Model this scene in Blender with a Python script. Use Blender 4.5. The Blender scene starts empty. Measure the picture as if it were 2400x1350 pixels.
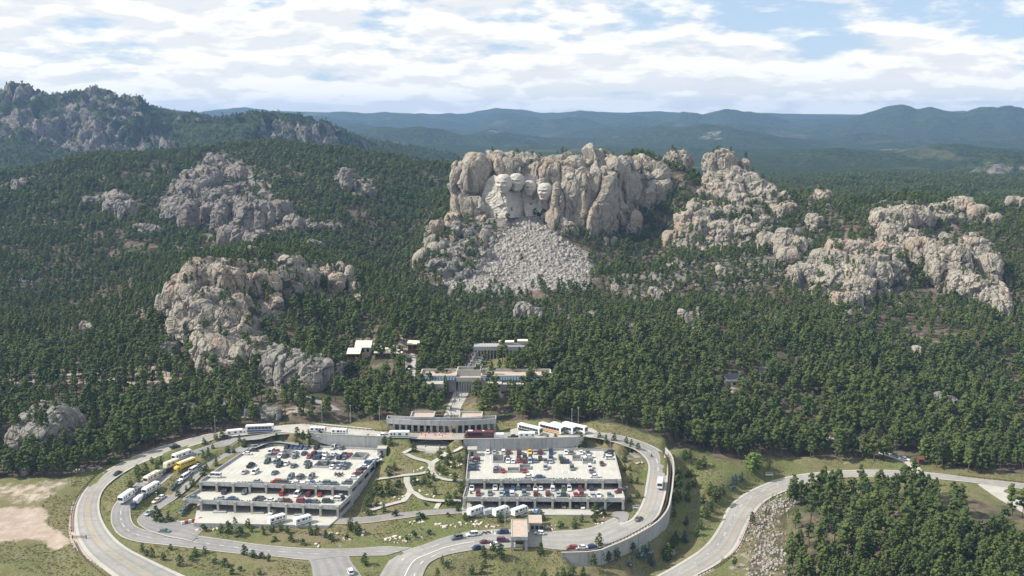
import bpy, bmesh, math, random
import numpy as np
from mathutils import Vector, Matrix

random.seed(7)
RNG = np.random.default_rng(11)
SC = bpy.context.scene
COL = SC.collection
R = math.radians

# ------------------------------------------------------------------ camera, sky, sun, exposure
FPX, PITCH, CAMZ = 2400.0, R(9.8), 145.0
ST, CT = math.sin(PITCH), math.cos(PITCH)
cam_data = bpy.data.cameras.new('camera')
cam = bpy.data.objects.new('camera', cam_data); COL.objects.link(cam)
cam.location = (0, 0, CAMZ); cam.rotation_euler = (math.pi / 2 - PITCH, 0, 0)
cam_data.sensor_width = 36; cam_data.lens = 36.0 * FPX / 2400.0
cam_data.clip_start = 1.0; cam_data.clip_end = 60000
SC.camera = cam

SUN_DIR = Vector((-0.73, -0.05, 0.68)).normalized()
SUN_EL = math.asin(SUN_DIR.z)
SUN_AZ = math.atan2(SUN_DIR.x, SUN_DIR.y)
world = bpy.data.worlds.new('World'); SC.world = world
world.use_nodes = True
def build_world():
    nt = world.node_tree; N = nt.nodes; L = nt.links; N.clear()
    out = N.new('ShaderNodeOutputWorld'); bg = N.new('ShaderNodeBackground'); bg.inputs['Strength'].default_value = 0.072
    sky = N.new('ShaderNodeTexSky'); sky.sky_type = 'NISHITA'; sky.sun_disc = False
    sky.sun_elevation = SUN_EL; sky.sun_rotation = SUN_AZ; sky.altitude = 1700; sky.air_density = 1.0; sky.dust_density = 1.6; sky.ozone_density = 1.2
    tc = N.new('ShaderNodeTexCoord'); sep = N.new('ShaderNodeSeparateXYZ'); L.new(tc.outputs['Generated'], sep.inputs[0])
    def m(op, a, b=None, c=None):
        n = N.new('ShaderNodeMath'); n.operation = op
        for i, v in enumerate((a, b, c)):
            if v is None: continue
            if isinstance(v, (int, float)): n.inputs[i].default_value = v
            else: L.new(v, n.inputs[i])
        return n.outputs[0]
    def layer(dz, scale, seed, detail, zoff=0.23):
        z = m('ADD', m('MAXIMUM', m('ADD', sep.outputs['Z'], dz), -0.02), zoff)
        cx = m('DIVIDE', sep.outputs['X'], z); cy = m('DIVIDE', sep.outputs['Y'], z)
        cb = N.new('ShaderNodeCombineXYZ'); L.new(cx, cb.inputs[0]); L.new(cy, cb.inputs[1]); cb.inputs[2].default_value = seed
        no = N.new('ShaderNodeTexNoise'); no.inputs['Scale'].default_value = scale; no.inputs['Detail'].default_value = detail
        no.inputs['Roughness'].default_value = 0.60; no.inputs['Distortion'].default_value = 0.25
        L.new(cb.outputs[0], no.inputs['Vector']); return no.outputs['Fac']
    def ramp(v, lo, hi):
        r = N.new('ShaderNodeMapRange'); r.interpolation_type = 'SMOOTHSTEP'; r.inputs['From Min'].default_value = lo; r.inputs['From Max'].default_value = hi
        L.new(v, r.inputs['Value']); return r.outputs['Result']
    n1 = layer(0.0, 2.3, 5.1, 11.0); n2 = layer(0.0, 0.75, 9.7, 3.0)
    def billow(dz):                                         # rounded heads of the cumulus
        mp = N.new('ShaderNodeMapping'); mp.inputs['Scale'].default_value = (13, 13, 46); mp.inputs['Location'].default_value = (0, 0, 46 * dz); L.new(tc.outputs['Generated'], mp.inputs['Vector'])
        no = N.new('ShaderNodeTexNoise'); no.inputs['Scale'].default_value = 1.0; no.inputs['Detail'].default_value = 9; no.inputs['Roughness'].default_value = 0.56; L.new(mp.outputs[0], no.inputs['Vector']); return no.outputs['Fac']
    b1 = billow(0.0); b2 = billow(0.010)
    dens = m('ADD', m('ADD', m('MULTIPLY', n1, 0.40), m('MULTIPLY', n2, 0.24)), m('MULTIPLY', b1, 0.36))
    up = layer(0.009, 2.3, 5.1, 11.0)                      # density a little higher up: bright tops, grey bases
    low = ramp(sep.outputs['Z'], 0.075, 0.0)               # seen edge on, the layer closes up towards the horizon
    cov = ramp(m('ADD', dens, m('MULTIPLY', low, 0.085)), 0.445, 0.525)
    thick = ramp(dens, 0.50, 0.66)
    edge = ramp(m('ADD', m('SUBTRACT', n1, up), m('MULTIPLY', m('SUBTRACT', b1, b2), 1.1)), -0.10, 0.12)
    mixc = N.new('ShaderNodeMix'); mixc.data_type = 'RGBA'
    mixc.inputs['A'].default_value = (7.5, 7.9, 8.5, 1); mixc.inputs['B'].default_value = (11.4, 11.3, 10.9, 1)
    L.new(m('SUBTRACT', m('ADD', m('MULTIPLY', edge, 0.75), 0.42), m('MULTIPLY', thick, 0.38)), mixc.inputs['Factor'])
    skyb = N.new('ShaderNodeMix'); skyb.data_type = 'RGBA'; skyb.inputs['Factor'].default_value = 0.6
    L.new(sky.outputs[0], skyb.inputs['A']); skyb.inputs['B'].default_value = (6.6, 8.6, 11.2, 1)
    mx = N.new('ShaderNodeMix'); mx.data_type = 'RGBA'
    L.new(m('MULTIPLY', cov, 0.97), mx.inputs['Factor']); L.new(skyb.outputs['Result'], mx.inputs['A']); L.new(mixc.outputs['Result'], mx.inputs['B'])
    L.new(mx.outputs['Result'], bg.inputs['Color']); L.new(bg.outputs[0], out.inputs['Surface'])
build_world()
sun_l = bpy.data.lights.new('sun', 'SUN'); sun_l.energy = 5.0; sun_l.angle = R(0.53); sun_l.color = (1.0, 0.95, 0.86)
sun_o = bpy.data.objects.new('sun', sun_l); COL.objects.link(sun_o)
sun_o.rotation_euler = SUN_DIR.to_track_quat('Z', 'Y').to_euler()
sun_o.location = (-300, 0, 500)
SC.view_settings.view_transform = 'Standard'; SC.view_settings.look = 'None'
SC.view_settings.exposure = 0.45; SC.view_settings.gamma = 1.0; SC.view_settings.use_curve_mapping = False
cy = SC.cycles
cy.max_bounces = 4; cy.diffuse_bounces = 2; cy.glossy_bounces = 2; cy.transmission_bounces = 2; cy.transparent_max_bounces = 6; cy.volume_bounces = 0
cy.use_denoising = True; cy.denoiser = 'OPENIMAGEDENOISE'; cy.denoising_input_passes = 'RGB_ALBEDO_NORMAL'
cy.sample_clamp_indirect = 4.0; cy.caustics_reflective = False; cy.caustics_refractive = False
cy.use_adaptive_sampling = True; cy.adaptive_threshold = 0.02

# ------------------------------------------------------------------ small helpers
def ray(u, v):
    """direction (x, y, z) of the view ray through photo pixel (u, v) of 2400 x 1350, per unit of depth"""
    up = (675.0 - np.asarray(v, float)) / FPX
    return (np.asarray(u, float) - 1200.0) / FPX, CT + up * ST, -ST + up * CT
def at_y(u, v, y):
    dx, dy, dz = ray(u, v); t = y / dy
    return np.array([dx * t, y, CAMZ + dz * t])
def at_z(u, v, z):
    dx, dy, dz = ray(u, v); t = (z - CAMZ) / dz
    return np.array([dx * t, dy * t, z])
def project(P):
    x, y, z = P[..., 0], P[..., 1], P[..., 2] - CAMZ
    d = y * CT - z * ST
    up = (y * ST + z * CT) / d
    return 1200.0 + FPX * x / d, 675.0 - FPX * up
def in_poly(u, v, poly):
    u = np.asarray(u, float); v = np.asarray(v, float); c = np.zeros(u.shape, bool)
    n = len(poly); j = n - 1
    for i in range(n):
        (xi, yi), (xj, yj) = poly[i], poly[j]
        if yi != yj:
            c ^= ((yi > v) != (yj > v)) & (u < (xj - xi) * (v - yi) / (yj - yi) + xi)
        j = i
    return c
def hash3(i, j, k, s):
    h = (i * 374761393 + j * 668265263 + k * 2147483647 + s * 974711) & 0xFFFFFFFF
    h = ((h ^ (h >> 13)) * 1274126177) & 0xFFFFFFFF
    h = (h ^ (h >> 16)) & 0xFFFFFFFF
    h = ((h ^ (h >> 15)) * 2246822519) & 0xFFFFFFFF
    return ((h ^ (h >> 13)) & 0xFFFFFF) / float(0xFFFFFF)
def vnoise(P, s=0):
    I = np.floor(P).astype(np.int64); F = P - I; F = F * F * (3 - 2 * F)
    r = np.zeros(len(P))
    for dx in (0, 1):
        for dy in (0, 1):
            for dz in (0, 1):
                w = np.where(dx, F[:, 0], 1 - F[:, 0]) * np.where(dy, F[:, 1], 1 - F[:, 1]) * np.where(dz, F[:, 2], 1 - F[:, 2])
                r += w * hash3(I[:, 0] + dx, I[:, 1] + dy, I[:, 2] + dz, s)
    return r * 2 - 1
def fbm(P, oct=4, s=0, gain=0.5):
    r = np.zeros(len(P)); a = 1.0; f = 1.0
    for o in range(oct):
        r += a * vnoise(P * f + o * 17.3, s + o); a *= gain; f *= 2.03
    return r
def worley(P, s=0, tilt=False):
    I = np.floor(P).astype(np.int64)
    f1 = np.full(len(P), 9.0); f2 = np.full(len(P), 9.0); idv = np.zeros(len(P)); tl = np.zeros(len(P))
    for dx in (-1, 0, 1):
        for dy in (-1, 0, 1):
            for dz in (-1, 0, 1):
                a, b, c = I[:, 0] + dx, I[:, 1] + dy, I[:, 2] + dz
                qx = a + 0.12 + 0.76 * hash3(a, b, c, s); qy = b + 0.12 + 0.76 * hash3(a, b, c, s + 1); qz = c + 0.12 + 0.76 * hash3(a, b, c, s + 2)
                d = np.sqrt((qx - P[:, 0]) ** 2 + (qy - P[:, 1]) ** 2 + (qz - P[:, 2]) ** 2)
                near = d < f1
                if tilt:
                    tt = (P[:, 0] - qx) * (hash3(a, b, c, s + 5) - .5) + (P[:, 1] - qy) * (hash3(a, b, c, s + 6) - .5) + (P[:, 2] - qz) * (hash3(a, b, c, s + 7) - .5) * 1.4; tl = np.where(near, tt, tl)
                f2 = np.where(near, f1, np.minimum(f2, d)); idv = np.where(near, hash3(a, b, c, s + 3), idv); f1 = np.where(near, d, f1)
    return (f1, f2, idv, tl * 2) if tilt else (f1, f2, idv)
def sstep(a, b, x):
    t = np.clip((x - a) / (b - a), 0, 1); return t * t * (3 - 2 * t)

def mesh_np(name, V, F, smooth=False):
    """mesh from vertex array and an array of equal sized faces"""
    V = np.asarray(V, np.float32); F = np.asarray(F, np.int32)
    me = bpy.data.meshes.new(name); n = F.shape[1]
    me.vertices.add(len(V)); me.vertices.foreach_set('co', V.ravel())
    me.loops.add(F.size); me.loops.foreach_set('vertex_index', F.ravel())
    me.polygons.add(len(F)); me.polygons.foreach_set('loop_start', np.arange(0, F.size, n, dtype=np.int32))
    if smooth: me.polygons.foreach_set('use_smooth', np.ones(len(F), bool))
    me.update(calc_edges=True); return me
def link(name, me, mat=None, parent=None, loc=None):
    o = bpy.data.objects.new(name, me); COL.objects.link(o)
    if mat is not None and me is not None and not me.materials: me.materials.append(mat)
    if parent is not None: o.parent = parent
    if loc is not None: o.location = loc
    return o
def tag(o, label=None, cat=None, group=None, kind=None):
    if label: o['label'] = label
    if cat: o['category'] = cat
    if group: o['group'] = group
    if kind: o['kind'] = kind
    return o
def empty(name, loc=(0, 0, 0), rz=0.0):
    o = bpy.data.objects.new(name, None); COL.objects.link(o); o.location = loc; o.rotation_euler = (0, 0, rz); o.empty_display_size = 1; return o

class MB:
    """collects boxes, prisms, tubes into one mesh"""
    def __init__(s): s.v = []; s.f = []; s.m = []; s.cur = 0
    def add(s, vs, fs):
        b = len(s.v); s.v += [tuple(map(float, p)) for p in vs]; s.f += [tuple(b + i for i in f) for f in fs]; s.m += [s.cur] * len(fs)
    def box(s, x0, x1, y0, y1, z0, z1, M=None):
        vs = [(x0, y0, z0), (x1, y0, z0), (x1, y1, z0), (x0, y1, z0), (x0, y0, z1), (x1, y0, z1), (x1, y1, z1), (x0, y1, z1)]
        if M is not None: vs = [tuple(M @ Vector(p)) for p in vs]
        s.add(vs, [(0, 3, 2, 1), (4, 5, 6, 7), (0, 1, 5, 4), (1, 2, 6, 5), (2, 3, 7, 6), (3, 0, 4, 7)])
    def prism(s, poly, z0, z1):
        """vertical prism over an xy polygon; z0 and z1 may be lists"""
        n = len(poly); a = z0 if hasattr(z0, '__len__') else [z0] * n; b = z1 if hasattr(z1, '__len__') else [z1] * n
        ar = sum(poly[i][0] * poly[(i + 1) % n][1] - poly[(i + 1) % n][0] * poly[i][1] for i in range(n))
        vs = [(p[0], p[1], a[i]) for i, p in enumerate(poly)] + [(p[0], p[1], b[i]) for i, p in enumerate(poly)]
        fs = [tuple(range(n))[::-1], tuple(range(n, 2 * n))] + [(i, (i + 1) % n, n + (i + 1) % n, n + i) for i in range(n)]
        if ar < 0: fs = [f[::-1] for f in fs]
        s.add(vs, fs)
    def wall(s, p, q, th, z0a, z1a, z0b=None, z1b=None):
        """upright wall piece from p to q (xy), thickness th"""
        z0b = z0a if z0b is None else z0b; z1b = z1a if z1b is None else z1b
        dx, dy = q[0] - p[0], q[1] - p[1]; l = math.hypot(dx, dy) or 1e-6; nx, ny = -dy / l * th / 2, dx / l * th / 2
        s.prism([(p[0] - nx, p[1] - ny), (q[0] - nx, q[1] - ny), (q[0] + nx, q[1] + ny), (p[0] + nx, p[1] + ny)], [z0a, z0b, z0b, z0a], [z1a, z1b, z1b, z1a])
    def tube(s, a, b, r0, r1=None, n=8):
        r1 = r0 if r1 is None else r1
        a, b = Vector(a), Vector(b); d = (b - a).normalized(); t = d.orthogonal().normalized(); w = d.cross(t)
        vs = []
        for c, r in ((a, r0), (b, r1)):
            for i in range(n):
                g = 2 * math.pi * i / n; vs.append(tuple(c + (t * math.cos(g) + w * math.sin(g)) * r))
        s.add(vs, [tuple(range(n))[::-1], tuple(range(n, 2 * n))] + [(i, (i + 1) % n, n + (i + 1) % n, n + i) for i in range(n)])
    def mesh(s, name, smooth=False):
        me = bpy.data.meshes.new(name); me.from_pydata(s.v, [], s.f)
        if s.m and max(s.m) > 0: me.polygons.foreach_set('material_index', s.m)
        if smooth: me.polygons.foreach_set('use_smooth', [True] * len(me.polygons))
        me.update(); return me
    def build(s, name, mat, parent=None, loc=None, smooth=False): return link(name, s.mesh(name, smooth), mat, parent, loc)

# ------------------------------------------------------------------ materials
def new_mat(name):
    m = bpy.data.materials.new(name); m.use_nodes = True; nt = m.node_tree
    b = nt.nodes['Principled BSDF']; return m, nt, b
def nmath(nt, op, a, b=None):
    n = nt.nodes.new('ShaderNodeMath'); n.operation = op
    for i, v in enumerate((a, b)):
        if v is None: continue
        if isinstance(v, (int, float)): n.inputs[i].default_value = v
        else: nt.links.new(v, n.inputs[i])
    return n.outputs[0]
def nnoise(nt, scale, detail=4, rough=0.55, vec=None, stretch=None):
    t = nt.nodes.new('ShaderNodeTexNoise'); t.inputs['Scale'].default_value = scale; t.inputs['Detail'].default_value = detail; t.inputs['Roughness'].default_value = rough
    if vec is None:
        g = nt.nodes.new('ShaderNodeNewGeometry'); vec = g.outputs['Position']
    if stretch:
        mp = nt.nodes.new('ShaderNodeMapping'); mp.inputs['Scale'].default_value = stretch; nt.links.new(vec, mp.inputs['Vector']); vec = mp.outputs[0]
    nt.links.new(vec, t.inputs['Vector']); return t.outputs['Fac']
def nramp(nt, v, lo, hi):
    r = nt.nodes.new('ShaderNodeMapRange'); r.interpolation_type = 'SMOOTHSTEP'; r.inputs['From Min'].default_value = lo; r.inputs['From Max'].default_value = hi
    nt.links.new(v, r.inputs['Value']); return r.outputs['Result']
def nmix(nt, f, a, b, mode='MIX'):
    n = nt.nodes.new('ShaderNodeMix'); n.data_type = 'RGBA'; n.blend_type = mode
    for k, v in (('Factor', f), ('A', a), ('B', b)):
        if isinstance(v, (int, float)): n.inputs[k].default_value = v
        elif isinstance(v, tuple): n.inputs[k].default_value = (*v[:3], 1)
        else: nt.links.new(v, n.inputs[k])
    return n.outputs['Result']
def nbump(nt, b, h, strength, dist):
    bp = nt.nodes.new('ShaderNodeBump'); bp.inputs['Strength'].default_value = strength; bp.inputs['Distance'].default_value = dist
    nt.links.new(h, bp.inputs['Height']); nt.links.new(bp.outputs[0], b.inputs['Normal'])
def plain(name, col, rough=0.8, spec=0.3, metal=0.0, var=0.0, scale=1.0, grain=0.0):
    m, nt, b = new_mat(name); b.inputs['Roughness'].default_value = rough; b.inputs['Specular IOR Level'].default_value = spec; b.inputs['Metallic'].default_value = metal
    if var > 0:
        n = nnoise(nt, scale, 5, 0.6); n2 = nnoise(nt, scale * 9, 3, 0.6)
        c = nmix(nt, nramp(nt, nmath(nt, 'ADD', nmath(nt, 'MULTIPLY', n, 0.7), nmath(nt, 'MULTIPLY', n2, 0.3)), 0.32, 0.68), tuple(x * (1 - var) for x in col), tuple(min(1, x * (1 + var)) for x in col))
        nt.links.new(c, b.inputs['Base Color'])
        if grain: nbump(nt, b, n2, grain, 0.1)
    else: b.inputs['Base Color'].default_value = (*col, 1)
    return m
MAT = {}
def granite(name, base, dark, pink, streak=0.5, pinkamt=0.5):
    m, nt, b = new_mat(name); b.inputs['Roughness'].default_value = 0.92; b.inputs['Specular IOR Level'].default_value = 0.15
    n1 = nnoise(nt, 0.045, 6, 0.6); n2 = nnoise(nt, 0.5, 5, 0.65); n3 = nnoise(nt, 0.11, 5, 0.6, stretch=(1, 1, 0.16)); n4 = nnoise(nt, 0.03, 3, 0.5)
    c = nmix(nt, nramp(nt, n1, 0.35, 0.65), base, tuple(x * 0.82 for x in base))
    c = nmix(nt, nmath(nt, 'MULTIPLY', nramp(nt, n3, 0.52, 0.68), streak), c, dark)
    c = nmix(nt, nmath(nt, 'MULTIPLY', nramp(nt, n4, 0.50, 0.64), pinkamt), c, pink)
    c = nmix(nt, nmath(nt, 'MULTIPLY', nramp(nt, n2, 0.50, 0.72), 0.45), c, tuple(x * 0.6 for x in base))
    vo = nt.nodes.new('ShaderNodeTexVoronoi'); vo.feature = 'DISTANCE_TO_EDGE'; vo.inputs['Scale'].default_value = 0.17
    g = nt.nodes.new('ShaderNodeNewGeometry'); w = nt.nodes.new('ShaderNodeTexNoise'); w.inputs['Scale'].default_value = 0.12; nt.links.new(g.outputs['Position'], w.inputs['Vector'])
    wv = nt.nodes.new('ShaderNodeVectorMath'); wv.operation = 'MULTIPLY_ADD'; nt.links.new(w.outputs['Color'], wv.inputs[0]); wv.inputs[1].default_value = (9, 9, 9); nt.links.new(g.outputs['Position'], wv.inputs[2])
    mp = nt.nodes.new('ShaderNodeMapping'); mp.inputs['Scale'].default_value = (1, 1, 0.4); nt.links.new(wv.outputs[0], mp.inputs['Vector']); nt.links.new(mp.outputs[0], vo.inputs['Vector'])
    crack = nramp(nt, nmath(nt, 'ADD', vo.outputs['Distance'], nmath(nt, 'MULTIPLY', nramp(nt, n1, 0.42, 0.58), 0.05)), 0.0, 0.045)
    c = nmix(nt, crack, nmix(nt, 0.28, c, (0.09, 0.08, 0.07)), c)
    nt.links.new(c, b.inputs['Base Color'])
    h = nmath(nt, 'ADD', nmath(nt, 'MULTIPLY', n2, 0.9), nmath(nt, 'MULTIPLY', crack, 0.8))
    nbump(nt, b, h, 0.9, 1.2)
    return m
MAT['granite'] = granite('granite', (0.34, 0.305, 0.25), (0.11, 0.10, 0.085), (0.345, 0.26, 0.195), 0.95, 0.55)
MAT['granite_far'] = granite('granite_far', (0.25, 0.225, 0.20), (0.13, 0.12, 0.11), (0.26, 0.20, 0.165), 0.6, 0.4)
MAT['granite_grey'] = granite('granite_grey', (0.265, 0.25, 0.218), (0.12, 0.115, 0.11), (0.29, 0.235, 0.20), 0.6, 0.35)
MAT['carved'] = plain('carved_granite', (0.42, 0.39, 0.34), 0.9, 0.15, var=0.16, scale=0.25, grain=0.5)
def foliage(name, a, b2, c2):
    m, nt, b = new_mat(name); b.inputs['Roughness'].default_value = 0.75; b.inputs['Specular IOR Level'].default_value = 0.12
    oi = nt.nodes.new('ShaderNodeObjectInfo'); g = nt.nodes.new('ShaderNodeNewGeometry')
    n = nnoise(nt, 0.02, 3, 0.5); n2 = nnoise(nt, 0.9, 2, 0.5)
    f = nramp(nt, nmath(nt, 'ADD', nmath(nt, 'MULTIPLY', oi.outputs['Random'], 0.6), nmath(nt, 'MULTIPLY', n, 0.45)), 0.12, 0.85)
    c = nmix(nt, f, a, b2); c = nmix(nt, nmath(nt, 'MULTIPLY', nramp(nt, n2, 0.42, 0.75), 0.6), c, c2)
    nt.links.new(c, b.inputs['Base Color']); return m
MAT['pine'] = foliage('pine_needles', (0.033, 0.056, 0.018), (0.075, 0.100, 0.027), (0.118, 0.138, 0.040))
MAT['spruce'] = foliage('blue_spruce_needles', (0.055, 0.085, 0.080), (0.085, 0.12, 0.12), (0.11, 0.145, 0.14))
MAT['leafy'] = foliage('broad_leaves', (0.06, 0.10, 0.025), (0.10, 0.145, 0.035), (0.13, 0.17, 0.05))
MAT['shrub'] = foliage('juniper_leaves', (0.03, 0.055, 0.022), (0.05, 0.08, 0.03), (0.075, 0.10, 0.04))
MAT['dead'] = plain('dead_needles', (0.13, 0.095, 0.068), 0.9, 0.1, var=0.25)
MAT['bark'] = plain('bark', (0.12, 0.085, 0.06), 0.95, 0.1, var=0.3, scale=2)
# ------------------------------------------------------------------ terrain: heights known at points, a thin plate spline between them
CP = []
def cy_(u, v, y): CP.append(at_y(u, v, y))
def cz_(u, v, z): CP.append(at_z(u, v, z))
# roads give the heights of the site: stations (outer u, v, inner u, v, z)
ROADS = {
 'main_road': [(278,1362,460,1362,-14.5),(217,1313,363,1317,-14),(190,1280,297,1283,-13.6),(177,1247,260,1250,-13.2),(175,1210,238,1213,-12.6),(182,1177,233,1180,-11.8),(203,1143,242,1150,-10.6),(240,1108,270,1122,-9),(297,1078,323,1090,-7),(357,1053,390,1063,-5),(417,1035,450,1045,-3.4),(483,1018,512,1028,-1.9),(543,1008,562,1021,-0.9),(633,1000,645,1014,-0.2),(700,995,712,1017,0),(800,1004,800,1021,0),(900,1012,900,1024,0),(1000,1016,1000,1030,0),(1100,1016,1100,1030,0),(1200,1014,1200,1029,0),(1300,1012,1300,1026,0),(1385,1012,1380,1025,0),(1440,1018,1428,1034,-0.7),(1484,1028,1464,1045,-1.8),(1522,1042,1490,1056,-3.2),(1551,1058,1510,1072,-4.8),(1563,1080,1519,1090,-6.2),(1566,1105,1518,1110,-7.6),(1563,1140,1513,1140,-9.4),(1556,1175,1508,1168,-11),(1541,1212,1493,1200,-12.3),(1505,1245,1470,1222,-13),(1455,1270,1420,1232,-13.3)],
 'toll_road': [(1500,1247,1440,1212,-13.1),(1400,1287,1380,1237,-13.3),(1310,1288,1300,1244,-13.4),(1250,1282,1240,1243,-13.4),(1183,1284,1183,1240,-13.5),(1117,1288,1103,1245,-13.6),(1050,1300,1045,1258,-13.8),(1017,1313,985,1279,-14.1),(1000,1328,925,1300,-14.4),(985,1365,882,1362,-15)],
 'loop_lane': [(700,1006,702,1017,-0.1),(640,1008,650,1019,-0.4),(585,1017,610,1029,-1.2),(530,1030,562,1034,-2.2),(480,1047,540,1046,-3.3),(437,1063,500,1057,-4.6),(397,1090,452,1077,-6.4),(350,1113,405,1113,-8.4),(310,1140,363,1147,-10),(270,1180,313,1180,-11.5),(260,1207,306,1205,-12.3),(263,1233,315,1230,-12.8),(283,1257,342,1243,-13.1),(323,1270,385,1251,-13.3),(383,1277,450,1254,-13.4),(467,1287,517,1263,-13.6),(550,1297,617,1277,-13.8),(650,1305,717,1285,-14),(725,1312,817,1286,-14.1),(800,1304,900,1281,-14.1),(905,1302,965,1284,-14.1)],
 'deck_lane': [(700,1036,700,1044,-3.4),(627,1030,640,1037,-3.2),(570,1040,598,1050,-4),(517,1068,548,1065,-5.4),(467,1097,492,1096,-7.4),(433,1123,446,1140,-9.4),(397,1155,415,1167,-11),(352,1190,380,1190,-12.4),(322,1218,352,1212,-12.9),(340,1240,385,1218,-13),(385,1256,430,1222,-13.1),(425,1264,465,1230,-13.2),(450,1270,478,1240,-13.35)],
 'spur_road': [(715,1300,818,1294,-14.1),(728,1322,822,1314,-14.3),(733,1348,842,1342,-14.6),(735,1385,870,1385,-15)],
 'exit_road': [(765,1214,765,1228,-12.6),(850,1212,850,1227,-12.5),(930,1203,930,1217,-12.4),(1000,1196,1000,1208,-12.3),(1088,1191,1088,1203,-12.3)],
 'access_lane': [(1235,1052,1235,1058,-4.6),(1340,1046,1340,1052,-4.5),(1400,1042,1400,1050,-4.3),(1450,1043,1443,1053,-4.4),(1485,1052,1470,1061,-4.8),(1512,1072,1490,1074,-5.4)],
 'hook_lane': [(1437,1200,1430,1210,-12.9),(1462,1198,1450,1214,-13),(1474,1205,1448,1224,-13.1),(1470,1222,1420,1236,-13.2)],
 'highway': [(1515,1362,1600,1366,-24.5),(1590,1321,1682,1322,-24),(1650,1280,1724,1285,-23),(1684,1235,1748,1235,-22),(1706,1190,1771,1197,-21),(1740,1160,1800,1171,-20),(1792,1134,1849,1149,-18.6),(1856,1115,1912,1130,-17.4),(1950,1104,2025,1119,-16.2),(2062,1101,2137,1119,-15.4),(2175,1107,2250,1128,-15),(2287,1121,2330,1138,-15),(2400,1133,2420,1149,-15),(2560,1150,2560,1168,-15)],
 'forest_road': [(2130,1106,2165,1108,-15.1),(2120,1085,2140,1083,-14.7),(2050,1060,2065,1056,-13.8),(1960,1034,1972,1030,-12.6),(1850,1010,1860,1006,-10.5)],
 'side_road': [(2290,1134,2380,1140,-15.1),(2312,1150,2352,1152,-15.3),(2345,1172,2395,1168,-15.8),(2420,1215,2450,1200,-16.5)],
 'avenue': [(1036,985,1076,985,0.9),(1046,960,1079,960,2.3),(1057,935,1091,935,4.2),(1067,912,1104,912,6),(1076,898,1109,898,7),(1090,880,1117,880,8.4),(1100,864,1126,864,9.8),(1110,845,1140,845,11.5),(1121,826,1158,826,13.2),(1125,820,1163,820,13.8)],
 'service_road': [(955,895,972,895,7),(962,860,975,858,9),(965,840,974,838,10),(960,815,968,815,11)],
 'parking_spur': [(640,912,640,905,3),(690,925,680,917,2.6),(745,945,765,943,1.8),(770,962,800,962,1.5)],
}
for k, st in ROADS.items():
    for i, (a, b, c, d, z) in enumerate(st):
        if k in ('hook_lane', 'spur_road', 'access_lane') or (i % 2 and k != 'highway'): continue
        cz_((a + c) / 2, (b + d) / 2, z)
for u, v, z in [  # the site between the roads
 (1000,1050,-3.2),(1000,1075,-4.6),(1000,1100,-6.6),(940,1130,-8.5),(1040,1140,-8.8),(1000,1165,-10.5),(920,1185,-11.6),(950,1240,-13.3),(650,1255,-13.4),(1180,1224,-13),(1280,1222,-13),(1370,1221,-13),(1250,1234,-13.3),(1420,1190,-12.2),(1425,1065,-5.3),(1460,1075,-5.6),(1100,1235,-13.2),(540,1325,-15),(700,1335,-15),(860,1320,-14.4),
 (1120,1330,-16.5),(1280,1330,-18.5),(1420,1335,-19.5),(1500,1320,-21),(350,1150,-10.8),(500,1055,-4.4),(700,1046,-5),(850,1046,-5),(1150,1048,-5),(1350,1048,-5),(1480,1110,-6.8),(1480,1150,-9.8),(1475,1085,-5.6),(420,1180,-12),
 (90,1130,-9.5),(60,1200,-12.6),(150,1160,-11),(60,1280,-14),(150,1330,-15.5),(20,1340,-15),(-200,1150,-11),(-200,1300,-14),(190,1098,-8.5),(60,1105,-9),
 (1383,1315,-17.2),(1330,1306,-16.2),(1450,1303,-17.8),(1500,1283,-18),(1550,1250,-17.6),(1582,1200,-16.5),(1592,1140,-14),(1600,1060,-6.5),(1600,1100,-12.5),(1605,1150,-16),(1610,1200,-19),(1590,1250,-22),(1660,1090,-11.5),(1660,1200,-19.5),(1560,1290,-23.5),(1780,1080,-12.6),(1900,1080,-14.2),(2050,1085,-14.6),(1700,1060,-9.5),(1560,1030,-2.2),
 (1850,1180,-20),(1800,1230,-22),(1780,1330,-24),(1900,1250,-18),(2050,1190,-14.5),(2200,1200,-13),(2300,1200,-14),(2100,1300,-14),(2300,1330,-12),(2000,1345,-18),(2600,1250,-14),(2500,1345,-12),(1900,1345,-22),
 (1000,1000,0.5),(860,985,0.8),(1200,990,0.8),(1400,990,1),(1500,1000,0),(1600,1010,-3),(1750,1020,-8.5),(1900,1000,-9.5),(2100,1050,-13.5),(2300,1070,-14),(2600,1080,-14),(2100,1000,-11),(2300,1000,-11.5),
 (650,985,0.5),(450,990,-1),(300,1040,-5),(200,1050,-8),(60,1050,-8),(-250,1040,-8),(100,960,-4),(300,960,-2),(500,940,1),(-250,930,-4),(560,925,2.5),(760,930,2),
 # avenue and lower forest
 (1080,950,4),(900,930,4),(1120,900,8),(960,890,8),(1290,880,9),(1130,850,11),(1150,815,14),(1250,800,14),(1400,850,8),(1400,940,3),(1600,900,3),(1900,930,-5),(2100,920,-6),(2300,920,-8),(2600,930,-8),(880,835,11),(760,850,9),
 (1700,850,7),(2000,850,2),(2300,850,-2),(2600,860,-2),(1500,800,12),(2000,770,12),(2300,770,9),(2600,780,8),
 (100,880,-1),(300,880,2),(-250,860,-2),(100,790,-1),(300,790,4),(-250,780,-1),(100,710,0),(300,710,3),(-250,700,0),(450,850,6)]: cz_(u, v, z)
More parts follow.
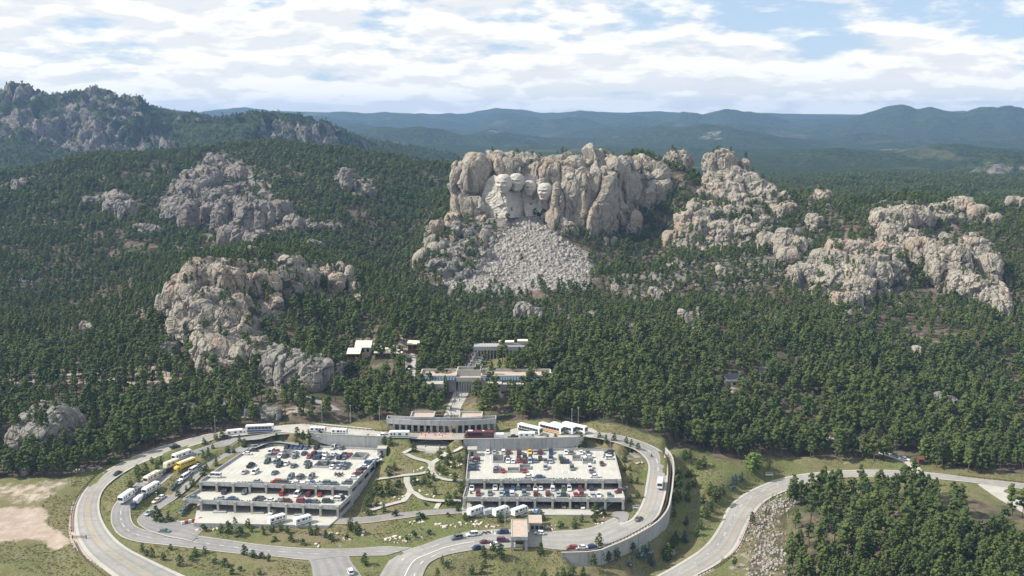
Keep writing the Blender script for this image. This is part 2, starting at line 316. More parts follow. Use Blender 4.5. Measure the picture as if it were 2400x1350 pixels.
for u, v, y in [
 (600,900,535),(480,880,545),(800,880,545),(560,650,635),(450,760,600),(700,680,640),(850,700,650),(760,780,600),(900,760,610),(960,700,690),(700,620,700),
 (1040,690,770),(1200,685,775),(1380,665,780),(1100,600,830),(1220,510,905),(1300,560,860),(1140,640,800),(1350,590,850),(1000,600,840),(960,640,840),
 (1000,560,900),(1450,560,900),(1500,470,955),(1600,400,985),(1500,385,1000),(1680,470,950),(1800,480,930),(1850,520,890),(1600,600,830),(1700,600,820),
 (1450,700,740),(1600,680,750),(1800,640,770),(1950,600,800),(2000,660,745),(2100,560,830),(2150,500,900),(2200,600,800),(2300,560,830),(2330,680,730),(2100,720,700),(2330,740,690),(2250,520,880),(2600,600,800),(2600,720,700),
 (1900,480,960),(2000,490,960),(1650,520,890),(1560,530,910),
 # behind the monument and out over the plain
 (1400,405,1150),(1150,420,1150),(1900,500,1150),(2200,500,1120),(2400,500,1100),(2600,500,1100),(1850,460,1500),(2200,460,1500),(2600,460,1500),(1800,425,2000),(2100,420,2000),(2400,425,2000),(2600,420,2000),
 # the wooded ridge on the left
 (300,640,850),(560,600,870),(820,620,860),(960,620,900),(100,620,880),(-250,620,880),(500,550,1000),(800,520,1020),(200,540,1030),(-250,540,1030),(980,520,1080),(600,470,1150),(300,450,1180),(900,440,1180),(100,470,1180),(-250,470,1180),
 (1040,430,1250),(1070,400,1330),(520,400,1330),(680,345,1500),(400,372,1420),(250,375,1400),(120,395,1360),(0,425,1330),(-250,450,1300),(560,352,1470),(800,362,1430),(900,380,1400),(1000,393,1370)]: cy_(u, v, y)
for u, y, z in [(-300,1700,40),(100,1750,35),(500,1900,45),(900,1850,25),(1200,1500,12),(1200,2000,0),(1600,1300,25),(1600,2300,-10),(-300,2400,35),(500,2400,35),(1000,2450,-5),(2000,2450,-10),(2700,2450,-10),(1200,250,-16),(300,260,-18),(2200,260,-16),(1200,1050,68),(1600,1080,68)]:
    CP.append(np.array([(u - 1200) / FPX * y * 1.01, y, z]))
CP = np.array(CP)
# nudge exact repeats apart
def tps_coords(x, y): return np.stack([x / y * 3.0, np.log(y)], -1)
def _ker(r2): return 0.5 * r2 * np.log(np.maximum(r2, 1e-12))
_C = tps_coords(CP[:, 0], CP[:, 1]); _n = len(CP)
_K = _ker(((_C[:, None] - _C[None]) ** 2).sum(-1)) + np.eye(_n) * 2e-5
_P = np.c_[np.ones(_n), _C]
_A = np.block([[_K, _P], [_P.T, np.zeros((3, 3))]])
_W = np.linalg.solve(_A, np.r_[CP[:, 2], 0, 0, 0])
def tps(x, y):
    q = tps_coords(x.ravel(), y.ravel()); r = np.empty(len(q))
    for i in range(0, len(q), 40000):
        b = q[i:i + 40000]; r[i:i + 40000] = _ker(((b[:, None] - _C[None]) ** 2).sum(-1)) @ _W[:_n] + np.c_[np.ones(len(b)), b] @ _W[_n:]
    return r.reshape(x.shape)

# road ribbons in the world: left and right edges, resampled
def catmull(P, step):
    P = np.asarray(P, float); Q = np.vstack([2 * P[0] - P[1], P, 2 * P[-1] - P[-2]]); out = []
    for i in range(1, len(Q) - 2):
        n = max(2, int(np.linalg.norm(Q[i + 1][:3] - Q[i][:3]) / step)); t = np.linspace(0, 1, n, endpoint=False)[:, None]
        a, b, c, d = Q[i - 1], Q[i], Q[i + 1], Q[i + 2]
        out.append(0.5 * (2 * b + (c - a) * t + (2 * a - 5 * b + 4 * c - d) * t * t + (3 * b - a - 3 * c + d) * t ** 3))
    out.append(Q[-2][None]); return np.vstack(out)
RIB = {}
for k, st in ROADS.items():
    Lp = np.array([at_z(a, b, z) for a, b, c, d, z in st]); Rp = np.array([at_z(c, d, z) for a, b, c, d, z in st])
    LR = catmull(np.hstack([Lp, Rp]), 1.6); RIB[k] = (LR[:, :3], LR[:, 3:])

NA, NS, Y0, Y1, AMAX = 440, 560, 235.0, 2500.0, 0.78
GA = np.linspace(-AMAX, AMAX, NA); GS = np.linspace(math.log(Y0), math.log(Y1), NS)
_AA, _SS = np.meshgrid(GA, GS); GY = np.exp(_SS); GX = _AA * GY
GZ = tps(GX, GY)
P3 = np.stack([GX, GY, GZ], -1)
GU, GV = project(P3)
SITE = [(150,1120),(250,1090),(420,1030),(640,985),(870,990),(900,985),(1180,985),(1390,988),(1470,1000),(1580,1040),(1700,1080),(1850,1070),(2100,1075),(2460,1120),(2460,1170),(2330,1180),(2250,1150),(1900,1160),(1850,1230),(1840,1520),(-100,1520),(-100,1120)]
site = in_poly(GU, GV, SITE)
rough = sstep(0, 1, np.clip((GY - 480) / 250, 0, 1)) * (~site)
relief = fbm(np.stack([GX.ravel() / 60, GY.ravel() / 60, GX.ravel() * 0], -1), 4, 3).reshape(GX.shape) * 5.0 + fbm(np.stack([GX.ravel() / 12, GY.ravel() / 12, GX.ravel() * 0], -1), 2, 9).reshape(GX.shape) * 0.9
TALUS = [(1215,500),(1240,508),(1290,540),(1345,575),(1385,590),(1398,650),(1380,678),(1250,690),(1170,700),(1100,692),(1030,668),(1040,640),(1090,640),(1150,585),(1185,540)]
talus = in_poly(GU, GV, TALUS) & (GY < 930)
ROCKY = [  # ground that is bare broken granite, as the photo shows it
 [(1640,430),(1740,400),(1850,470),(1855,500),(1790,540),(1720,585),(1640,600),(1570,585),(1590,510)], [(1840,640),(1900,600),(1970,560),(2120,560),(2130,660),(2060,720),(1990,740),(1930,700),(1850,680)],
 [(2050,490),(2180,480),(2260,460),(2345,520),(2330,540),(2240,535),(2200,560),(2310,555),(2370,690),(2365,750),(2300,730),(2210,670),(2150,600),(2050,545)], [(990,500),(1050,520),(1150,520),(1230,515),(1180,590),(1120,640),(1050,690),(1005,640)],
 [(390,470),(460,380),(520,362),(600,400),(660,470),(700,520),(560,590),(430,545)], [(200,450),(300,450),(330,520),(260,520)], [(780,400),(880,420),(880,480),(800,450)],
 [(440,610),(570,610),(700,600),(860,680),(830,730),(640,700),(640,810),(500,870),(430,740)], [(1790,540),(1880,530),(1910,560),(1860,620),(1800,600)], [(1880,450),(1950,445),(1950,500),(1890,500)], [(640,520),(800,525),(800,548),(640,560)],
 [(1420,640),(1560,600),(1620,640),(1560,720),(1440,700)], [(1590,735),(1640,735),(1640,790),(1590,790)]]
rocky = np.zeros(GX.shape, bool)
for poly in ROCKY: rocky |= in_poly(GU, GV, poly) & (GY > 530) & (GY < 1500)
_q = np.stack([GX.ravel() / 14, GY.ravel() / 20, GZ.ravel() / 30], -1); _q = _q + 0.3 * fbm(_q * 0.7, 2, 61)[:, None]; _f1, _f2, _id = worley(_q, 71)
crags = ((_id - 0.3) * 7 + (sstep(0, .22, _f2 - _f1) - .7) * 3).reshape(GX.shape)
GZ = GZ + np.where(rocky & ~talus, crags, 0) + relief * rough * np.where(talus, 0.12, 1.0)
# the lower site is cut down behind the garages, the upper road stands on walls
def poly_xy(pts, z): return [tuple(at_z(u, v, z)[:2]) for u, v in pts]
CUTS = [(poly_xy([(660,1030),(760,1021),(898,1024),(912,1044),(905,1075),(600,1048)], -0.5), -5.4), (poly_xy([(1087,1031),(1300,1027),(1372,1026),(1380,1042),(1300,1058),(1098,1062)], -0.5), -5.4)]
# road beds
WALL_TOP = [(1560,1052,-4.2),(1573,1067,-5.0),(1578,1085,-5.8),(1579,1105,-6.9),(1577,1130,-8.3),(1574,1155,-9.8),(1566,1193,-11.5),(1552,1213,-12),(1537,1228,-12.3),(1500,1250,-12.6),(1467,1267,-12.8),(1430,1282,-12.9),(1403,1293,-13),(1360,1296,-13.1),(1315,1297,-13.2)]
WALL_XY = [at_z(u, v, z) for u, v, z in WALL_TOP]
OUTSIDE = [tuple(np.array(p[:2]) - 2.3 * np.array([0.85, -0.52] if i < 8 else [0.5, -0.87])) for i, p in enumerate(WALL_XY)] + [tuple(at_z(u, v, -20)[:2]) for u, v in ((1315,1330),(1400,1390),(1700,1390),(1760,1150),(1640,1040))]
def conform():
    near = np.where((GY < 640) & (np.abs(GX) < 420)); P = np.stack([GX[near], GY[near]], -1); z = GZ[near].copy()
    best = np.full(len(P), 1e9); zb = np.zeros(len(P))
    for k, (Lp, Rp) in RIB.items():
        C = (Lp + Rp) / 2; hw = np.linalg.norm((Lp - Rp)[:, :2], axis=1) / 2
        lo, hi = C[:, :2].min(0) - 25, C[:, :2].max(0) + 25
        m = np.where((P > lo).all(1) & (P < hi).all(1))[0]
        for i in range(0, len(m), 3000):
            q = m[i:i + 3000]; D = np.sqrt(((P[q][:, None] - C[None, :, :2]) ** 2).sum(-1)) - hw[None]
            j = D.argmin(1); d = D[np.arange(len(q)), j]; up = d < best[q]
            zb[q[up]] = C[j[up], 2]; best[q[up]] = d[up]
    w = 1 - sstep(1.2, 8.0, best)
    o = in_poly(P[:, 0], P[:, 1], OUTSIDE) & (zb > -14); w = np.where(o, 0, w); z = np.where(o & (best < 30), np.minimum(z, zb - 2.0 - 3.0 * sstep(4.5, 9, -zb)), z)
    GZ[near] = z * (1 - w) + (zb - 0.18) * w
conform()
_oc = at_z(1013, 1041, -2.4); OVAL = np.array([_oc[0], _oc[1], tps(np.array([_oc[0]]), np.array([_oc[1] - 6.0]))[0] + 0.1])
_m = ((GX - OVAL[0]) / 9.6) ** 2 + ((GY - OVAL[1]) / 7.8) ** 2 < 1; GZ[_m] = OVAL[2] - 0.35
GARAGE_FOOT = [(poly_xy([(468,1133),(822,1145),(903,1056),(600,1043)], -5.0), -13.2), (poly_xy([(430,1174),(795,1190)], -8.3) + poly_xy([(822,1145),(468,1133)], -5.0), -13.2), (poly_xy([(455,1227),(770,1233)], -12.1) + poly_xy([(795,1190),(430,1174)], -8.3), -12.75),
  (poly_xy([(1093,1128),(1455,1128),(1437,1057),(1100,1054)], -5.0), -13.2), (poly_xy([(1086,1170),(1463,1172)], -8.3) + poly_xy([(1455,1128),(1093,1128)], -5.0), -13.2), (poly_xy([(1083,1207),(1384,1208)], -12.1) + poly_xy([(1463,1172),(1086,1170)], -8.3), -12.75)]
for poly, z in CUTS + GARAGE_FOOT:
    m = in_poly(GX, GY, poly); GZ[m] = np.minimum(GZ[m], z)
def zat(x, y):
    x = np.asarray(x, float); y = np.asarray(y, float)
    fa = np.clip((x / y + AMAX) / (2 * AMAX) * (NA - 1), 0, NA - 1.001); fs = np.clip((np.log(y) - GS[0]) / (GS[-1] - GS[0]) * (NS - 1), 0, NS - 1.001)
    i = fa.astype(int); j = fs.astype(int); a = fa - i; s = fs - j
    return (GZ[j, i] * (1 - a) + GZ[j, i + 1] * a) * (1 - s) + (GZ[j + 1, i] * (1 - a) + GZ[j + 1, i + 1] * a) * s
_march = np.exp(np.linspace(math.log(250), math.log(2450), 2600))
def ground(u, v):
    """where the view ray of a photo pixel meets the ground"""
    dx, dy, dz = ray(u, v); t = _march / dy; z = CAMZ + dz * t; h = zat(dx * t, _march)
    k = np.where(z < h)[0]; i = k[0] if len(k) else len(_march) - 1
    if i > 0:
        a, b = z[i - 1] - h[i - 1], z[i] - h[i]; f = a / (a - b) if a != b else 0; y = _march[i - 1] + f * (_march[i] - _march[i - 1])
    else: y = _march[i]
    tt = y / dy; return np.array([float(dx * tt), float(y), float(zat(dx * tt, y))])
# ------------------------------------------------------------------ ground mesh and its material
def terrain_material():
    m, nt, b = new_mat('ground'); b.inputs['Roughness'].default_value = 0.95; b.inputs['Specular IOR Level'].default_value = 0.1
    at = nt.nodes.new('ShaderNodeAttribute'); at.attribute_name = 'cover'; sp = nt.nodes.new('ShaderNodeSeparateColor'); nt.links.new(at.outputs['Color'], sp.inputs[0])
    n1 = nnoise(nt, 0.035, 5, 0.6); n2 = nnoise(nt, 0.22, 5, 0.65); n3 = nnoise(nt, 1.6, 4, 0.7); n4 = nnoise(nt, 0.09, 4, 0.6)
    floor = nmix(nt, nramp(nt, n2, 0.35, 0.65), (0.085, 0.065, 0.05), (0.16, 0.125, 0.095))
    floor = nmix(nt, nramp(nt, n4, 0.46, 0.62), floor, (0.055, 0.065, 0.03))
    floor = nmix(nt, nmath(nt, 'MULTIPLY', nramp(nt, n3, 0.56, 0.72), nramp(nt, n1, 0.42, 0.6)), floor, (0.26, 0.225, 0.19))
    grass = nmix(nt, nramp(nt, n1, 0.36, 0.64), (0.185, 0.155, 0.085), (0.118, 0.142, 0.046))
    grass = nmix(nt, nmath(nt, 'MULTIPLY', nramp(nt, n2, 0.47, 0.64), 0.8), grass, (0.105, 0.122, 0.04))
    grass = nmix(nt, nramp(nt, n3, 0.48, 0.68), grass, (0.225, 0.19, 0.115)); grass = nmix(nt, nmath(nt, 'MULTIPLY', nramp(nt, n3, 0.48, 0.34), 0.6), grass, (0.07, 0.085, 0.03))
    grass = nmix(nt, nmath(nt, 'MULTIPLY', nramp(nt, n4, 0.58, 0.7), 0.55), grass, (0.20, 0.17, 0.12))
    dirt = nmix(nt, nramp(nt, n2, 0.4, 0.66), (0.36, 0.285, 0.225), (0.43, 0.36, 0.30)); dirt = nmix(nt, nramp(nt, n3, 0.6, 0.75), dirt, (0.30, 0.26, 0.19))
    scree = nmix(nt, nramp(nt, n3, 0.35, 0.65), (0.12, 0.105, 0.09), (0.27, 0.245, 0.215)); scree = nmix(nt, nramp(nt, n4, 0.5, 0.62), scree, (0.075, 0.07, 0.045))
    jit = nmath(nt, 'MULTIPLY', nmath(nt, 'SUBTRACT', n2, 0.5), 0.9)
    c = nmix(nt, nramp(nt, nmath(nt, 'ADD', sp.outputs[0], jit), 0.4, 0.6), floor, grass)
    c = nmix(nt, nramp(nt, nmath(nt, 'ADD', sp.outputs[1], nmath(nt, 'MULTIPLY', jit, 1.7)), 0.30, 0.75), c, dirt)
    c = nmix(nt, nramp(nt, nmath(nt, 'ADD', sp.outputs[2], jit), 0.4, 0.6), c, scree)
    nt.links.new(c, b.inputs['Base Color']); nbump(nt, b, nmath(nt, 'ADD', n3, n2), 0.7, 0.6); return m
MAT['ground'] = terrain_material()
def build_terrain():
    idx = np.arange(NA * NS).reshape(NS, NA)
    F = np.stack([idx[:-1, :-1], idx[:-1, 1:], idx[1:, 1:], idx[1:, :-1]], -1).reshape(-1, 4)
    V = np.stack([GX, GY, GZ], -1).reshape(-1, 3)
    me = mesh_np('ground', V, F, True)
    u, v = project(V)
    grass = (site.ravel() & (V[:, 1] < 560)).astype(float)
    hill = in_poly(u, v, [(1790,1180),(1900,1150),(2250,1150),(2330,1180),(2460,1200),(2460,1400),(1720,1400)]) & (V[:, 1] < 460)
    grass = np.where(hill, 0.45, grass)
    edge = in_poly(u, v, [(900,940),(1180,940),(1180,975),(900,975)]) | in_poly(u, v, [(1100,830),(1260,820),(1260,865),(1100,870)])
    grass = np.where(edge, 0.6, grass)
    dirt = np.zeros(len(V)); near = V[:, 1] < 600
    for poly, a in [([(-200,1180),(60,1190),(112,1192),(112,1230),(175,1270),(120,1295),(100,1262),(40,1265),(-200,1290)], 1.0), ([(-200,1130),(80,1130),(170,1115),(225,1098),(160,1135),(130,1165),(80,1180),(-200,1180)], 0.55), ([(55,1275),(72,1275),(62,1350),(50,1350)], 0.6),
                    ([(700,992),(875,985),(905,1008),(880,1012),(700,1012)], 0.0), ([(0,870),(220,850),(460,860),(480,905),(250,900),(0,905)], 0.75), ([(1840,1058),(2000,1070),(2060,1095),(1900,1090)], 0.3), ([(1700,1240),(1800,1190),(1830,1230),(1840,1380),(1690,1380)], 0.35), ([(820,800),(960,780),(1000,830),(960,900),(930,905),(940,840)], 0.6), ([(1690,890),(1730,890),(1720,940),(1700,940)], 0.9), ([(560,955),(760,950),(760,975),(560,985)], 0.5), ([(2100,1090),(2150,1085),(2160,1105),(2110,1105)],0.6)]:
        dirt = np.where(in_poly(u, v, poly) & near, np.maximum(dirt, a), dirt)
    def soften(a, n):
        a = a.reshape(NS, NA)
        for _ in range(n): p = np.pad(a, 1, mode='edge'); a = (p[:-2, 1:-1] + p[2:, 1:-1] + p[1:-1, :-2] + p[1:-1, 2:] + 2 * a) / 6
        return a.ravel()
    dirt = soften(dirt, 7); scree = soften((talus.ravel()).astype(float), 3); grass = soften(grass, 3)
    r = in_poly(u, v, [(990,480),(1120,520),(1230,515),(1180,600),(1100,700),(1000,640)]) & (V[:, 1] > 700) & (V[:, 1] < 960)
    scree = np.where(r | rocky.ravel(), 1.0, scree)
    # bare rock shows between the trees on the upper slopes
    n = fbm(np.stack([V[:, 0] / 38, V[:, 1] / 38, V[:, 2] / 30], -1), 4, 21)
    rocky1 = np.clip(n * 0.9 + 0.10, 0, 1) * sstep(560, 640, V[:, 1]) * (V[:, 0] > -60)
    rocky2 = np.clip(n * 1.1 - 0.12, 0, 1) * sstep(480, 600, V[:, 1]) * sstep(1000, 900, V[:, 1])
    scree = np.maximum(scree, np.maximum(rocky1, rocky2) * (V[:, 1] < 1500))
    col = np.stack([grass, dirt, scree, np.ones(len(V))], -1).astype(np.float32)
    ca = me.color_attributes.new('cover', 'FLOAT_COLOR', 'POINT'); ca.data.foreach_set('color', col.ravel())
    o = link('ground', me, MAT['ground']); tag(o, kind='structure'); return o
build_terrain()

# ------------------------------------------------------------------ distant wooded hills: each ridge is a range with its own crest line
def hill_material():
    m, nt, b = new_mat('wooded_hills'); b.inputs['Roughness'].default_value = 1.0; b.inputs['Specular IOR Level'].default_value = 0.0
    at = nt.nodes.new('ShaderNodeAttribute'); at.attribute_name = 'cover'; sp = nt.nodes.new('ShaderNodeSeparateColor'); nt.links.new(at.outputs['Color'], sp.inputs[0])
    n1 = nnoise(nt, 0.0022, 6, 0.62); n2 = nnoise(nt, 0.06, 4, 0.7); n3 = nnoise(nt, 0.012, 5, 0.65)
    c = nmix(nt, nramp(nt, n2, 0.35, 0.68), (0.018, 0.030, 0.016), (0.055, 0.072, 0.032))
    c = nmix(nt, nmath(nt, 'MULTIPLY', nramp(nt, n1, 0.56, 0.66), 0.55), c, (0.115, 0.115, 0.062))
    c = nmix(nt, nramp(nt, nmath(nt, 'ADD', sp.outputs[0], nmath(nt, 'MULTIPLY', nmath(nt, 'SUBTRACT', n3, 0.5), 1.6)), 0.42, 0.58), c, nmix(nt, nramp(nt, n2, 0.4, 0.6), (0.10, 0.09, 0.08), (0.20, 0.18, 0.16)))
    c = nmix(nt, nramp(nt, nmath(nt, 'ADD', sp.outputs[1], nmath(nt, 'MULTIPLY', nmath(nt, 'SUBTRACT', n3, 0.5), 1.0)), 0.45, 0.6), c, (0.20, 0.185, 0.10))
    nt.links.new(c, b.inputs['Base Color']); nbump(nt, b, n2, 1.0, 14.0); return m
MAT['hills'] = hill_material()
RIDGES = [  # y, half depth, crest (u, v)..., roughness
 (9000, 1200, [(-700,258),(0,262),(380,258),(410,262),(470,268),(530,262),(600,258),(650,260),(720,262),(800,264),(860,266),(900,263),(1000,268),(1100,268),(1250,265),(1330,265),(1400,269),(1550,263),(1650,270),(1800,266),(2000,268),(2400,264),(3000,262)], 30),
 (7700, 850, [(-700,290),(300,300),(520,272),(640,268),(760,275),(830,282),(920,280),(1060,286),(1150,290),(1250,280),(1330,284),(1420,283),(1470,274),(1520,282),(1560,281),(1600,269),(1650,281),(1690,265),(1760,274),(1830,281),(1950,275),(2050,282),(2200,290),(3000,290)], 26),
 (6400, 850, [(-700,320),(600,310),(760,300),(840,288),(900,300),(1000,312),(1100,318),(1300,312),(1400,306),(1500,304),(1700,298),(1850,302),(1950,291),(2050,269),(2090,251),(2115,246),(2150,257),(2180,250),(2215,260),(2260,266),(2300,257),(2335,262),(2370,254),(2420,262),(2600,250),(3000,255)], 24),
 (5000, 650, [(-700,340),(600,330),(860,309),(940,300),(980,297),(1040,307),(1090,320),(1130,306),(1155,300),(1200,312),(1280,322),(1400,325),(1500,312),(1570,303),(1620,297),(1650,293),(1700,300),(1760,312),(1840,322),(1950,333),(2060,330),(2200,322),(2400,315),(3000,310)], 18),
 (3900, 500, [(-700,360),(700,352),(900,342),(1000,350),(1150,352),(1300,346),(1500,352),(1700,349),(1800,352),(1950,352),(2060,356),(2300,352),(3000,345)], 10),
 (3150, 480, [(-700,420),(800,400),(1000,372),(1300,375),(1600,378),(1780,374),(1850,362),(1900,351),(1960,347),(2020,352),(2100,358),(2160,347),(2230,339),(2300,344),(2400,352),(2600,340),(3000,350)], 10),
 (2320, 230, [(-700,520),(1500,470),(1900,440),(2120,424),(2200,408),(2260,385),(2310,363),(2360,354),(2400,358),(2500,365),(2700,400),(3000,420)], 7),
]
LEFT_RANGE = (2650, 520, [(-800,240),(-300,225),(-60,222),(0,213),(40,199),(70,201),(100,222),(125,222),(150,219),(190,210),(225,204),(265,211),(310,225),(350,238),(375,251),(420,261),(450,261),(500,271),(560,277),(640,276),(700,281),(760,291),(820,315),(880,342),(950,366),(1060,386),(1300,430),(2000,520),(3000,600)], 16)
def crest_z(ridge, X, Y):
    y0, w, pts, rg = ridge
    pu = np.array([p[0] for p in pts], float); W = np.array([at_y(p[0], p[1], y0) for p in pts])
    a = W[:, 0] / W[:, 1]; t = np.interp((X / Y).ravel(), a, W[:, 2]).reshape(X.shape); return t
def range_mesh(name, ridges, ya, yb, na, ns, base, mat, seed, rock=None, amax=0.62):
    A = np.linspace(-amax, amax, na); S = np.linspace(math.log(ya), math.log(yb), ns); AA, SS = np.meshgrid(A, S); Y = np.exp(SS); X = AA * Y
    Z = np.full(X.shape, float(base)) + 6 * fbm(np.stack([X.ravel() / 300, Y.ravel() / 300, 0 * X.ravel()], -1), 3, seed).reshape(X.shape)
    for i, rd in enumerate(ridges):
        y0, w, pts, rg = rd; c = crest_z(rd, X, Y); n = fbm(np.stack([X.ravel() / (w * 0.55), Y.ravel() / (w * 0.55), 0 * X.ravel()], -1), 5, seed + 31 * i).reshape(X.shape)
        d = (Y - y0 + n * w * 0.16) / w
        prof = np.exp(-np.abs(d) ** 1.7 * 1.1)
        spur = n * rg * 3.2 * (1 - np.exp(-(d / 0.30) ** 2)) + 0.15 * rg * n
        h = base + (c - base) * prof + spur * prof
        Z = np.maximum(Z, h)
    V = np.stack([X, Y, Z], -1).reshape(-1, 3); idx = np.arange(na * ns).reshape(ns, na)
    F = np.stack([idx[:-1, :-1], idx[:-1, 1:], idx[1:, 1:], idx[1:, :-1]], -1).reshape(-1, 4)
    cov = np.zeros((len(V), 4), np.float32); cov[:, 3] = 1
    if rock is not None: V, cov = rock(V, cov)
    me = mesh_np(name, V, F, True); ca = me.color_attributes.new('cover', 'FLOAT_COLOR', 'POINT'); ca.data.foreach_set('color', cov.ravel())
    o = link(name, me, mat); tag(o, kind='structure'); return V
def far_rock(V, cov):
    u, v = project(V); e = lambda cu, cv, ru, rv: np.exp(-((u - cu) / ru) ** 2 - ((v - cv) / rv) ** 2)
    cov[:, 0] = np.clip(0.5 * e(1665, 318, 55, 16) + 0.35 * e(1450, 322, 40, 9) + 0.6 * e(2340, 395, 90, 34) + 0.5 * e(1165, 308, 30, 8), 0, 1)
    cov[:, 1] = np.clip(0.55 * e(2090, 352, 70, 8) + 0.5 * e(1190, 342, 70, 4) + 0.35 * e(1000, 300, 60, 15), 0, 1); return V, cov
HV = range_mesh('hills', RIDGES, 1950, 10700, 420, 430, -30, MAT['hills'], 5, far_rock)
def left_rock(V, cov):
    u, v = project(V); vis = np.ones(len(V))
    e = lambda cu, cv, ru, rv: np.exp(-((u - cu) / ru) ** 4 - ((v - cv) / rv) ** 4)
    mk = (e(40,215,62,20) + e(270,228,95,26) + 0.8 * e(150,240,30,14) + e(90,290,150,34) + e(260,318,150,40) + e(330,350,110,16) + e(670,300,70,34) + e(740,322,60,36) + 0.8 * e(480,275,90,10) + 0.8 * e(830,345,60,14) + 0.7 * e(300,262,50,14)) * (V[:, 1] < 2750)
    mk = np.clip(mk, 0, 1); P = V / np.array([24., 60., 60.]); P = P + fbm(V / 60.0, 3, 77)[:, None] * 0.35
    f1, f2, idv = worley(P, 91); g1, g2, id2 = worley(P * 2.4, 95)
    V = V.copy(); V[:, 2] += mk * ((idv ** 1.6 - 0.75) * 32 + (sstep(0, .2, f2 - f1) - .8) * 10 + (id2 - 0.4) * 16 + (0.4 - g1) * 9)
    cov[:, 0] = mk * 0.62; return V, cov
LV = range_mesh('hills', [LEFT_RANGE], 1750, 3600, 520, 330, 10, MAT['hills'], 43, left_rock)

# ------------------------------------------------------------------ granite: rounded masses fused into one body, then jointed and weathered
def icos(sub):
    bm = bmesh.new(); bmesh.ops.create_icosphere(bm, subdivisions=sub, radius=1.0); bm.verts.ensure_lookup_table()
    V = np.array([v.co[:] for v in bm.verts]); F = np.array([[v.index for v in f.verts] for f in bm.faces]); bm.free(); return V, F
_IV, _IF = icos(3)
_SUP = _IV / ((np.abs(_IV) ** 3.6).sum(1) ** (1 / 3.6))[:, None]
ROCK_TOPS = []          # (points, name) for trees that grow on ledges
FOOT = []               # footprints in plan
def blob(u, vt, vb, w, y, dep=None, lean=0.0, tilt=0.0):
    c = at_y(u, (vt + vb) / 2, y); d = y * CT - (c[2] - CAMZ) * ST; s = d / FPX
    rx = w / 2 * s; rz = (vb - vt) / 2 * s * 1.03; ry = dep if dep else min(rx, rz) * 1.0
    return (c, rx, ry, rz, lean, tilt)
def rock_mesh(name, blobs, voxel, cells, seed, stretch=0.55, jag=1.0, smooth=True):
    Vs, Fs, n = [], [], 0; rg = np.random.default_rng(seed)
    for (c, rx, ry, rz, lean, tilt) in blobs:
        p = _SUP * (rx, ry, rz); a = rg.uniform(-0.3, 0.3); ca, sa = math.cos(a), math.sin(a)
        p = np.stack([p[:, 0] * ca - p[:, 1] * sa, p[:, 0] * sa + p[:, 1] * ca, p[:, 2]], -1)
        p[:, 1] += p[:, 2] * lean; p[:, 0] += p[:, 2] * tilt
        Vs.append(p + c); Fs.append(_IF + n); n += len(p)
    V = np.vstack(Vs); ctr = V.mean(0); me = mesh_np('lump', V - ctr, np.vstack(Fs)); o = bpy.data.objects.new('lump', me); COL.objects.link(o)
    md = o.modifiers.new('r', 'REMESH'); md.mode = 'VOXEL'; md.voxel_size = voxel
    ev = o.evaluated_get(bpy.context.evaluated_depsgraph_get()); m2 = bpy.data.meshes.new_from_object(ev)
    bpy.data.objects.remove(o); bpy.data.meshes.remove(me)
    N = len(m2.vertices); P = np.empty(N * 3, np.float32); m2.vertices.foreach_get('co', P); P = P.reshape(-1, 3).astype(float)
    Nn = np.empty(N * 3, np.float32); m2.vertices.foreach_get('normal', Nn); Nn = Nn.reshape(-1, 3)
    W = P + ctr; disp = np.zeros(N)
    for i, (size, amp) in enumerate(cells):
        q = W / np.array([size, size, size / stretch]); q = q + np.stack([fbm(W / (size * 1.6), 3, seed + 7 * i + k) for k in range(3)], -1) * 0.22
        f1, f2, idv, tl = worley(q, seed * 13 + i * 101, True)
        disp += amp * ((1.15 if i == 0 else 0.6) * (idv - 0.5) + (0.6 if i == 0 else 0.7) * (sstep(0.0, 0.10, f2 - f1) - 0.9) + 1.5 * tl)
    s0 = cells[-1][0]; disp += fbm(W / (s0 * 0.8), 3, seed + 50) * cells[-1][1] * 0.3 * jag
    P = P + Nn * disp[:, None]
    m2.vertices.foreach_set('co', P.astype(np.float32).ravel()); m2.polygons.foreach_set('use_smooth', np.zeros(len(m2.polygons), bool)); m2.update(); m2.name = name
    ROCK_TOPS.append((P + ctr, Nn)); 
    for b in blobs: FOOT.append((b[0][0], b[0][1], b[1], b[2], b[0][2] + b[3] * 0.55))
    return m2, ctr
def rock(name, label, blobs, voxel, cells, seed, mat='granite', cat='rock', group=None, **k):
    me, c = rock_mesh(name, blobs, voxel, cells, seed, **k); me.materials.clear()
    o = link(name, me, MAT[mat], loc=tuple(c)); tag(o, label, cat, group); return o
def fill(poly, y, n, wr, hr, seed, dy=8.0, dep=None):
    """extra lumps spread inside a silhouette"""
    rg = np.random.default_rng(seed); us = [p[0] for p in poly]; vs = [p[1] for p in poly]; out = []; tries = 0
    while len(out) < n and tries < 4000:
        tries += 1; u = rg.uniform(min(us), max(us)); v = rg.uniform(min(vs), max(vs))
        if not in_poly(np.array([u]), np.array([v]), poly)[0]: continue
        w = rg.uniform(*wr); h = rg.uniform(*hr); yy = y(u, v) if callable(y) else y
        out.append(blob(u, v - h / 2, v + h / 2, w, yy + rg.uniform(-dy, dy), dep, rg.uniform(0, .2), rg.uniform(-.25, .25)))
    return out
B = blob
def BG(u, vt, vb, w, y, dep=None, lean=0.0, tilt=0.0):
    g = ground(u, vb - 0.12 * (vb - vt)); ry = dep if dep else 8.0
    return blob(u, vt, vb, w, g[1] + ry * 0.55, dep, lean, tilt)
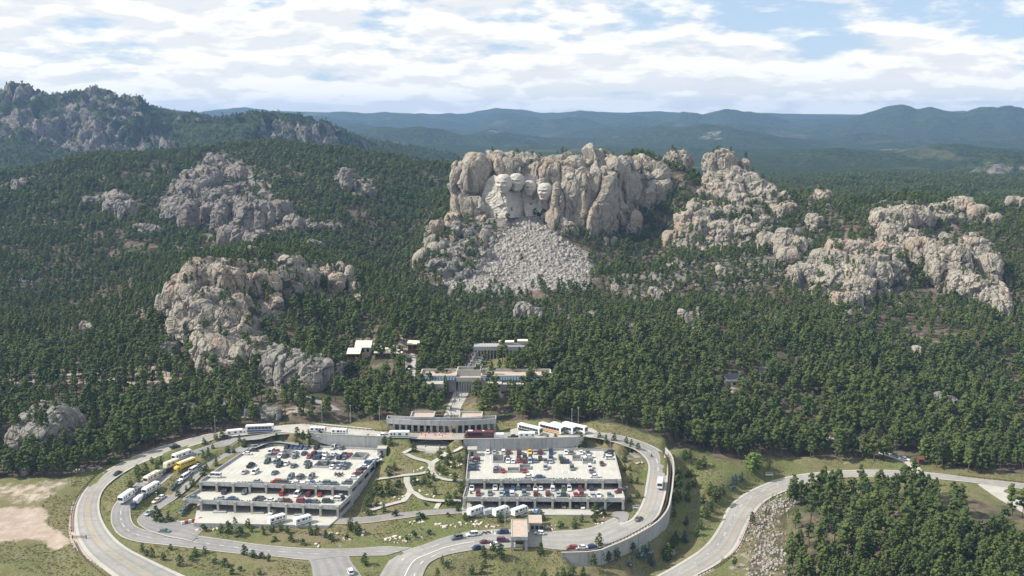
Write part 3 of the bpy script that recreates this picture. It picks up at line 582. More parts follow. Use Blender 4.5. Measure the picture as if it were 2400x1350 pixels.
def monument():
    bl = [B(1098,378,620,62,918,16,.10,-.14), B(1118,372,560,56,915,16), B(1150,372,470,80,925,20), B(1190,367,480,90,928,22), B(1245,366,490,90,930,22), B(1300,368,520,80,928,20), B(1345,364,530,70,925,20), B(1390,362,500,60,930,20), B(1428,357,500,56,938,22), B(1462,362,500,50,950,22),
      B(1095,440,600,60,912,14,.05,-.15), B(1072,500,640,60,905,16), B(1110,540,620,70,902,14), B(1340,410,560,42,905,14), B(1318,430,545,40,903,12), B(1366,398,560,40,905,15), B(1398,395,545,52,908,16,0,.05), B(1372,490,580,60,898,12), B(1335,520,580,60,893,12), B(1310,505,560,60,897,10), B(1418,430,560,44,922,16),
      B(1140,505,550,80,908,12), B(1215,508,545,110,908,12), B(1270,505,548,90,908,12), B(1150,400,530,80,925,12), B(1230,430,520,110,930,12), B(1290,410,520,70,926,12),
      B(1095,570,640,80,858,14,.3), B(1055,545,620,60,868,13,.2), B(1020,518,550,26,880,6), B(1030,520,545,20,878,5), B(1015,550,630,36,862,9), B(1040,600,650,50,838,10,.3), B(1075,615,662,60,832,9,.3), B(1120,540,600,60,872,10,.3), B(1150,530,570,50,884,9,.2), B(1000,590,640,26,850,6), B(1030,570,640,50,850,10,.3),
      B(1480,395,500,50,955,16), B(1510,400,520,46,958,14), B(1536,396,500,36,965,14), B(1500,372,430,50,985,14), B(1460,480,560,40,930,12), B(1480,500,560,40,925,10), B(1440,440,520,36,945,14), B(1550,430,500,26,965,9)]
    me, c = rock_mesh('cliff', bl, 0.95, [(26, 5.0), (9.5, 1.1), (4.0, 0.4)], 3, stretch=0.33)
    me.materials.clear(); root = empty('carved_mountain', (float(c[0]), float(c[1]), float(zat(c[0], 880.0))))
    tag(root, 'massive granite cliff with four pale heads carved into its face above a rubble slope', 'mountain')
    cl = link('cliff', me, MAT['granite'], root); cl.location = Vector(c) - Vector(root.location)
    return root
MON = monument()
def carved_head(u, v, w, h, y, yaw, nod, beard, hair, seed, mould=True):
    """a carved head: brow, deep eye sockets, nose, lips, chin and hair, growing out of the cliff behind it"""
    nu, nv = 72, 84; th = np.linspace(-math.pi * 0.80, math.pi * 0.80, nu); ph = np.linspace(-1.48, 1.48, nv); T, Pp = np.meshgrid(th, ph); t = T.ravel(); p = Pp.ravel()
    s = np.sin(p); cwid = np.cos(p) ** 0.72
    jaw = 1 - 0.26 * sstep(0.05, -0.9, s)                     # narrower towards the chin
    X = np.sin(t) * cwid * 0.80 * jaw; Yd = np.cos(t) * cwid * 0.92; Z = s * 1.12
    g = lambda x0, z0, sx, sz: np.exp(-((X - x0) / sx) ** 2 - ((Z - z0) / sz) ** 2) * (np.cos(t) > 0)
    d = 0.08 * g(0, .34, .50, .10) + 0.46 * g(0, -.08, .11, .20) * sstep(.36, -.2, Z) + 0.10 * g(0, .14, .09, .2)
    d -= 0.27 * (g(-.28, .15, .17, .10) + g(.28, .15, .17, .10))
    d += 0.05 * (g(-.28, .13, .10, .05) + g(.28, .13, .10, .05)) + 0.07 * (g(-.38, -.12, .16, .16) + g(.38, -.12, .16, .16))
    d += 0.10 * g(0, -.46, .20, .045) - 0.09 * g(0, -.52, .22, .025) + 0.10 * g(0, -.58, .18, .045) - 0.07 * g(0, -.68, .2, .05) + 0.20 * g(0, -.86, .24, .14)
    if beard: d += 0.16 * g(0, -.90, .50, .25) + 0.06 * fbm(np.stack([X * 6, Z * 3, t * 0], -1), 2, seed) * (Z < -.55)
    hr = sstep(.46, .74, Z + 0.22 * (np.abs(X) > .5) + 0.25 * (np.abs(t) > 1.15)); d += hair * 0.55 * hr * (1 + 0.7 * fbm(np.stack([X * 5, Z * 4, Yd * 5], -1), 3, seed))
    d += 0.03 * fbm(np.stack([X * 7, Z * 7, Yd * 7], -1), 3, seed + 3)
    Yd = Yd + d * np.abs(np.cos(t)) ** 0.5; X = X + d * np.sin(t) * 0.35
    c = at_y(u, v, y); sc = (y * CT - (c[2] - CAMZ) * ST) / FPX; X *= w / 2 * sc * 1.42; Z *= h / 2 * sc * 0.93; Yd *= w / 2 * sc * 1.15
    cn, sn = math.cos(nod), math.sin(nod); Yd, Z = Yd * cn + Z * sn, Z * cn - Yd * sn
    ca, sa = math.cos(yaw), math.sin(yaw); Xw = X * ca - Yd * sa; Yw = -(Yd * ca + X * sa)
    V = np.stack([Xw, Yw, Z], -1); idx = np.arange(nu * nv).reshape(nv, nu)
    F = np.stack([idx[:-1, :-1], idx[:-1, 1:], idx[1:, 1:], idx[1:, :-1]], -1).reshape(-1, 4)
    F = F[:, ::1]; me = mesh_np('carved_head', V, F, True); o = link('carved_head', me, MAT['carved'], MON); o.location = Vector(c) - Vector(MON.location); return o
for args, lab in [((1181,431,35,45,892.5,R(22),R(4),0,.10,1), 'foremost pale carved head, leftmost, above a carved coat'), ((1211,428,33,42,900.5,R(16),R(-4),0,.13,2), 'second carved head with face raised, close behind the foremost'), ((1242,441,28,36,906.5,R(8),R(2),0,.08,3), 'carved head sunk deep in the shaded recess'), ((1278,449,33,40,897.5,R(36),R(4),1,.10,4), 'bearded carved head, rightmost')]:
    carved_head(*args)['label'] = lab
def relief_block(name, poly, yf, label, step=0.8, back=18.0):
    """a carved face of the cliff: its front follows yf over the outline, its body runs back into the rock"""
    us = np.arange(min(p[0] for p in poly), max(p[0] for p in poly) + step, step); vs = np.arange(min(p[1] for p in poly), max(p[1] for p in poly) + step, step); U, Vv = np.meshgrid(us, vs); Yy = yf(U, Vv)
    F3 = np.stack([at_y(a, b, c) for a, b, c in zip(U.ravel(), Vv.ravel(), Yy.ravel())]); n = len(F3); B3 = F3 + (0, back, 0); B3[:, 0] = F3[:, 0] * 1.0
    nv, nu = U.shape; idx = np.arange(n).reshape(nv, nu); cu, cv = (U[:-1, :-1] + step / 2), (Vv[:-1, :-1] + step / 2); ok = in_poly(cu, cv, poly); fs = []
    for j in range(nv - 1):
        for i in range(nu - 1):
            if not ok[j, i]: continue
            a, b, c, d = idx[j, i], idx[j, i + 1], idx[j + 1, i + 1], idx[j + 1, i]; fs.append((d, c, b, a)); fs.append((a + n, b + n, c + n, d + n))
            for (p, q, jj, ii) in ((a, b, j - 1, i), (b, c, j, i + 1), (c, d, j + 1, i), (d, a, j, i - 1)):
                if not (0 <= jj < nv - 1 and 0 <= ii < nu - 1 and ok[jj, ii]): fs.append((p, q, q + n, p + n))
    V = np.vstack([F3, B3]); used = np.unique(np.array(fs)); mp = np.full(len(V), -1); mp[used] = np.arange(len(used)); V = V[used]; c = V.mean(0)
    me = mesh_np(name, V - c, mp[np.array(fs)]); o = link(name, me, MAT['carved'], MON); o.location = Vector(c) - Vector(MON.location); o['label'] = label; return o
def _nz(U, V, sc, s): return fbm(np.stack([U.ravel() / sc, V.ravel() / sc, 0 * U.ravel()], -1), 3, s).reshape(U.shape)
def y_coat(U, V):
    r = 1184 + (V - 450) * .10 + 2 * _nz(U, V, 14, 3); y = 897.5 - (V - 420) * .105 + np.where(U < r, (r - U) * .17, (U - r) * .46)
    k = (V + .22 * U + 9 * _nz(U, V, 22, 5)) / 7.5; y -= np.where(U < r + 4, 0.4, .2) * ((k % 1) ** 2) * sstep(448, 462, V + (U < 1150) * 40)
    t = in_poly(U, V, [(1170,443),(1182,478),(1190,470),(1194,452),(1186,446)]); l1 = in_poly(U, V, [(1152,470),(1172,446),(1181,478),(1168,484)]); y -= np.where(t, .5, 0) + np.where(l1, 1.5, 0)
    return y + .6 * _nz(U, V, 7, 8)
relief_block('carved_coat', [(1143,420),(1157,410),(1168,414),(1172,440),(1188,450),(1210,448),(1226,450),(1233,478),(1233,506),(1205,511),(1165,511),(1123,508),(1121,500),(1130,456)], y_coat, 'pale carved chest and lapels below the foremost head')
def y_bust(U, V):
    r = 1266 + (V - 430) * .02; y = 905 - np.clip(V - 465, 0, 50) * .14 + np.where(U < r, (r - U) * .3, (U - r) * .12); k = (V + .12 * U + 3 * _nz(U, V, 15, 5)) / 7.5
    y -= ((k % 1) ** 2) * 1.2 * (U > 1296); return y + .6 * _nz(U, V, 7, 9)
relief_block('carved_shoulder', [(1256,424),(1275,416),(1296,414),(1312,424),(1318,455),(1324,480),(1322,500),(1300,508),(1280,508),(1257,494),(1262,470),(1260,450)], y_bust, 'roughly hewn pale block round and below the bearded head')
relief_block('carved_recess', [(1222,420),(1234,408),(1260,412),(1264,445),(1262,482),(1258,506),(1232,508),(1224,460)], lambda U, V: 910.5 + .5 * _nz(U, V, 8, 2) - np.clip(V - 470, 0, 30) * .35, 'blasted back wall of the recess between the heads')
FC = [(16, 2.4), (6.5, 1.2), (3.2, 0.45)]; C2 = [(17, 2.3), (7, 1.2), (3.2, 0.45)]; C3 = [(12, 1.8), (5, 0.9), (2.6, 0.35)]; C4 = [(9, 1.4), (3.8, 0.6)]
rock('granite_tower', 'tall square granite tower on the summit ridge right of the carved cliff', [B(1672,358,450,44,992,12), B(1700,356,455,56,990,13), B(1728,376,450,30,994,10), B(1690,400,470,90,985,14), B(1748,372,420,16,998,5), B(1752,395,440,24,996,6)], 1.0, C3, 21)
rock('granite_tor', 'rounded split granite knob on the summit ridge with pines on both sides', [B(1570,362,400,36,1020,9), B(1592,355,405,42,1018,10), B(1616,372,400,14,1022,5), B(1555,372,400,24,1024,6), B(1535,370,392,20,1030,6)], 1.0, C3, 22)
rock('granite_ridge', 'broad blocky granite slope below the square summit tower', [B(1740,403,470,70,972,16,.3), B(1700,430,520,90,955,20,.4), B(1770,425,490,60,965,16,.3), B(1800,440,500,60,955,14,.3), B(1830,460,510,50,948,12,.3), B(1730,470,540,110,935,20,.4), B(1660,440,520,60,950,16,.3), B(1640,470,560,70,930,16,.4), B(1780,480,530,80,935,14,.35)] + fill([(1640,450),(1720,410),(1800,430),(1850,480),(1780,520),(1640,540)], lambda u, v: 985 - (v - 400) * 0.55, 26, (20, 42), (24, 55), 5, 6), 1.1, C2, 23)
rock('granite_buttress', 'cluster of rounded granite buttresses at the foot of the blocky slope', [B(1600,500,580,40,890,10,.25), B(1632,480,590,44,888,12,.25), B(1612,530,590,50,878,10,.25), B(1672,505,580,44,885,12,.25), B(1700,520,585,44,880,10,.25), B(1655,545,592,40,872,9,.25), B(1575,540,585,36,880,8,.2)] + fill([(1590,500),(1700,500),(1715,575),(1590,580)], 880, 12, (18, 30), (24, 44), 6, 5), 0.9, C3, 24)
rock('granite_spire', 'stepped granite spire standing alone behind the pines', [B(1905,455,500,40,975,9), B(1930,448,505,40,972,10), B(1918,444,490,26,976,8), B(1945,462,500,18,974,6), B(1895,475,505,30,972,8)], 0.9, C4, 25)
rock('granite_ledge', 'flat topped granite wall high on the right slope', [BG(2075,490,540,60,905,12), BG(2110,484,545,70,900,12), BG(2150,487,540,60,902,12), BG(2180,500,535,40,905,10), BG(2060,500,560,30,900,9), BG(2210,495,530,50,915,10), BG(2235,505,525,30,918,8)], 0.9, C3, 26)
rock('granite_spine', 'long thin granite spine descending to the right beyond the flat ledge', [BG(2190,478,510,30,960,8), BG(2225,468,505,44,955,9), BG(2262,462,505,44,950,9), BG(2290,478,515,40,945,9), BG(2320,500,535,40,935,9), BG(2245,462,490,30,955,8)], 0.9, C4, 27)
rock('granite_outcrop', 'small low granite outcrop at the right edge of the picture', [B(2375,460,482,30,1010,7), B(2400,463,485,36,1008,8), B(2430,460,490,36,1006,8)], 0.9, C4, 28)
rock('granite_dome', 'wide granite dome with scattered pines, left one of the two on the right slope', [BG(1975,563,640,80,775,16,.35), BG(1940,585,650,80,765,16,.35), BG(2010,570,640,70,775,16,.3), BG(1890,615,665,60,752,12,.3), BG(1980,620,690,120,745,18,.4), BG(1930,640,700,80,738,12,.35), BG(2040,600,680,90,760,16,.35), BG(2080,570,640,60,795,12,.3), BG(2090,610,670,70,770,12,.3), BG(1860,625,672,36,748,9,.2), BG(1985,680,725,70,722,9,.3), BG(2010,650,720,60,730,10,.3)] + fill([(1870,620),(1960,575),(2090,590),(2100,650),(1980,700),(1880,660)], lambda u, v: 790 - (v - 570) * 0.42, 22, (22, 44), (18, 38), 8, 4), 0.8, C3, 29)
rock('granite_fin', 'steep granite fins running down to the right of the wide dome', [BG(2120,545,600,60,820,12,.25), BG(2160,560,640,60,800,12,.25), BG(2200,570,660,60,790,12,.25), BG(2240,575,680,60,780,14,.3), BG(2285,560,650,60,800,14,.25), BG(2310,590,680,50,790,12,.3), BG(2205,610,680,50,768,9,.2), BG(2260,640,700,70,755,12,.3), BG(2300,660,720,70,745,12,.3), BG(2335,665,740,50,735,10,.3), BG(2090,520,590,50,845,12,.2), BG(2345,700,750,36,725,8,.2)] + fill([(2090,550),(2300,570),(2350,730),(2260,700),(2190,640)], lambda u, v: 860 - (v - 530) * 0.62, 22, (18, 36), (22, 44), 9, 4), 0.8, C3, 30)
rock('granite_shelf', 'broken granite shelf among pines below the blocky slope', [BG(1800,545,595,40,850,9,.2), BG(1835,538,600,50,845,10,.25), BG(1870,555,600,40,840,9,.2), BG(1850,580,625,50,828,8,.2)], 0.8, C4, 31)
rock('granite_block', 'single weathered block above the broken granite shelf', [BG(1905,500,545,30,905,7), BG(1918,510,548,24,903,6)], 0.8, C4, 39)
# left group
def big_rock():
    bl = [B(470,605,700,70,605,14,.25), B(510,608,720,80,608,16,.25), B(545,615,720,70,612,15,.25), B(448,660,790,60,590,14,.2), B(490,680,820,90,585,18,.3), B(540,700,850,90,580,18,.35), B(450,740,800,60,580,12,.2), B(520,780,880,100,563,16,.3), B(480,760,860,50,568,12,.25), B(580,800,890,90,558,14,.3), B(540,840,905,80,548,12,.3), B(620,820,900,80,553,12,.25), B(590,640,740,60,622,14,.3), B(620,640,760,70,622,14,.3), B(640,700,800,60,605,13,.35), B(600,730,830,70,590,13,.35), B(405,665,740,40,600,8,.2), B(388,690,730,26,604,6), B(425,650,720,36,604,8,.2)]
    return rock('granite_crag', 'largest granite crag, tall and leaning, above the left parking garage', bl + fill([(450,620),(560,620),(640,700),(640,800),(560,880),(500,860),(440,770)], lambda u, v: 626 - (v - 620) * 0.27, 26, (26, 52), (30, 60), 10, 4), 0.6, [(14, 2.0), (5.5, 0.9), (2.3, 0.3)], 32)
big_rock()
rock('granite_hump', 'smooth granite hump with a dark cleft beside the crag foot', [BG(650,812,905,60,548,10,.2), BG(690,825,915,80,545,12,.3), BG(740,840,915,80,543,11,.35), BG(780,850,900,50,545,9,.3), BG(640,830,890,50,552,9), BG(705,850,912,100,540,9,.4)], 0.55, C4, 33, 'granite_grey')
rock('granite_crest', 'broken granite crest trailing right from the top of the crag', [BG(685,600,660,50,655,10), BG(650,630,680,50,648,9), BG(720,625,680,50,655,9), BG(760,630,680,40,658,8), BG(790,640,690,40,655,8), BG(820,622,680,22,660,5), BG(775,618,650,16,664,4), BG(830,660,700,26,648,6), BG(845,690,720,30,640,6), BG(800,618,650,14,664,4)], 0.6, C4, 34)
rock('grey_outcrop', 'rounded grey granite outcrop at the left edge near the dirt clearing', [BG(112,938,1040,64,494,9), BG(78,968,1065,66,488,9), BG(140,950,1060,60,492,9), BG(165,960,1045,48,498,8), BG(50,998,1080,56,484,7), BG(100,990,1080,84,482,8), BG(34,1035,1090,36,478,5), BG(187,972,1040,26,500,5)], 0.45, [(9, 0.9), (3.6, 0.35), (1.6, 0.12)], 35, 'granite_grey')
rock('stone_pillar', 'short split stone pillar at the wood edge by the dirt clearing', [BG(52,1080,1112,12,464,1.4), BG(64,1081,1112,12,464,1.4), BG(58,1095,1116,20,463,1.6)], 0.25, [(3, 0.4), (1.2, 0.2)], 36)
rock('grey_ledge', 'low grey ledge half hidden by pines behind the upper road', [BG(460,955,985,60,508,5), BG(500,945,975,60,514,6), BG(550,935,965,60,520,6), BG(590,945,975,40,516,5), BG(640,955,990,40,508,4)], 0.5, C4, 37, 'granite_grey')
rock('hillside_slab', 'small tilted slab standing among pines left of the crag', [BG(375,810,860,30,572,6,.2), BG(398,800,850,36,576,6,.2), BG(390,830,870,40,568,5,.2)], 0.5, C4, 38, 'granite_grey')
GYF = lambda u, v: ground(u, v)[1] + 2.0
rock('granite_slope', 'jumble of rounded granite blocks filling the slope under the square summit tower', fill([(1640,470),(1720,440),(1850,480),(1850,515),(1790,560),(1720,595),(1580,585),(1590,520)], GYF, 52, (18, 44), (20, 46), 71, 3, 6), 0.9, C3, 71)
rock('granite_slabs', 'lichen grey slabs and blocks left of the rubble slope, below the carved cliff', fill([(1000,525),(1110,525),(1175,560),(1140,610),(1075,670),(1030,650),(1005,620)], GYF, 46, (16, 40), (16, 40), 72, 3, 5), 0.8, C3, 72, 'granite_grey')
rock('granite_dome', 'weathered slabs spread over the lower face of the wide dome', fill([(1850,650),(1960,575),(2110,580),(2135,660),(1990,735),(1930,700)], GYF, 46, (20, 46), (16, 36), 73, 3, 5), 0.8, C3, 73)
rock('granite_fin', 'blocks and ribs filling the slope between the steep fins', fill([(2060,550),(2200,560),(2310,560),(2365,720),(2330,745),(2260,700),(2150,620)], GYF, 50, (18, 40), (20, 44), 74, 3, 5), 0.8, C3, 74)
rock('granite_rubble', 'scattered blocks in the gully right of the rubble slope', fill([(1400,560),(1440,560),(1460,640),(1600,620),(1620,680),(1460,720)], GYF, 16, (12, 26), (12, 26), 75, 3, 4), 0.8, C4, 75)
# wooded ridge behind
rock('ridge_crag', 'long craggy granite face in the middle of the wooded ridge', [BG(462,410,485,66,1240,16,.4), BG(485,395,450,60,1240,14,.4), BG(470,395,440,90,1290,18,.5), BG(500,365,420,50,1310,14,.4), BG(440,420,480,80,1250,16,.5), BG(410,455,500,70,1215,14,.5), BG(500,440,490,60,1230,14,.3)], 1.3, FC, 41, 'granite_far')
rock('ridge_pinnacles', 'group of grey pinnacles standing out of the lower wooded ridge', [BG(400,485,530,40,1100,12,.2), BG(435,480,550,36,1090,10,.1), BG(452,476,545,26,1090,8), BG(490,470,530,40,1110,12,.2), BG(525,460,560,40,1095,14,.1), BG(552,460,545,34,1100,10), BG(580,465,570,60,1085,16,.2), BG(610,475,560,60,1090,14,.2), BG(650,470,520,60,1110,12,.2), BG(545,530,585,70,1065,12,.2), BG(600,540,590,50,1060,12,.2)], 1.2, FC, 42, 'granite_far')
rock('ridge_wall', 'thin broken rock wall right of the grey pinnacles', [BG(690,510,545,40,1080,10), BG(730,520,545,60,1078,8), BG(775,525,545,50,1076,8), BG(655,530,560,40,1070,8)], 1.2, FC, 43, 'granite_far')
rock('ridge_boulder', 'dark rounded knob on the left part of the wooded ridge', [BG(280,455,500,50,1190,12), BG(295,470,520,44,1180,12), BG(225,460,490,50,1200,8), BG(262,470,505,40,1190,10)], 1.2, FC, 44, 'granite_far')
rock('ridge_slab', 'pale slab lying in trees below the dark rounded knob', [BG(330,520,545,40,1060,8,.3), BG(355,535,556,40,1050,8,.3)], 1.2, FC, 45, 'granite_far')
rock('ridge_tooth', 'single grey tooth of rock high on the right shoulder of the ridge', [BG(810,395,445,26,1300,8), BG(815,415,450,30,1295,8), BG(795,420,440,20,1305,6)], 1.2, FC, 46, 'granite_far')
rock('ridge_ribs', 'two pale vertical ribs on the right shoulder of the ridge', [BG(862,430,475,16,1210,5), BG(872,440,470,18,1210,5)], 1.0, C4, 47, 'granite_far')
rock('ridge_bluff', 'small pink bluff at the left edge of the wooded ridge', [BG(50,420,458,32,1330,9), BG(40,430,455,24,1330,8), BG(8,430,450,16,1340,6)], 1.2, FC, 48, 'granite_far')
for i, (bb, lab) in enumerate([([BG(550,392,432,56,1330,10,.4)], 'upper ledge on the ridge right of the long craggy face'), ([BG(570,428,452,40,1280,9,.4)], 'middle ledge on the ridge above the pinnacles'), ([BG(520,438,472,56,1240,10,.3)], 'lower ledge directly above the pinnacles')]): rock('ridge_ledge', lab, bb, 1.2, FC, 49 + 20 * i, 'granite_far')
rock('ridge_tor', 'lone pale tor on the ridge top left of the carved cliff', [B(960,378,398,24,1400,8), B(970,376,398,24,1400,7)], 1.1, C4, 50, 'granite_far')
for i, (u, v, w, h, yoff, lab) in enumerate([(1240,740,60,56,0,'bare slab in the pines straight below the rubble slope'), (1600,740,24,30,0,'small boulder outcrop in the forest right of the rubble slope'), (1970,800,20,24,0,'single upright boulder in dense forest below the wide dome'), (2110,718,26,30,0,'pair of boulders below the steep fins'), (2015,742,22,30,0,'narrow boulder below the dome foot'), (2160,830,50,34,0,'low grey slab in forest above the highway'), (2215,945,60,44,0,'grey ledge in the forest right above the highway'), (1540,690,30,34,0,'cluster of blocks beside the rubble slope edge'), (590,590,30,26,0,'pink boulder on the slope behind the crag'), (205,765,34,24,0,'grey slab in the woods far left'), (1395,745,26,30,0,'tilted block among pines below the rubble'), (1700,640,40,30,0,'blocks below the granite buttresses'), (740,575,40,24,0,'pale ledge low on the wooded ridge')]):
    g = ground(u, v + h / 2); rock('forest_boulder', lab, [B(u - w * .2, v - h * .5, v + h * .6, w * .7, g[1] + 3, None, .2), B(u + w * .22, v - h * .3, v + h * .6, w * .6, g[1] + 2, None, .2)], 0.8, [(6, 1.2), (2.6, 0.5)], 60 + i, 'granite' if i % 2 else 'granite_grey')
# ------------------------------------------------------------------ trees
_I1V, _I1F = icos(1)
def crown_mesh(name, seed, kind='pine', clumps=36, leaves=180, H=14.0, base=0.22):
    rg = np.random.default_rng(seed); Vs, Fs = [], []; n = 0
    iv, if_ = (_I1V, _I1F)
    R0 = H * (0.185 if kind == 'pine' else 0.24 if kind == 'spruce' else 0.36)
    C = []
    for k in range(clumps):
        f = (k + rg.uniform(0, 1)) / clumps if kind == 'spruce' else rg.uniform(0, 1) ** 0.85
        if kind == 'spruce': r = R0 * (1.02 - f) ** 0.9
        elif kind == 'leafy': r = R0 * math.sqrt(max(0.03, 1 - (2 * f - 0.9) ** 2 * 0.85))
        else: r = R0 * (math.sin(math.pi * min(1, (f * 0.78 + 0.20) ** 0.9)) ** 0.75 * 0.95 + 0.10)
        a = k * 2.39996 + rg.uniform(-.6, .6); rr = r * rg.uniform(0.25, 0.88) if f < 0.93 else r * 0.2
        z = H * (base + (0.95 - base) * f) + H * rg.uniform(-.02, .02); c = np.array([rr * math.cos(a), rr * math.sin(a), z - rr * 0.10])
        s = R0 * rg.uniform(0.20, 0.36) * (1 - .3 * f) * (44 / max(clumps, 16)) ** 0.38 + 0.05 * (H > 8); C.append((c, s, r))
        sc = s * np.array([1, 1, rg.uniform(0.7, 1.05) if kind != 'spruce' else 0.5]) * (1 + 0.45 * rg.uniform(-1, 1, (len(iv), 1)))
        Vs.append(iv * sc + c); Fs.append(if_ + n); n += len(iv)
    V = [np.vstack(Vs)]; F = [np.vstack(Fs)]
    for k in range(leaves):      # ragged sprays of needles round the clumps
        c, s, r = C[rg.integers(len(C))]; d = rg.normal(size=3); d /= np.linalg.norm(d); p = c + d * s * rg.uniform(0.8, 1.35) * (1, 1, 0.8)
        e1 = rg.normal(size=3); e1 /= np.linalg.norm(e1); e2 = np.cross(e1, d); q = s * rg.uniform(0.4, 0.95)
        V.append(np.array([p - e1 * q * 0.5, p + e2 * q * 0.7, p + d * q + e1 * q * 0.3])); F.append(np.array([[n, n + 1, n + 2]])); n += 3
    return mesh_np(name, np.vstack(V), np.vstack(F), False)
def trunk_mesh(name, H, seed, top=0.9, r=0.017, limbs=5):
    rg = np.random.default_rng(seed); mb = MB(); z0 = -0.6; x = y = 0.0; rr = H * r
    for k in range(3):
        z1 = H * top * (k + 1) / 3; nx, ny = x + rg.uniform(-.1, .1), y + rg.uniform(-.1, .1); r1 = H * r * (1 - (k + 1) / 3 * 0.85)
        mb.tube((x, y, z0), (nx, ny, z1), rr, r1, 6); x, y, z0, rr = nx, ny, z1, r1
    for k in range(limbs):
        z = H * rg.uniform(0.25, 0.7); a = rg.uniform(0, 6.28); l = H * rg.uniform(0.07, 0.14); mb.tube((0, 0, z), (l * math.cos(a), l * math.sin(a), z + l * 0.25), H * 0.005, H * 0.002, 3)
    return mb.mesh(name)
def merged_tree(name, crown, trunk, mats):
    """a far tree for the forest mass: crown and trunk in one mesh with two materials"""
    nv = len(crown.vertices); a = np.empty(nv * 3, np.float32); crown.vertices.foreach_get('co', a); b = np.empty(len(trunk.vertices) * 3, np.float32); trunk.vertices.foreach_get('co', b)
    V = np.vstack([a.reshape(-1, 3), b.reshape(-1, 3)]); fs = [tuple(p.vertices) for p in crown.polygons] + [tuple(i + nv for i in p.vertices) for p in trunk.polygons]
    me = bpy.data.meshes.new(name); me.from_pydata(V.tolist(), [], fs); mi = [0] * len(crown.polygons) + [1] * len(trunk.polygons); me.polygons.foreach_set('material_index', mi)
    for m in mats: me.materials.append(MAT[m])
    me.update(); return me
PINES = [(crown_mesh('crown', 100 + i, 'pine', 85, 620, 14.0, b), trunk_mesh('trunk', 14.0, 100 + i)) for i, b in enumerate([0.30, 0.22, 0.36, 0.26, 0.42, 0.18])]
YOUNG = [(crown_mesh('crown', 140 + i, 'pine', 60, 420, 5.0, 0.06), trunk_mesh('trunk', 5.0, 140 + i, r=0.018, limbs=0)) for i in range(4)]
for c, t in YOUNG:      # young pines are broader for their height
    n = len(c.vertices); a = np.empty(n * 3, np.float32); c.vertices.foreach_get('co', a); a = a.reshape(-1, 3); a[:, :2] *= 1.45; c.vertices.foreach_set('co', a.ravel()); c.update()
SPRUCES = [(crown_mesh('crown', 160 + i, 'spruce', 40, 260, 7.0, 0.05), trunk_mesh('trunk', 7.0, 160 + i, limbs=0)) for i in range(2)]
LEAFY = [(crown_mesh('crown', 170 + i, 'leafy', 34, 260, 6.0, 0.18), trunk_mesh('trunk', 6.0, 170 + i, top=0.6, r=0.014, limbs=2)) for i in range(2)]
for (lst, m) in ((PINES, 'pine'), (YOUNG, 'pine'), (SPRUCES, 'spruce'), (LEAFY, 'leafy')):
    for c, t in lst: c.materials.append(MAT[m]); t.materials.append(MAT['bark'])
FAR = []
for i in range(5): FAR.append(merged_tree('far_pine', crown_mesh('c', 200 + i, 'pine', 34, 170, 13.0, [0.24, 0.3, 0.2, 0.36, 0.27][i]), trunk_mesh('t', 13.0, 200 + i, limbs=0), ('pine', 'bark')))
FAR.append(merged_tree('far_dead_pine', crown_mesh('c', 220, 'pine', 40, 160, 11.0, 0.3), trunk_mesh('t', 11.0, 220, limbs=3), ('dead', 'bark')))
FAR.append(merged_tree('far_leafy', crown_mesh('c', 221, 'leafy', 14, 60, 4.0, 0.1), trunk_mesh('t', 4.0, 221, limbs=0), ('leafy', 'bark')))
def scatter_group(name, meshes):
    """geometry nodes: one of the meshes on each point, chosen, turned and sized by point attributes"""
    ng = bpy.data.node_groups.new(name, 'GeometryNodeTree'); ng.interface.new_socket('Geometry', in_out='INPUT', socket_type='NodeSocketGeometry'); ng.interface.new_socket('Geometry', in_out='OUTPUT', socket_type='NodeSocketGeometry')
    N, L = ng.nodes, ng.links; gi = N.new('NodeGroupInput'); go = N.new('NodeGroupOutput'); j = N.new('GeometryNodeGeometryToInstance')
    for me in reversed(meshes):
        ob = bpy.data.objects.new(me.name, me); oi = N.new('GeometryNodeObjectInfo'); oi.inputs['Object'].default_value = ob; oi.transform_space = 'ORIGINAL'; L.new(oi.outputs['Geometry'], j.inputs[0])
    def attr(n, t):
        a = N.new('GeometryNodeInputNamedAttribute'); a.data_type = t; a.inputs['Name'].default_value = n; return a.outputs['Attribute']
    iop = N.new('GeometryNodeInstanceOnPoints'); iop.inputs['Pick Instance'].default_value = True
    L.new(gi.outputs[0], iop.inputs['Points']); L.new(j.outputs[0], iop.inputs['Instance']); L.new(attr('kind_no', 'INT'), iop.inputs['Instance Index'])
    e2r = N.new('FunctionNodeEulerToRotation'); L.new(attr('turn', 'FLOAT_VECTOR'), e2r.inputs[0]); L.new(e2r.outputs[0], iop.inputs['Rotation']); L.new(attr('size', 'FLOAT_VECTOR'), iop.inputs['Scale'])
    L.new(iop.outputs[0], go.inputs[0]); return ng
def scatter(name, P, kinds, turn, size, ng, **tags):
    me = bpy.data.meshes.new(name); me.vertices.add(len(P)); me.vertices.foreach_set('co', np.asarray(P, np.float32).ravel())
    for n, t, d in (('kind_no', 'INT', np.asarray(kinds, np.int32)), ('turn', 'FLOAT_VECTOR', np.asarray(turn, np.float32)), ('size', 'FLOAT_VECTOR', np.asarray(size, np.float32))):
        a = me.attributes.new(n, t, 'POINT'); a.data.foreach_set('value' if t == 'INT' else 'vector', d.ravel())
    o = link(name, me); md = o.modifiers.new('scatter', 'NODES'); md.node_group = ng; tag(o, **tags); return o

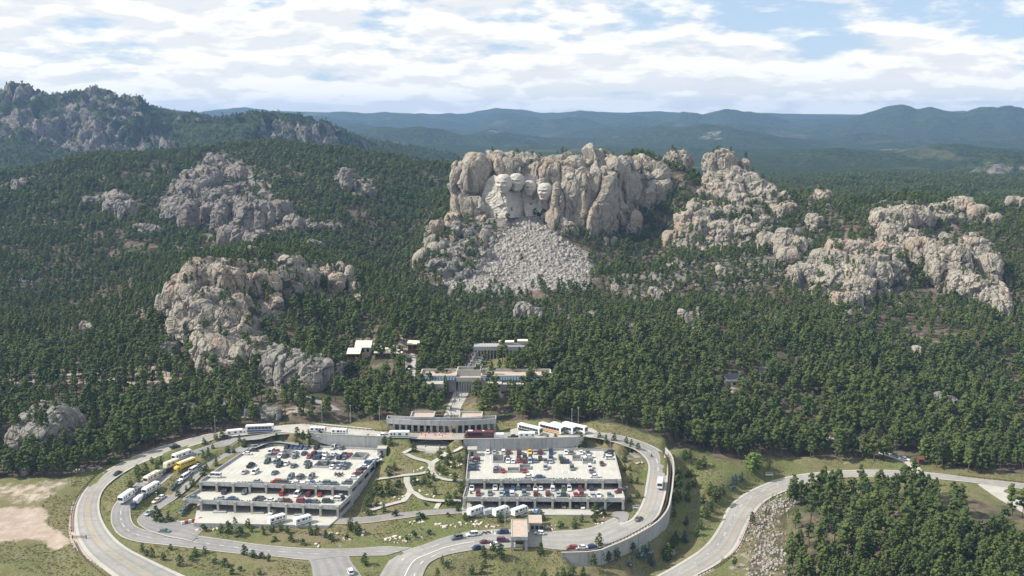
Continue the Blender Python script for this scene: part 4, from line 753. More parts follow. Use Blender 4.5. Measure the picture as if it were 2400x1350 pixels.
CLEAR = [SITE[:12] + [(2250,1105),(1900,1100),(1830,1130),(1850,1230),(1840,1520),(-100,1520),(-100,1120)],    # kept free of forest
  [(2280,1130),(2460,1120),(2460,1235),(2400,1200)],
  [(1034,986),(1080,986),(1112,890),(1068,890)], [(1096,866),(1132,866),(1165,818),(1118,818)], [(945,915),(970,915),(985,830),(950,830)], [(1690,880),(1740,880),(1720,940),(1700,940)], [(2080,1060),(2140,1060),(2180,1110),(2100,1110)],
  [(700,1010),(930,1010),(930,1020),(700,1020)], [(1105,820),(1240,815),(1240,845),(1105,850)]]
THIN_LAST = [(TALUS, 0.10), ([(1225,505),(1262,512),(1330,562),(1370,600),(1380,650),(1250,660),(1160,670),(1110,650),(1160,595)], 0.012), ([(1074,985),(1128,985),(1146,900),(1108,888)], 0.10), ([(1120,868),(1180,868),(1200,820),(1150,820)], 0.25), ([(2190,1110),(2460,1110),(2460,1290),(2300,1278),(2200,1232)], 0.04), ([(560,930),(830,930),(800,968),(600,968)], 0.28), ([(5,1005),(192,1005),(200,1060),(100,1075),(0,1088)], 0.05), ([(430,850),(500,880),(620,900),(760,912),(815,890),(835,915),(800,935),(560,935),(470,905)], 0.10), ([(400,700),(440,850),(470,905),(410,860),(385,760)], 0.25), ([(1840,1180),(1960,1150),(1985,1240),(1950,1350),(1840,1350)], 0.30)]
THIN = [(p_, 0.18 if i in (4, 5, 6, 10) else 0.42) for i, p_ in enumerate(ROCKY)] + [([(805,842),(948,838),(948,880),(805,885)], 0.10), ([(975,884),(1062,884),(1062,925),(975,925)], 0.12), ([(1112,884),(1300,884),(1300,925),(1112,925)], 0.10), ([(1105,820),(1245,820),(1245,850),(1105,850)], 0.12), ([(1690,895),(1760,900),(1750,935),(1690,935)], 0.1), ([(1830,1130),(2250,1100),(2250,1150),(1900,1160),(1850,1220)], 0.12), ([(1690,1180),(1860,1120),(1870,1200),(1850,1390),(1650,1390)], 0.16), ([(0,860),(480,850),(500,930),(200,960),(0,930)], 0.45), ([(1040,650),(1180,560),(1210,520),(1150,500),(1000,560),(1000,640)], 0.30), ([(1600,560),(1780,600),(1780,740),(1500,740),(1420,640)], 0.65), ([(820,790),(1000,780),(1000,830),(820,850)], 0.35)]
def forest_points():
    out = []
    # candidates on jittered rings: spacing grows slowly with distance
    y = 300.0; rows = []
    while y < 2500:
        sp = 4.0 + max(0, y - 500) * 0.0024 ; n = int(2 * 0.70 * y / sp); a = np.linspace(-0.70, 0.70, n) * y
        rows.append(np.stack([a + RNG.uniform(-.5, .5, n) * sp, np.full(n, y) + RNG.uniform(-.5, .5, n) * sp * 0.95], -1)); y += sp * 0.95
    P = np.vstack(rows); P = P[(P[:, 1] > 325) | (P[:, 0] > 95)]; z = zat(P[:, 0], P[:, 1]); u, v = project(np.c_[P, z])
    keep = np.ones(len(P), bool)
    for poly in CLEAR: keep &= ~(in_poly(u, v, poly) & (P[:, 1] < 1000))
    dens = np.full(len(P), 0.90)
    q = np.c_[P / 26.0, np.zeros(len(P))]; n = fbm(q, 3, 5); dens *= np.clip(0.82 + n * 0.55, 0.30, 1.0)
    right = (P[:, 0] > -40) & (P[:, 1] > 600) & (P[:, 1] < 1000); dens = np.where(right, dens * 0.86, dens)
    hillr = (P[:, 1] < 470) & (P[:, 0] > 60); dens = np.where(hillr, np.clip(dens * 1.35, 0.62, 0.97), dens)
    for poly, d in THIN + THIN_LAST: dens = np.where(in_poly(u, v, poly) & (P[:, 1] < 1450), d, dens)
    keep &= RNG.random(len(P)) < dens
    keep &= (u > -330) & (u < 2730)
    for (cx, cy0, rx, ry, zt) in FOOT:
        m = ((P[:, 0] - cx) / (rx * 0.92)) ** 2 + ((P[:, 1] - cy0) / (ry * 0.92)) ** 2 < 1; keep &= ~(m & (z < zt))
    for k, (Lp, Rp) in RIB.items():
        C = (Lp + Rp)[::2] / 2; hw = np.linalg.norm((Lp - Rp)[::2, :2], axis=1) / 2; lo, hi = C[:, :2].min(0) - 12, C[:, :2].max(0) + 12
        m = np.where(keep & (P > lo).all(1) & (P < hi).all(1))[0]
        if len(m):
            D = np.sqrt(((P[m][:, None] - C[None, :, :2]) ** 2).sum(-1)) - hw[None]; keep[m[D.min(1) < 2.2]] = False
    return np.c_[P, z][keep]
FP = forest_points()
def ledge_points():
    pts = []
    for P, Nn in ROCK_TOPS:
        up = np.where(Nn[:, 2] > 0.82)[0]
        if len(up) == 0: continue
        n = max(1, int(len(up) * (0.004 if P is ROCK_TOPS[0][0] else 0.010))); pts.append(P[RNG.choice(up, min(n, len(up)), replace=False)])
    return np.vstack(pts)
LP = ledge_points()
def left_range_points():
    i = RNG.integers(0, len(LV), 26000); P = LV[i] + np.c_[RNG.uniform(-3, 3, (26000, 2)), np.full(26000, -1.0)]; u, v = project(P)
    return P[(P[:, 1] < 2900) & (u > -60) & (u < 1100)]
# nearest trees of the wood become objects of their own, the rest is one mass
ORD = np.argsort(FP[:, 1]); fu, fv = project(FP)
vis = (fu[ORD] > 1600) & (fu[ORD] < 2420) & (fv[ORD] < 1420)
SINGLE = ORD[vis][:150]; REST = np.setdiff1d(ORD, SINGLE)
def inst(root_name, pair, loc, s, rz, label, cat, group, sx=1.0):
    r = empty(root_name, loc, rz); r.scale = (s * sx, s * sx, s); tag(r, label, cat, group)
    t = bpy.data.objects.new('trunk', pair[1]); COL.objects.link(t); t.parent = r
    c = bpy.data.objects.new('crown', pair[0]); COL.objects.link(c); c.parent = r; return r
for i in SINGLE:
    x, y, z = FP[i]; inst('pine_tree', PINES[RNG.integers(6)], (x, y, z - .2), RNG.uniform(0.66, 1.15), RNG.uniform(0, 6.28), 'tall ponderosa pine in the dense stand inside the highway bend, lower right', 'tree', 'pines in the stand inside the highway bend')
def forest():
    P = FP[REST]; n = len(P); r = RNG.random(n); k = RNG.integers(0, 5, n); k[r < 0.010] = 5; k[(r > 0.988) & (P[:, 1] < 620)] = 6
    s = (0.45 + 0.70 * RNG.beta(2.2, 1.8, n)) * (1 - 0.24 * sstep(560, 700, P[:, 1]) + 0.12 * sstep(950, 1200, P[:, 1])); L = len(LP); R3 = left_range_points() if True else None
    P = np.vstack([P, LP + (0, 0, -0.6), R3]); k = np.r_[k, RNG.integers(0, 5, L + len(R3))]; s = np.r_[s, RNG.uniform(0.22, 0.62, L), RNG.uniform(0.40, 0.72, len(R3))]
    n = len(P); turn = np.c_[RNG.normal(0, .03, (n, 2)), RNG.uniform(0, 6.28, n)]; w = s * RNG.uniform(0.85, 1.3, n) * (1.08 + 0.42 * sstep(700, 1200, P[:, 1]))
    scatter('pine_forest', P, k, turn, np.c_[w, w, s], scatter_group('forest_scatter', FAR), kind='stuff', label='dense ponderosa pine forest covering the slopes and ridges', cat='forest')
    print('forest', n)
forest()
# rubble slope under the carved cliff
def stone_mesh(seed, flat=0.75):
    """a broken block: a box with its corners knocked about and its top edges cut"""
    rg = np.random.default_rng(seed); pts = [(x, y, z) for z in (-1, .35, 1) for x, y in ((-1, -1), (1, -1), (1, 1), (-1, 1))]; V = np.array(pts, float); V[8:, :2] *= .62; V *= 1 + rg.uniform(-.32, .32, V.shape); V *= (0.85, rg.uniform(.55, .85), flat)
    F = []
    for l in (0, 4): F += [(l + k, l + (k + 1) % 4, l + 4 + (k + 1) % 4, l + 4 + k) for k in range(4)]
    F += [(8, 9, 10, 11), (3, 2, 1, 0)]; return mesh_np('stone', V, np.array(F), False)
STONES = [stone_mesh(300 + i) for i in range(5)]
MAT['stone'] = plain('broken_granite', (0.285, 0.262, 0.235), 0.95, 0.1, var=0.30, scale=0.35)
MAT['boulder'] = plain('pale_boulder', (0.50, 0.45, 0.38), 0.95, 0.1, var=0.22, scale=0.8)
for m in STONES: m.materials.append(MAT['stone'])
def rubble():
    n = 95000; V = np.stack([GX[talus], GY[talus]], -1); P = V[RNG.integers(0, len(V), n)] + RNG.uniform(-3.4, 3.4, (n, 2)); z = zat(P[:, 0], P[:, 1])
    s = np.minimum(0.15 + RNG.pareto(2.5, n) * 0.17, 1.9); P = np.c_[P, z + 0.1 * s]
    m = [(1752,1262,1815,1195),(1770,1320,1820,1250),(1735,1380,1850,1290),(1800,1195,1850,1170)]
    q = []
    for (u0, v0, u1, v1) in m:
        for i in range(150):
            f = RNG.random(); g = ground(u0 + (u1 - u0) * f + RNG.normal(0, 16), v0 + (v1 - v0) * f + RNG.normal(0, 8)); q.append(g)
    q = np.array(q); sq = RNG.uniform(0.2, 0.72, len(q)); P = np.vstack([P, q]); s = np.r_[s, sq]; n = len(P)
    scatter('rubble', P, RNG.integers(0, 5, n), RNG.uniform(0, 6.28, (n, 3)), np.c_[s, s * RNG.uniform(.7, 1.2, n), s], scatter_group('rubble_scatter', STONES), kind='stuff', label='pale blasted granite rubble below the carved cliff', cat='rubble')
rubble()

# ------------------------------------------------------------------ roads and paving
def road_mat(name, a, b2, tracks):
    m, nt, b = new_mat(name); b.inputs['Roughness'].default_value = 0.9; b.inputs['Specular IOR Level'].default_value = 0.2
    n1 = nnoise(nt, 0.06, 5, 0.6); n2 = nnoise(nt, 0.9, 4, 0.65); c = nmix(nt, nramp(nt, nmath(nt, 'ADD', nmath(nt, 'MULTIPLY', n1, 0.6), nmath(nt, 'MULTIPLY', n2, 0.4)), 0.35, 0.65), a, b2)
    if tracks:      # wheel tracks and joints follow the lane: u runs across, v along
        uv = nt.nodes.new('ShaderNodeUVMap'); sp = nt.nodes.new('ShaderNodeSeparateXYZ'); nt.links.new(uv.outputs[0], sp.inputs[0])
        w = nmath(nt, 'ABSOLUTE', nmath(nt, 'SINE', nmath(nt, 'MULTIPLY', sp.outputs[0], math.pi * 4)))
        c = nmix(nt, nmath(nt, 'MULTIPLY', nramp(nt, w, 0.6, 1.0), 0.30), c, tuple(x * 0.72 for x in a))
        j = nmath(nt, 'PINGPONG', sp.outputs[1], 3.0); c = nmix(nt, nmath(nt, 'MULTIPLY', nramp(nt, j, 0.12, 0.0), 0.4), c, tuple(x * 0.6 for x in a))
    if name == 'wall_concrete':      # rain streaks run down the cast faces
        st = nnoise(nt, 1.1, 4, 0.6, stretch=(1, 1, 0.07)); c = nmix(nt, nmath(nt, 'MULTIPLY', nramp(nt, st, 0.50, 0.70), 0.5), c, tuple(x * 0.55 for x in a))
    else:
        pz = nnoise(nt, 0.16, 3, 0.5); c = nmix(nt, nmath(nt, 'MULTIPLY', nramp(nt, pz, 0.56, 0.62), 0.28), c, tuple(x * 0.72 for x in a))
    nt.links.new(c, b.inputs['Base Color']); return m
MAT['road'] = road_mat('grey_road_concrete', (0.25, 0.24, 0.222), (0.325, 0.312, 0.288), True)
MAT['asphalt'] = road_mat('worn_asphalt', (0.215, 0.206, 0.198), (0.28, 0.27, 0.258), True)
MAT['pale'] = road_mat('pale_concrete', (0.36, 0.34, 0.30), (0.43, 0.41, 0.36), False)
MAT['concrete'] = road_mat('wall_concrete', (0.33, 0.335, 0.33), (0.41, 0.41, 0.40), False)
MAT['deck'] = road_mat('deck_concrete', (0.40, 0.385, 0.34), (0.475, 0.455, 0.405), False)
MAT['gravel_edge'] = road_mat('pink_gravel', (0.36, 0.285, 0.235), (0.42, 0.35, 0.30), False)
MAT['paint'] = plain('white_road_paint', (0.74, 0.73, 0.70), 0.8)
MAT['yellow'] = plain('yellow_road_paint', (0.46, 0.31, 0.12), 0.8)
MAT['rust'] = plain('rusted_steel', (0.13, 0.085, 0.06), 0.8, 0.3, var=0.25, scale=2)
MAT['dark'] = plain('dark_interior', (0.05, 0.05, 0.052), 0.9)
def strip(name, E, t0, t1, dz, mat, parent=None, i0=0, i1=None, uv=False):
    """a strip of a ribbon between the fractions t0 and t1 of its width"""
    Lp, Rp = E[0][i0:i1], E[1][i0:i1]; n = len(Lp); ks = max(1, int(round((t1 - t0) * 6))) if uv else 1
    rows = [Lp + (Rp - Lp) * (t0 + (t1 - t0) * k / ks) + (0, 0, dz) for k in range(ks + 1)]; V = np.stack(rows, 1).reshape(-1, 3)
    idx = np.arange(n * (ks + 1)).reshape(n, ks + 1); F = np.stack([idx[:-1, :-1], idx[:-1, 1:], idx[1:, 1:], idx[1:, :-1]], -1).reshape(-1, 4)
    a, b_, c = V[F[0][0]], V[F[0][1]], V[F[0][2]]
    if np.cross(b_ - a, c - a)[2] < 0: F = F[:, ::-1]
    me = mesh_np(name, V, F, False)
    if uv:
        dist = np.r_[0, np.cumsum(np.linalg.norm(np.diff((Lp + Rp) / 2, axis=0), axis=1))]; UV = np.stack([np.tile(np.linspace(t0, t1, ks + 1), n), np.repeat(dist, ks + 1)], -1)
        ul = me.uv_layers.new(name='UVMap'); ul.data.foreach_set('uv', UV[F.ravel()].astype(np.float32).ravel())
    return link(name, me, mat, parent)
def line_on(name, E, t, wid, dz, mat, parent, i0=0, i1=None, dash=None):
    Lp, Rp = E[0][i0:i1], E[1][i0:i1]; C = Lp + (Rp - Lp) * t; d = (Rp - Lp) / np.linalg.norm((Rp - Lp), axis=1)[:, None] * wid / 2; mb = MB(); run = 0.0
    for k in range(len(C) - 1):
        l = np.linalg.norm(C[k + 1] - C[k]); on = dash is None or (run % (dash[0] + dash[1])) < dash[0]; run += l
        if on:
            q = [C[k] - d[k], C[k] + d[k], C[k + 1] + d[k + 1], C[k + 1] - d[k + 1]]; q = [(p[0], p[1], p[2] + dz) for p in q]
            if np.cross(np.subtract(q[1], q[0]), np.subtract(q[2], q[0]))[2] < 0: q = q[::-1]
            mb.add(q, [(0, 1, 2, 3)])
    return mb.build(name, mat, parent) if mb.v else None
SPEC = {'main_road': ('road', 'road', 0), 'toll_road': ('road', 'road', 1), 'loop_lane': ('road', 'asphalt', 2), 'deck_lane': ('road', 'asphalt', 4), 'spur_road': ('road', 'asphalt', 5), 'exit_road': ('road', 'asphalt', 6), 'access_lane': ('road', 'asphalt', 7), 'hook_lane': ('road', 'asphalt', 8), 'highway': ('highway', 'road', 0), 'forest_road': ('road', 'pale', 2), 'side_road': ('road', 'pale', 3), 'service_road': ('road', 'pale', 1), 'parking_spur': ('road', 'asphalt', 1), 'avenue': ('avenue', 'pale', 1)}
ROADOBJ = {}
for k, (nm, mt, lev) in SPEC.items():
    E = RIB[k]; z = 0.004 * lev + 0.02; o = strip(nm, E, 0, 1, z, MAT[mt], uv=True); tag(o, kind='structure'); ROADOBJ[k] = o
    if k in ('main_road', 'toll_road', 'loop_lane', 'deck_lane', 'highway', 'exit_road', 'access_lane', 'hook_lane', 'spur_road'):
        w = 0.10 if k in ('main_road', 'toll_road', 'highway') else 0.05
        if k not in ('toll_road', 'hook_lane', 'spur_road'):
            strip('shoulder', E, 0, w, z + 0.034, MAT['pale'], o); strip('shoulder', E, 1 - w, 1, z + 0.034, MAT['pale'], o)
M_ = RIB['main_road']; nM = len(M_[0])
iy = int(np.argmin(np.abs(M_[0][:, 1] - at_z(240, 1108, -9)[1])))
line_on('centre_line', M_, 0.42, 0.22, 0.066, MAT['yellow'], ROADOBJ['main_road'], 0, iy + 60)
for k in range(4, 46, 5):       # hatched median at the bend
    Lp, Rp = M_; a = Lp[k] + (Rp[k] - Lp[k]) * 0.42; b = Lp[k] + (Rp[k] - Lp[k]) * 0.56; mb = MB(); mb.wall(a[:2], b[:2], 0.24, a[2] + 0.055, a[2] + 0.066, b[2] + 0.055, b[2] + 0.066); mb.build('median_mark', MAT['yellow'], ROADOBJ['main_road'])
line_on('centre_line', M_, 0.56, 0.25, 0.066, MAT['yellow'], ROADOBJ['main_road'], 0, 48)
line_on('lane_line', M_, 0.5, 0.22, 0.066, MAT['paint'], ROADOBJ['main_road'], nM - 150, nM - 40, (3, 5))
line_on('centre_line', RIB['main_road'], 0.62, 0.25, 0.070, MAT['yellow'], ROADOBJ['main_road'], nM - 40, nM - 8)
H_ = RIB['highway']; line_on('lane_line', H_, 0.38, 0.18, 0.066, MAT['paint'], ROADOBJ['highway'], dash=(2.5, 7)); line_on('centre_line', H_, 0.66, 0.25, 0.066, MAT['yellow'], ROADOBJ['highway'])
line_on('lane_line', RIB['toll_road'], 0.42, 0.3, 0.066, MAT['paint'], ROADOBJ['toll_road'], 40); line_on('lane_line', RIB['toll_road'], 0.2, 0.22, 0.066, MAT['paint'], ROADOBJ['toll_road'], 30, dash=(2.0, 6)); line_on('lane_line', RIB['toll_road'], 0.7, 0.22, 0.066, MAT['paint'], ROADOBJ['toll_road'], 30, dash=(2.0, 6))
line_on('edge_line', RIB['exit_road'], 0.93, 0.25, 0.066, MAT['yellow'], ROADOBJ['exit_road'])
line_on('lane_line', RIB['loop_lane'], 0.5, 0.18, 0.066, MAT['paint'], ROADOBJ['loop_lane'], 60, dash=(2, 4))
# gravel verge and guardrails
def guardrail(label, pts, step=1.9, h=0.8):
    pts = np.asarray(pts, float); root = empty('guardrail', tuple(pts[0])); tag(root, label, 'guardrail', 'guardrails along the roads'); o0 = pts[0]; d = np.r_[0, np.cumsum(np.linalg.norm(np.diff(pts, axis=0), axis=1))]
    n = max(3, int(d[-1] / step)); s = np.linspace(0, d[-1], n); Q = np.stack([np.interp(s, d, pts[:, k]) for k in range(3)], -1) - o0
    mb = MB()
    for a, b in zip(Q[:-1], Q[1:]): mb.wall(a[:2], b[:2], 0.16, a[2] + h - 0.34, a[2] + h, b[2] + h - 0.34, b[2] + h)
    mb.build('rail', MAT['rust'], root); mp = MB()
    for q in Q: mp.box(q[0] - .13, q[0] + .13, q[1] - .13, q[1] + .13, q[2] - .5, q[2] + h + .06)
    tag(mp.build('posts', MAT['rust'], root), kind='stuff'); return root
def edge(k, t, i0, i1): Lp, Rp = RIB[k]; return (Lp + (Rp - Lp) * t)[i0:i1]
strip('verge', RIB['main_road'], -0.19, -0.005, 0.0, MAT['gravel_edge'], ROADOBJ['main_road'], 0, iy)
i_gap = int(np.argmin(np.linalg.norm(M_[0][:, :2] - at_z(172, 1262, -13.4)[:2], axis=1)))
guardrail('rusty guardrail round the outside of the left bend, above the gravel clearing', edge('main_road', -0.11, i_gap + 3, iy)); guardrail('rusty guardrail at the bottom left corner, below the gate', edge('main_road', -0.11, 0, i_gap - 2))
guardrail('rusty guardrail between the upper left road and the dark woods', edge('main_road', -0.05, iy + 14, iy + 95), h=0.7)
guardrail('rusty guardrail on the inner curve of the highway beside the pine stand', edge('highway', 1.09, 4, int(len(H_[0]) * 0.55))); strip('verge', H_, 1.003, 1.17, 0.0, MAT['gravel_edge'], ROADOBJ['highway'], 0, int(len(H_[0]) * 0.5))
guardrail('rusty guardrail on the far side of the highway at the right edge', edge('highway', -0.06, int(len(H_[0]) * 0.78), -10), h=0.7)
# gate in the guardrail
gp = at_z(170, 1262, -13.3); gt = empty('timber_gate', tuple(gp)); tag(gt, 'brown timber gate between gravel clearing and left bend', 'gate')
for dx in (0, 5.2):
    mb = MB(); mb.box(dx - .16, dx + .16, -.16, .16, -.5, 1.3); mb.build('gate_post', MAT['rust'], gt)
for z in (0.5, 0.95): mb = MB(); mb.box(.18, 5.0, -.06, .06, z - .09, z + .09); mb.build('bar', MAT['rust'], gt)
# upper parking apron in front of the woods, plaza, garden paths
def sheet(name, pts, dz, mat, z=None, kind='structure', n=1):
    W = [at_z(u, v, z) if z is not None else ground(u, v) for u, v in pts]; mb = MB(); q = [(p[0], p[1], p[2] + dz) for p in W]; ar = sum(q[i][0] * q[(i + 1) % len(q)][1] - q[(i + 1) % len(q)][0] * q[i][1] for i in range(len(q)))
    mb.add(q if ar > 0 else q[::-1], [tuple(range(len(q)))]); o = mb.build(name, mat); tag(o, kind=kind); return o
sheet('pavement', [(640,1000),(705,993),(760,993),(870,1004),(880,1011),(905,1013),(905,1024),(800,1021),(720,1018),(645,1012)], 0.046, MAT['pale'], 0.0)
sheet('pavement', [(1195,1008),(1212,1003),(1385,1003),(1400,1011),(1390,1024),(1200,1026)], 0.050, MAT['pale'], 0.0)
MAT['red_paving'] = plain('pink_paving', (0.40, 0.30, 0.26), 0.9, 0.2, var=0.2, scale=1.5)
sheet('crosswalk', [(985,1014),(1062,1014),(1066,1027),(980,1027)], 0.056, MAT['red_paving'], 0.0)
def ribbon_from(pts, w):
    C = np.array([ground(u, v) for u, v in pts]); C = catmull(C, 1.5); C[:, 2] = zat(C[:, 0], C[:, 1]); t = np.gradient(C, axis=0); nrm = np.stack([-t[:, 1], t[:, 0]], -1); nrm /= np.linalg.norm(nrm, axis=1)[:, None]
    a = C.copy(); b = C.copy(); a[:, :2] += nrm * w / 2; b[:, :2] -= nrm * w / 2; a[:, 2] = zat(a[:, 0], a[:, 1]); b[:, 2] = zat(b[:, 0], b[:, 1]); m = np.maximum(np.maximum(a[:, 2], b[:, 2]), C[:, 2]); a[:, 2] = m; b[:, 2] = m; return a, b
PATHS = []
Z7 = lambda L: [(850 + x / 3, 1000 + y / 3) for x, y in L]
Z6 = lambda L: [(150 + x / 3, 980 + y / 3) for x, y in L]
for i, (pts, w) in enumerate([([(300,190),(370,225),(470,255),(488,285)], 2.6), ([(590,185),(540,225),(488,262),(484,310)], 2.6), ([(484,310),(400,335),(300,345),(180,362),(90,375)], 2.3), ([(484,310),(520,355),(600,378),(705,386)], 2.3), ([(310,350),(312,400),(335,450),(312,490),(285,525)], 2.5), ([(335,450),(380,478),(430,510),(545,530),(690,530)], 2.5), ([(300,522),(180,552),(90,580),(5,605)], 2.3), ([(545,530),(530,552),(515,578)], 2.0), ([(285,190),(320,175),(400,170)], 2.2), ([(700,150),(640,180),(600,185)], 2.2)]):
    PATHS.append(ribbon_from(Z7(pts), w)); tag(strip('path', PATHS[-1], 0, 1, 0.10 + 0.004 * i, MAT['pale']), kind='structure')
# oval terrace with steps and low curved walls between the two garages
ov = OVAL.copy(); g_ = empty('oval_terrace', tuple(ov)); tag(g_, 'white stepped oval terrace between the two parking garages', 'terrace')
for k, (rx, ry, z0, z1) in enumerate([(8.6, 6.8, -3, .0), (7.8, 6.0, .0, .16), (6.8, 5.1, .16, .32)]):
    mb = MB(); mb.prism([(rx * math.cos(a), ry * math.sin(a) + k * .5) for a in np.linspace(0, 2 * math.pi, 40, endpoint=False)], z0, z1); mb.build('step', MAT['pale'], g_)
mb = MB()
for a in np.linspace(-2.8, 3.3, 36)[:-1]:
    if -2.0 < a < -1.1: continue
    b = a + 0.17; mb.wall((8.2 * math.cos(a), 6.4 * math.sin(a) + .3), (8.2 * math.cos(b), 6.4 * math.sin(b) + .3), .3, -.1, .8)
mb.build('parapet', MAT['concrete'], g_)
for k in range(5): mb = MB(); mb.box(-5.5, 5.5, -7.5 - k * .7, -6.85 - k * .7, -3.2, -.1 - .2 * k); mb.build('stair', MAT['pale'], g_)
for s in (-1, 1): mb = MB(); mb.wall((s * 3.2, -2), (s * 3.2, 3), .25, .32, .75); mb.build('bench_wall', MAT['concrete'], g_)

# ------------------------------------------------------------------ retaining walls: rows of cast panels under a coping
def panel_wall(name, label, path, bot, th=0.45, plen=6.0, cop=0.25):
    path = np.asarray(path, float); d = np.r_[0, np.cumsum(np.linalg.norm(np.diff(path[:, :2], axis=0), axis=1))]; n = max(2, int(d[-1] / plen)); s = np.linspace(0, d[-1], n + 1); Q = np.stack([np.interp(s, d, path[:, k]) for k in range(3)], -1)
    bq = np.interp(s, d, bot) if hasattr(bot, '__len__') else np.full(n + 1, bot); o0 = Q[0].copy(); root = empty(name, tuple(o0)); tag(root, label, 'wall'); mc = MB()
    for k in range(n):
        a, b = Q[k] - o0, Q[k + 1] - o0; m = (b - a) * 0.006; mb = MB(); mb.wall((a + m)[:2], (b - m)[:2], th + 0.03 * (k % 2), bq[k] - o0[2], a[2], bq[k + 1] - o0[2], b[2]); mb.build('panel', MAT['concrete'], root)
        mc.wall(a[:2], b[:2], th + .16, a[2] + .003, a[2] + cop, b[2] + .003, b[2] + cop)
    mc.build('coping', MAT['pale'], root); return root
WP = catmull(np.array(WALL_XY), 3.0); wb = np.array([min(zat(p[0] + 1.5, p[1]), zat(p[0], p[1] - 1.5), zat(p[0] + 1.2, p[1] - 1.2)) for p in WP]) - 1.0; wb = WP[:, 2] - 11.0
panel_wall('retaining_wall', 'long curved concrete retaining wall holding up the right ramp above the meadow', WP + (0, 0, .25), wb, 0.5, 5.0)
guardrail('rusty guardrail along the top of the curved retaining wall', WP[2:] + np.array([-1.3, 0.5, 0]) * 1.0, h=0.75)
lw = np.array([at_z(u, v, 0.0) for u, v in ((728,1020),(790,1022.5),(850,1025),(922,1027.5))]); panel_wall('retaining_wall', 'concrete retaining wall behind the left garage, below the parked campers', lw + (0, 0, .7), [-2.0, -5.4, -5.6, -5.6])
rw = np.array([at_z(u, v, 0.0) for u, v in ((1086,1032.5),(1150,1032),(1250,1030.5),(1330,1029),(1368,1027.5))]); panel_wall('retaining_wall', 'concrete retaining wall behind the right garage, below the parked coaches', rw + (0, 0, .7), [-5.6, -5.6, -5.6, -4.8, -2.0])

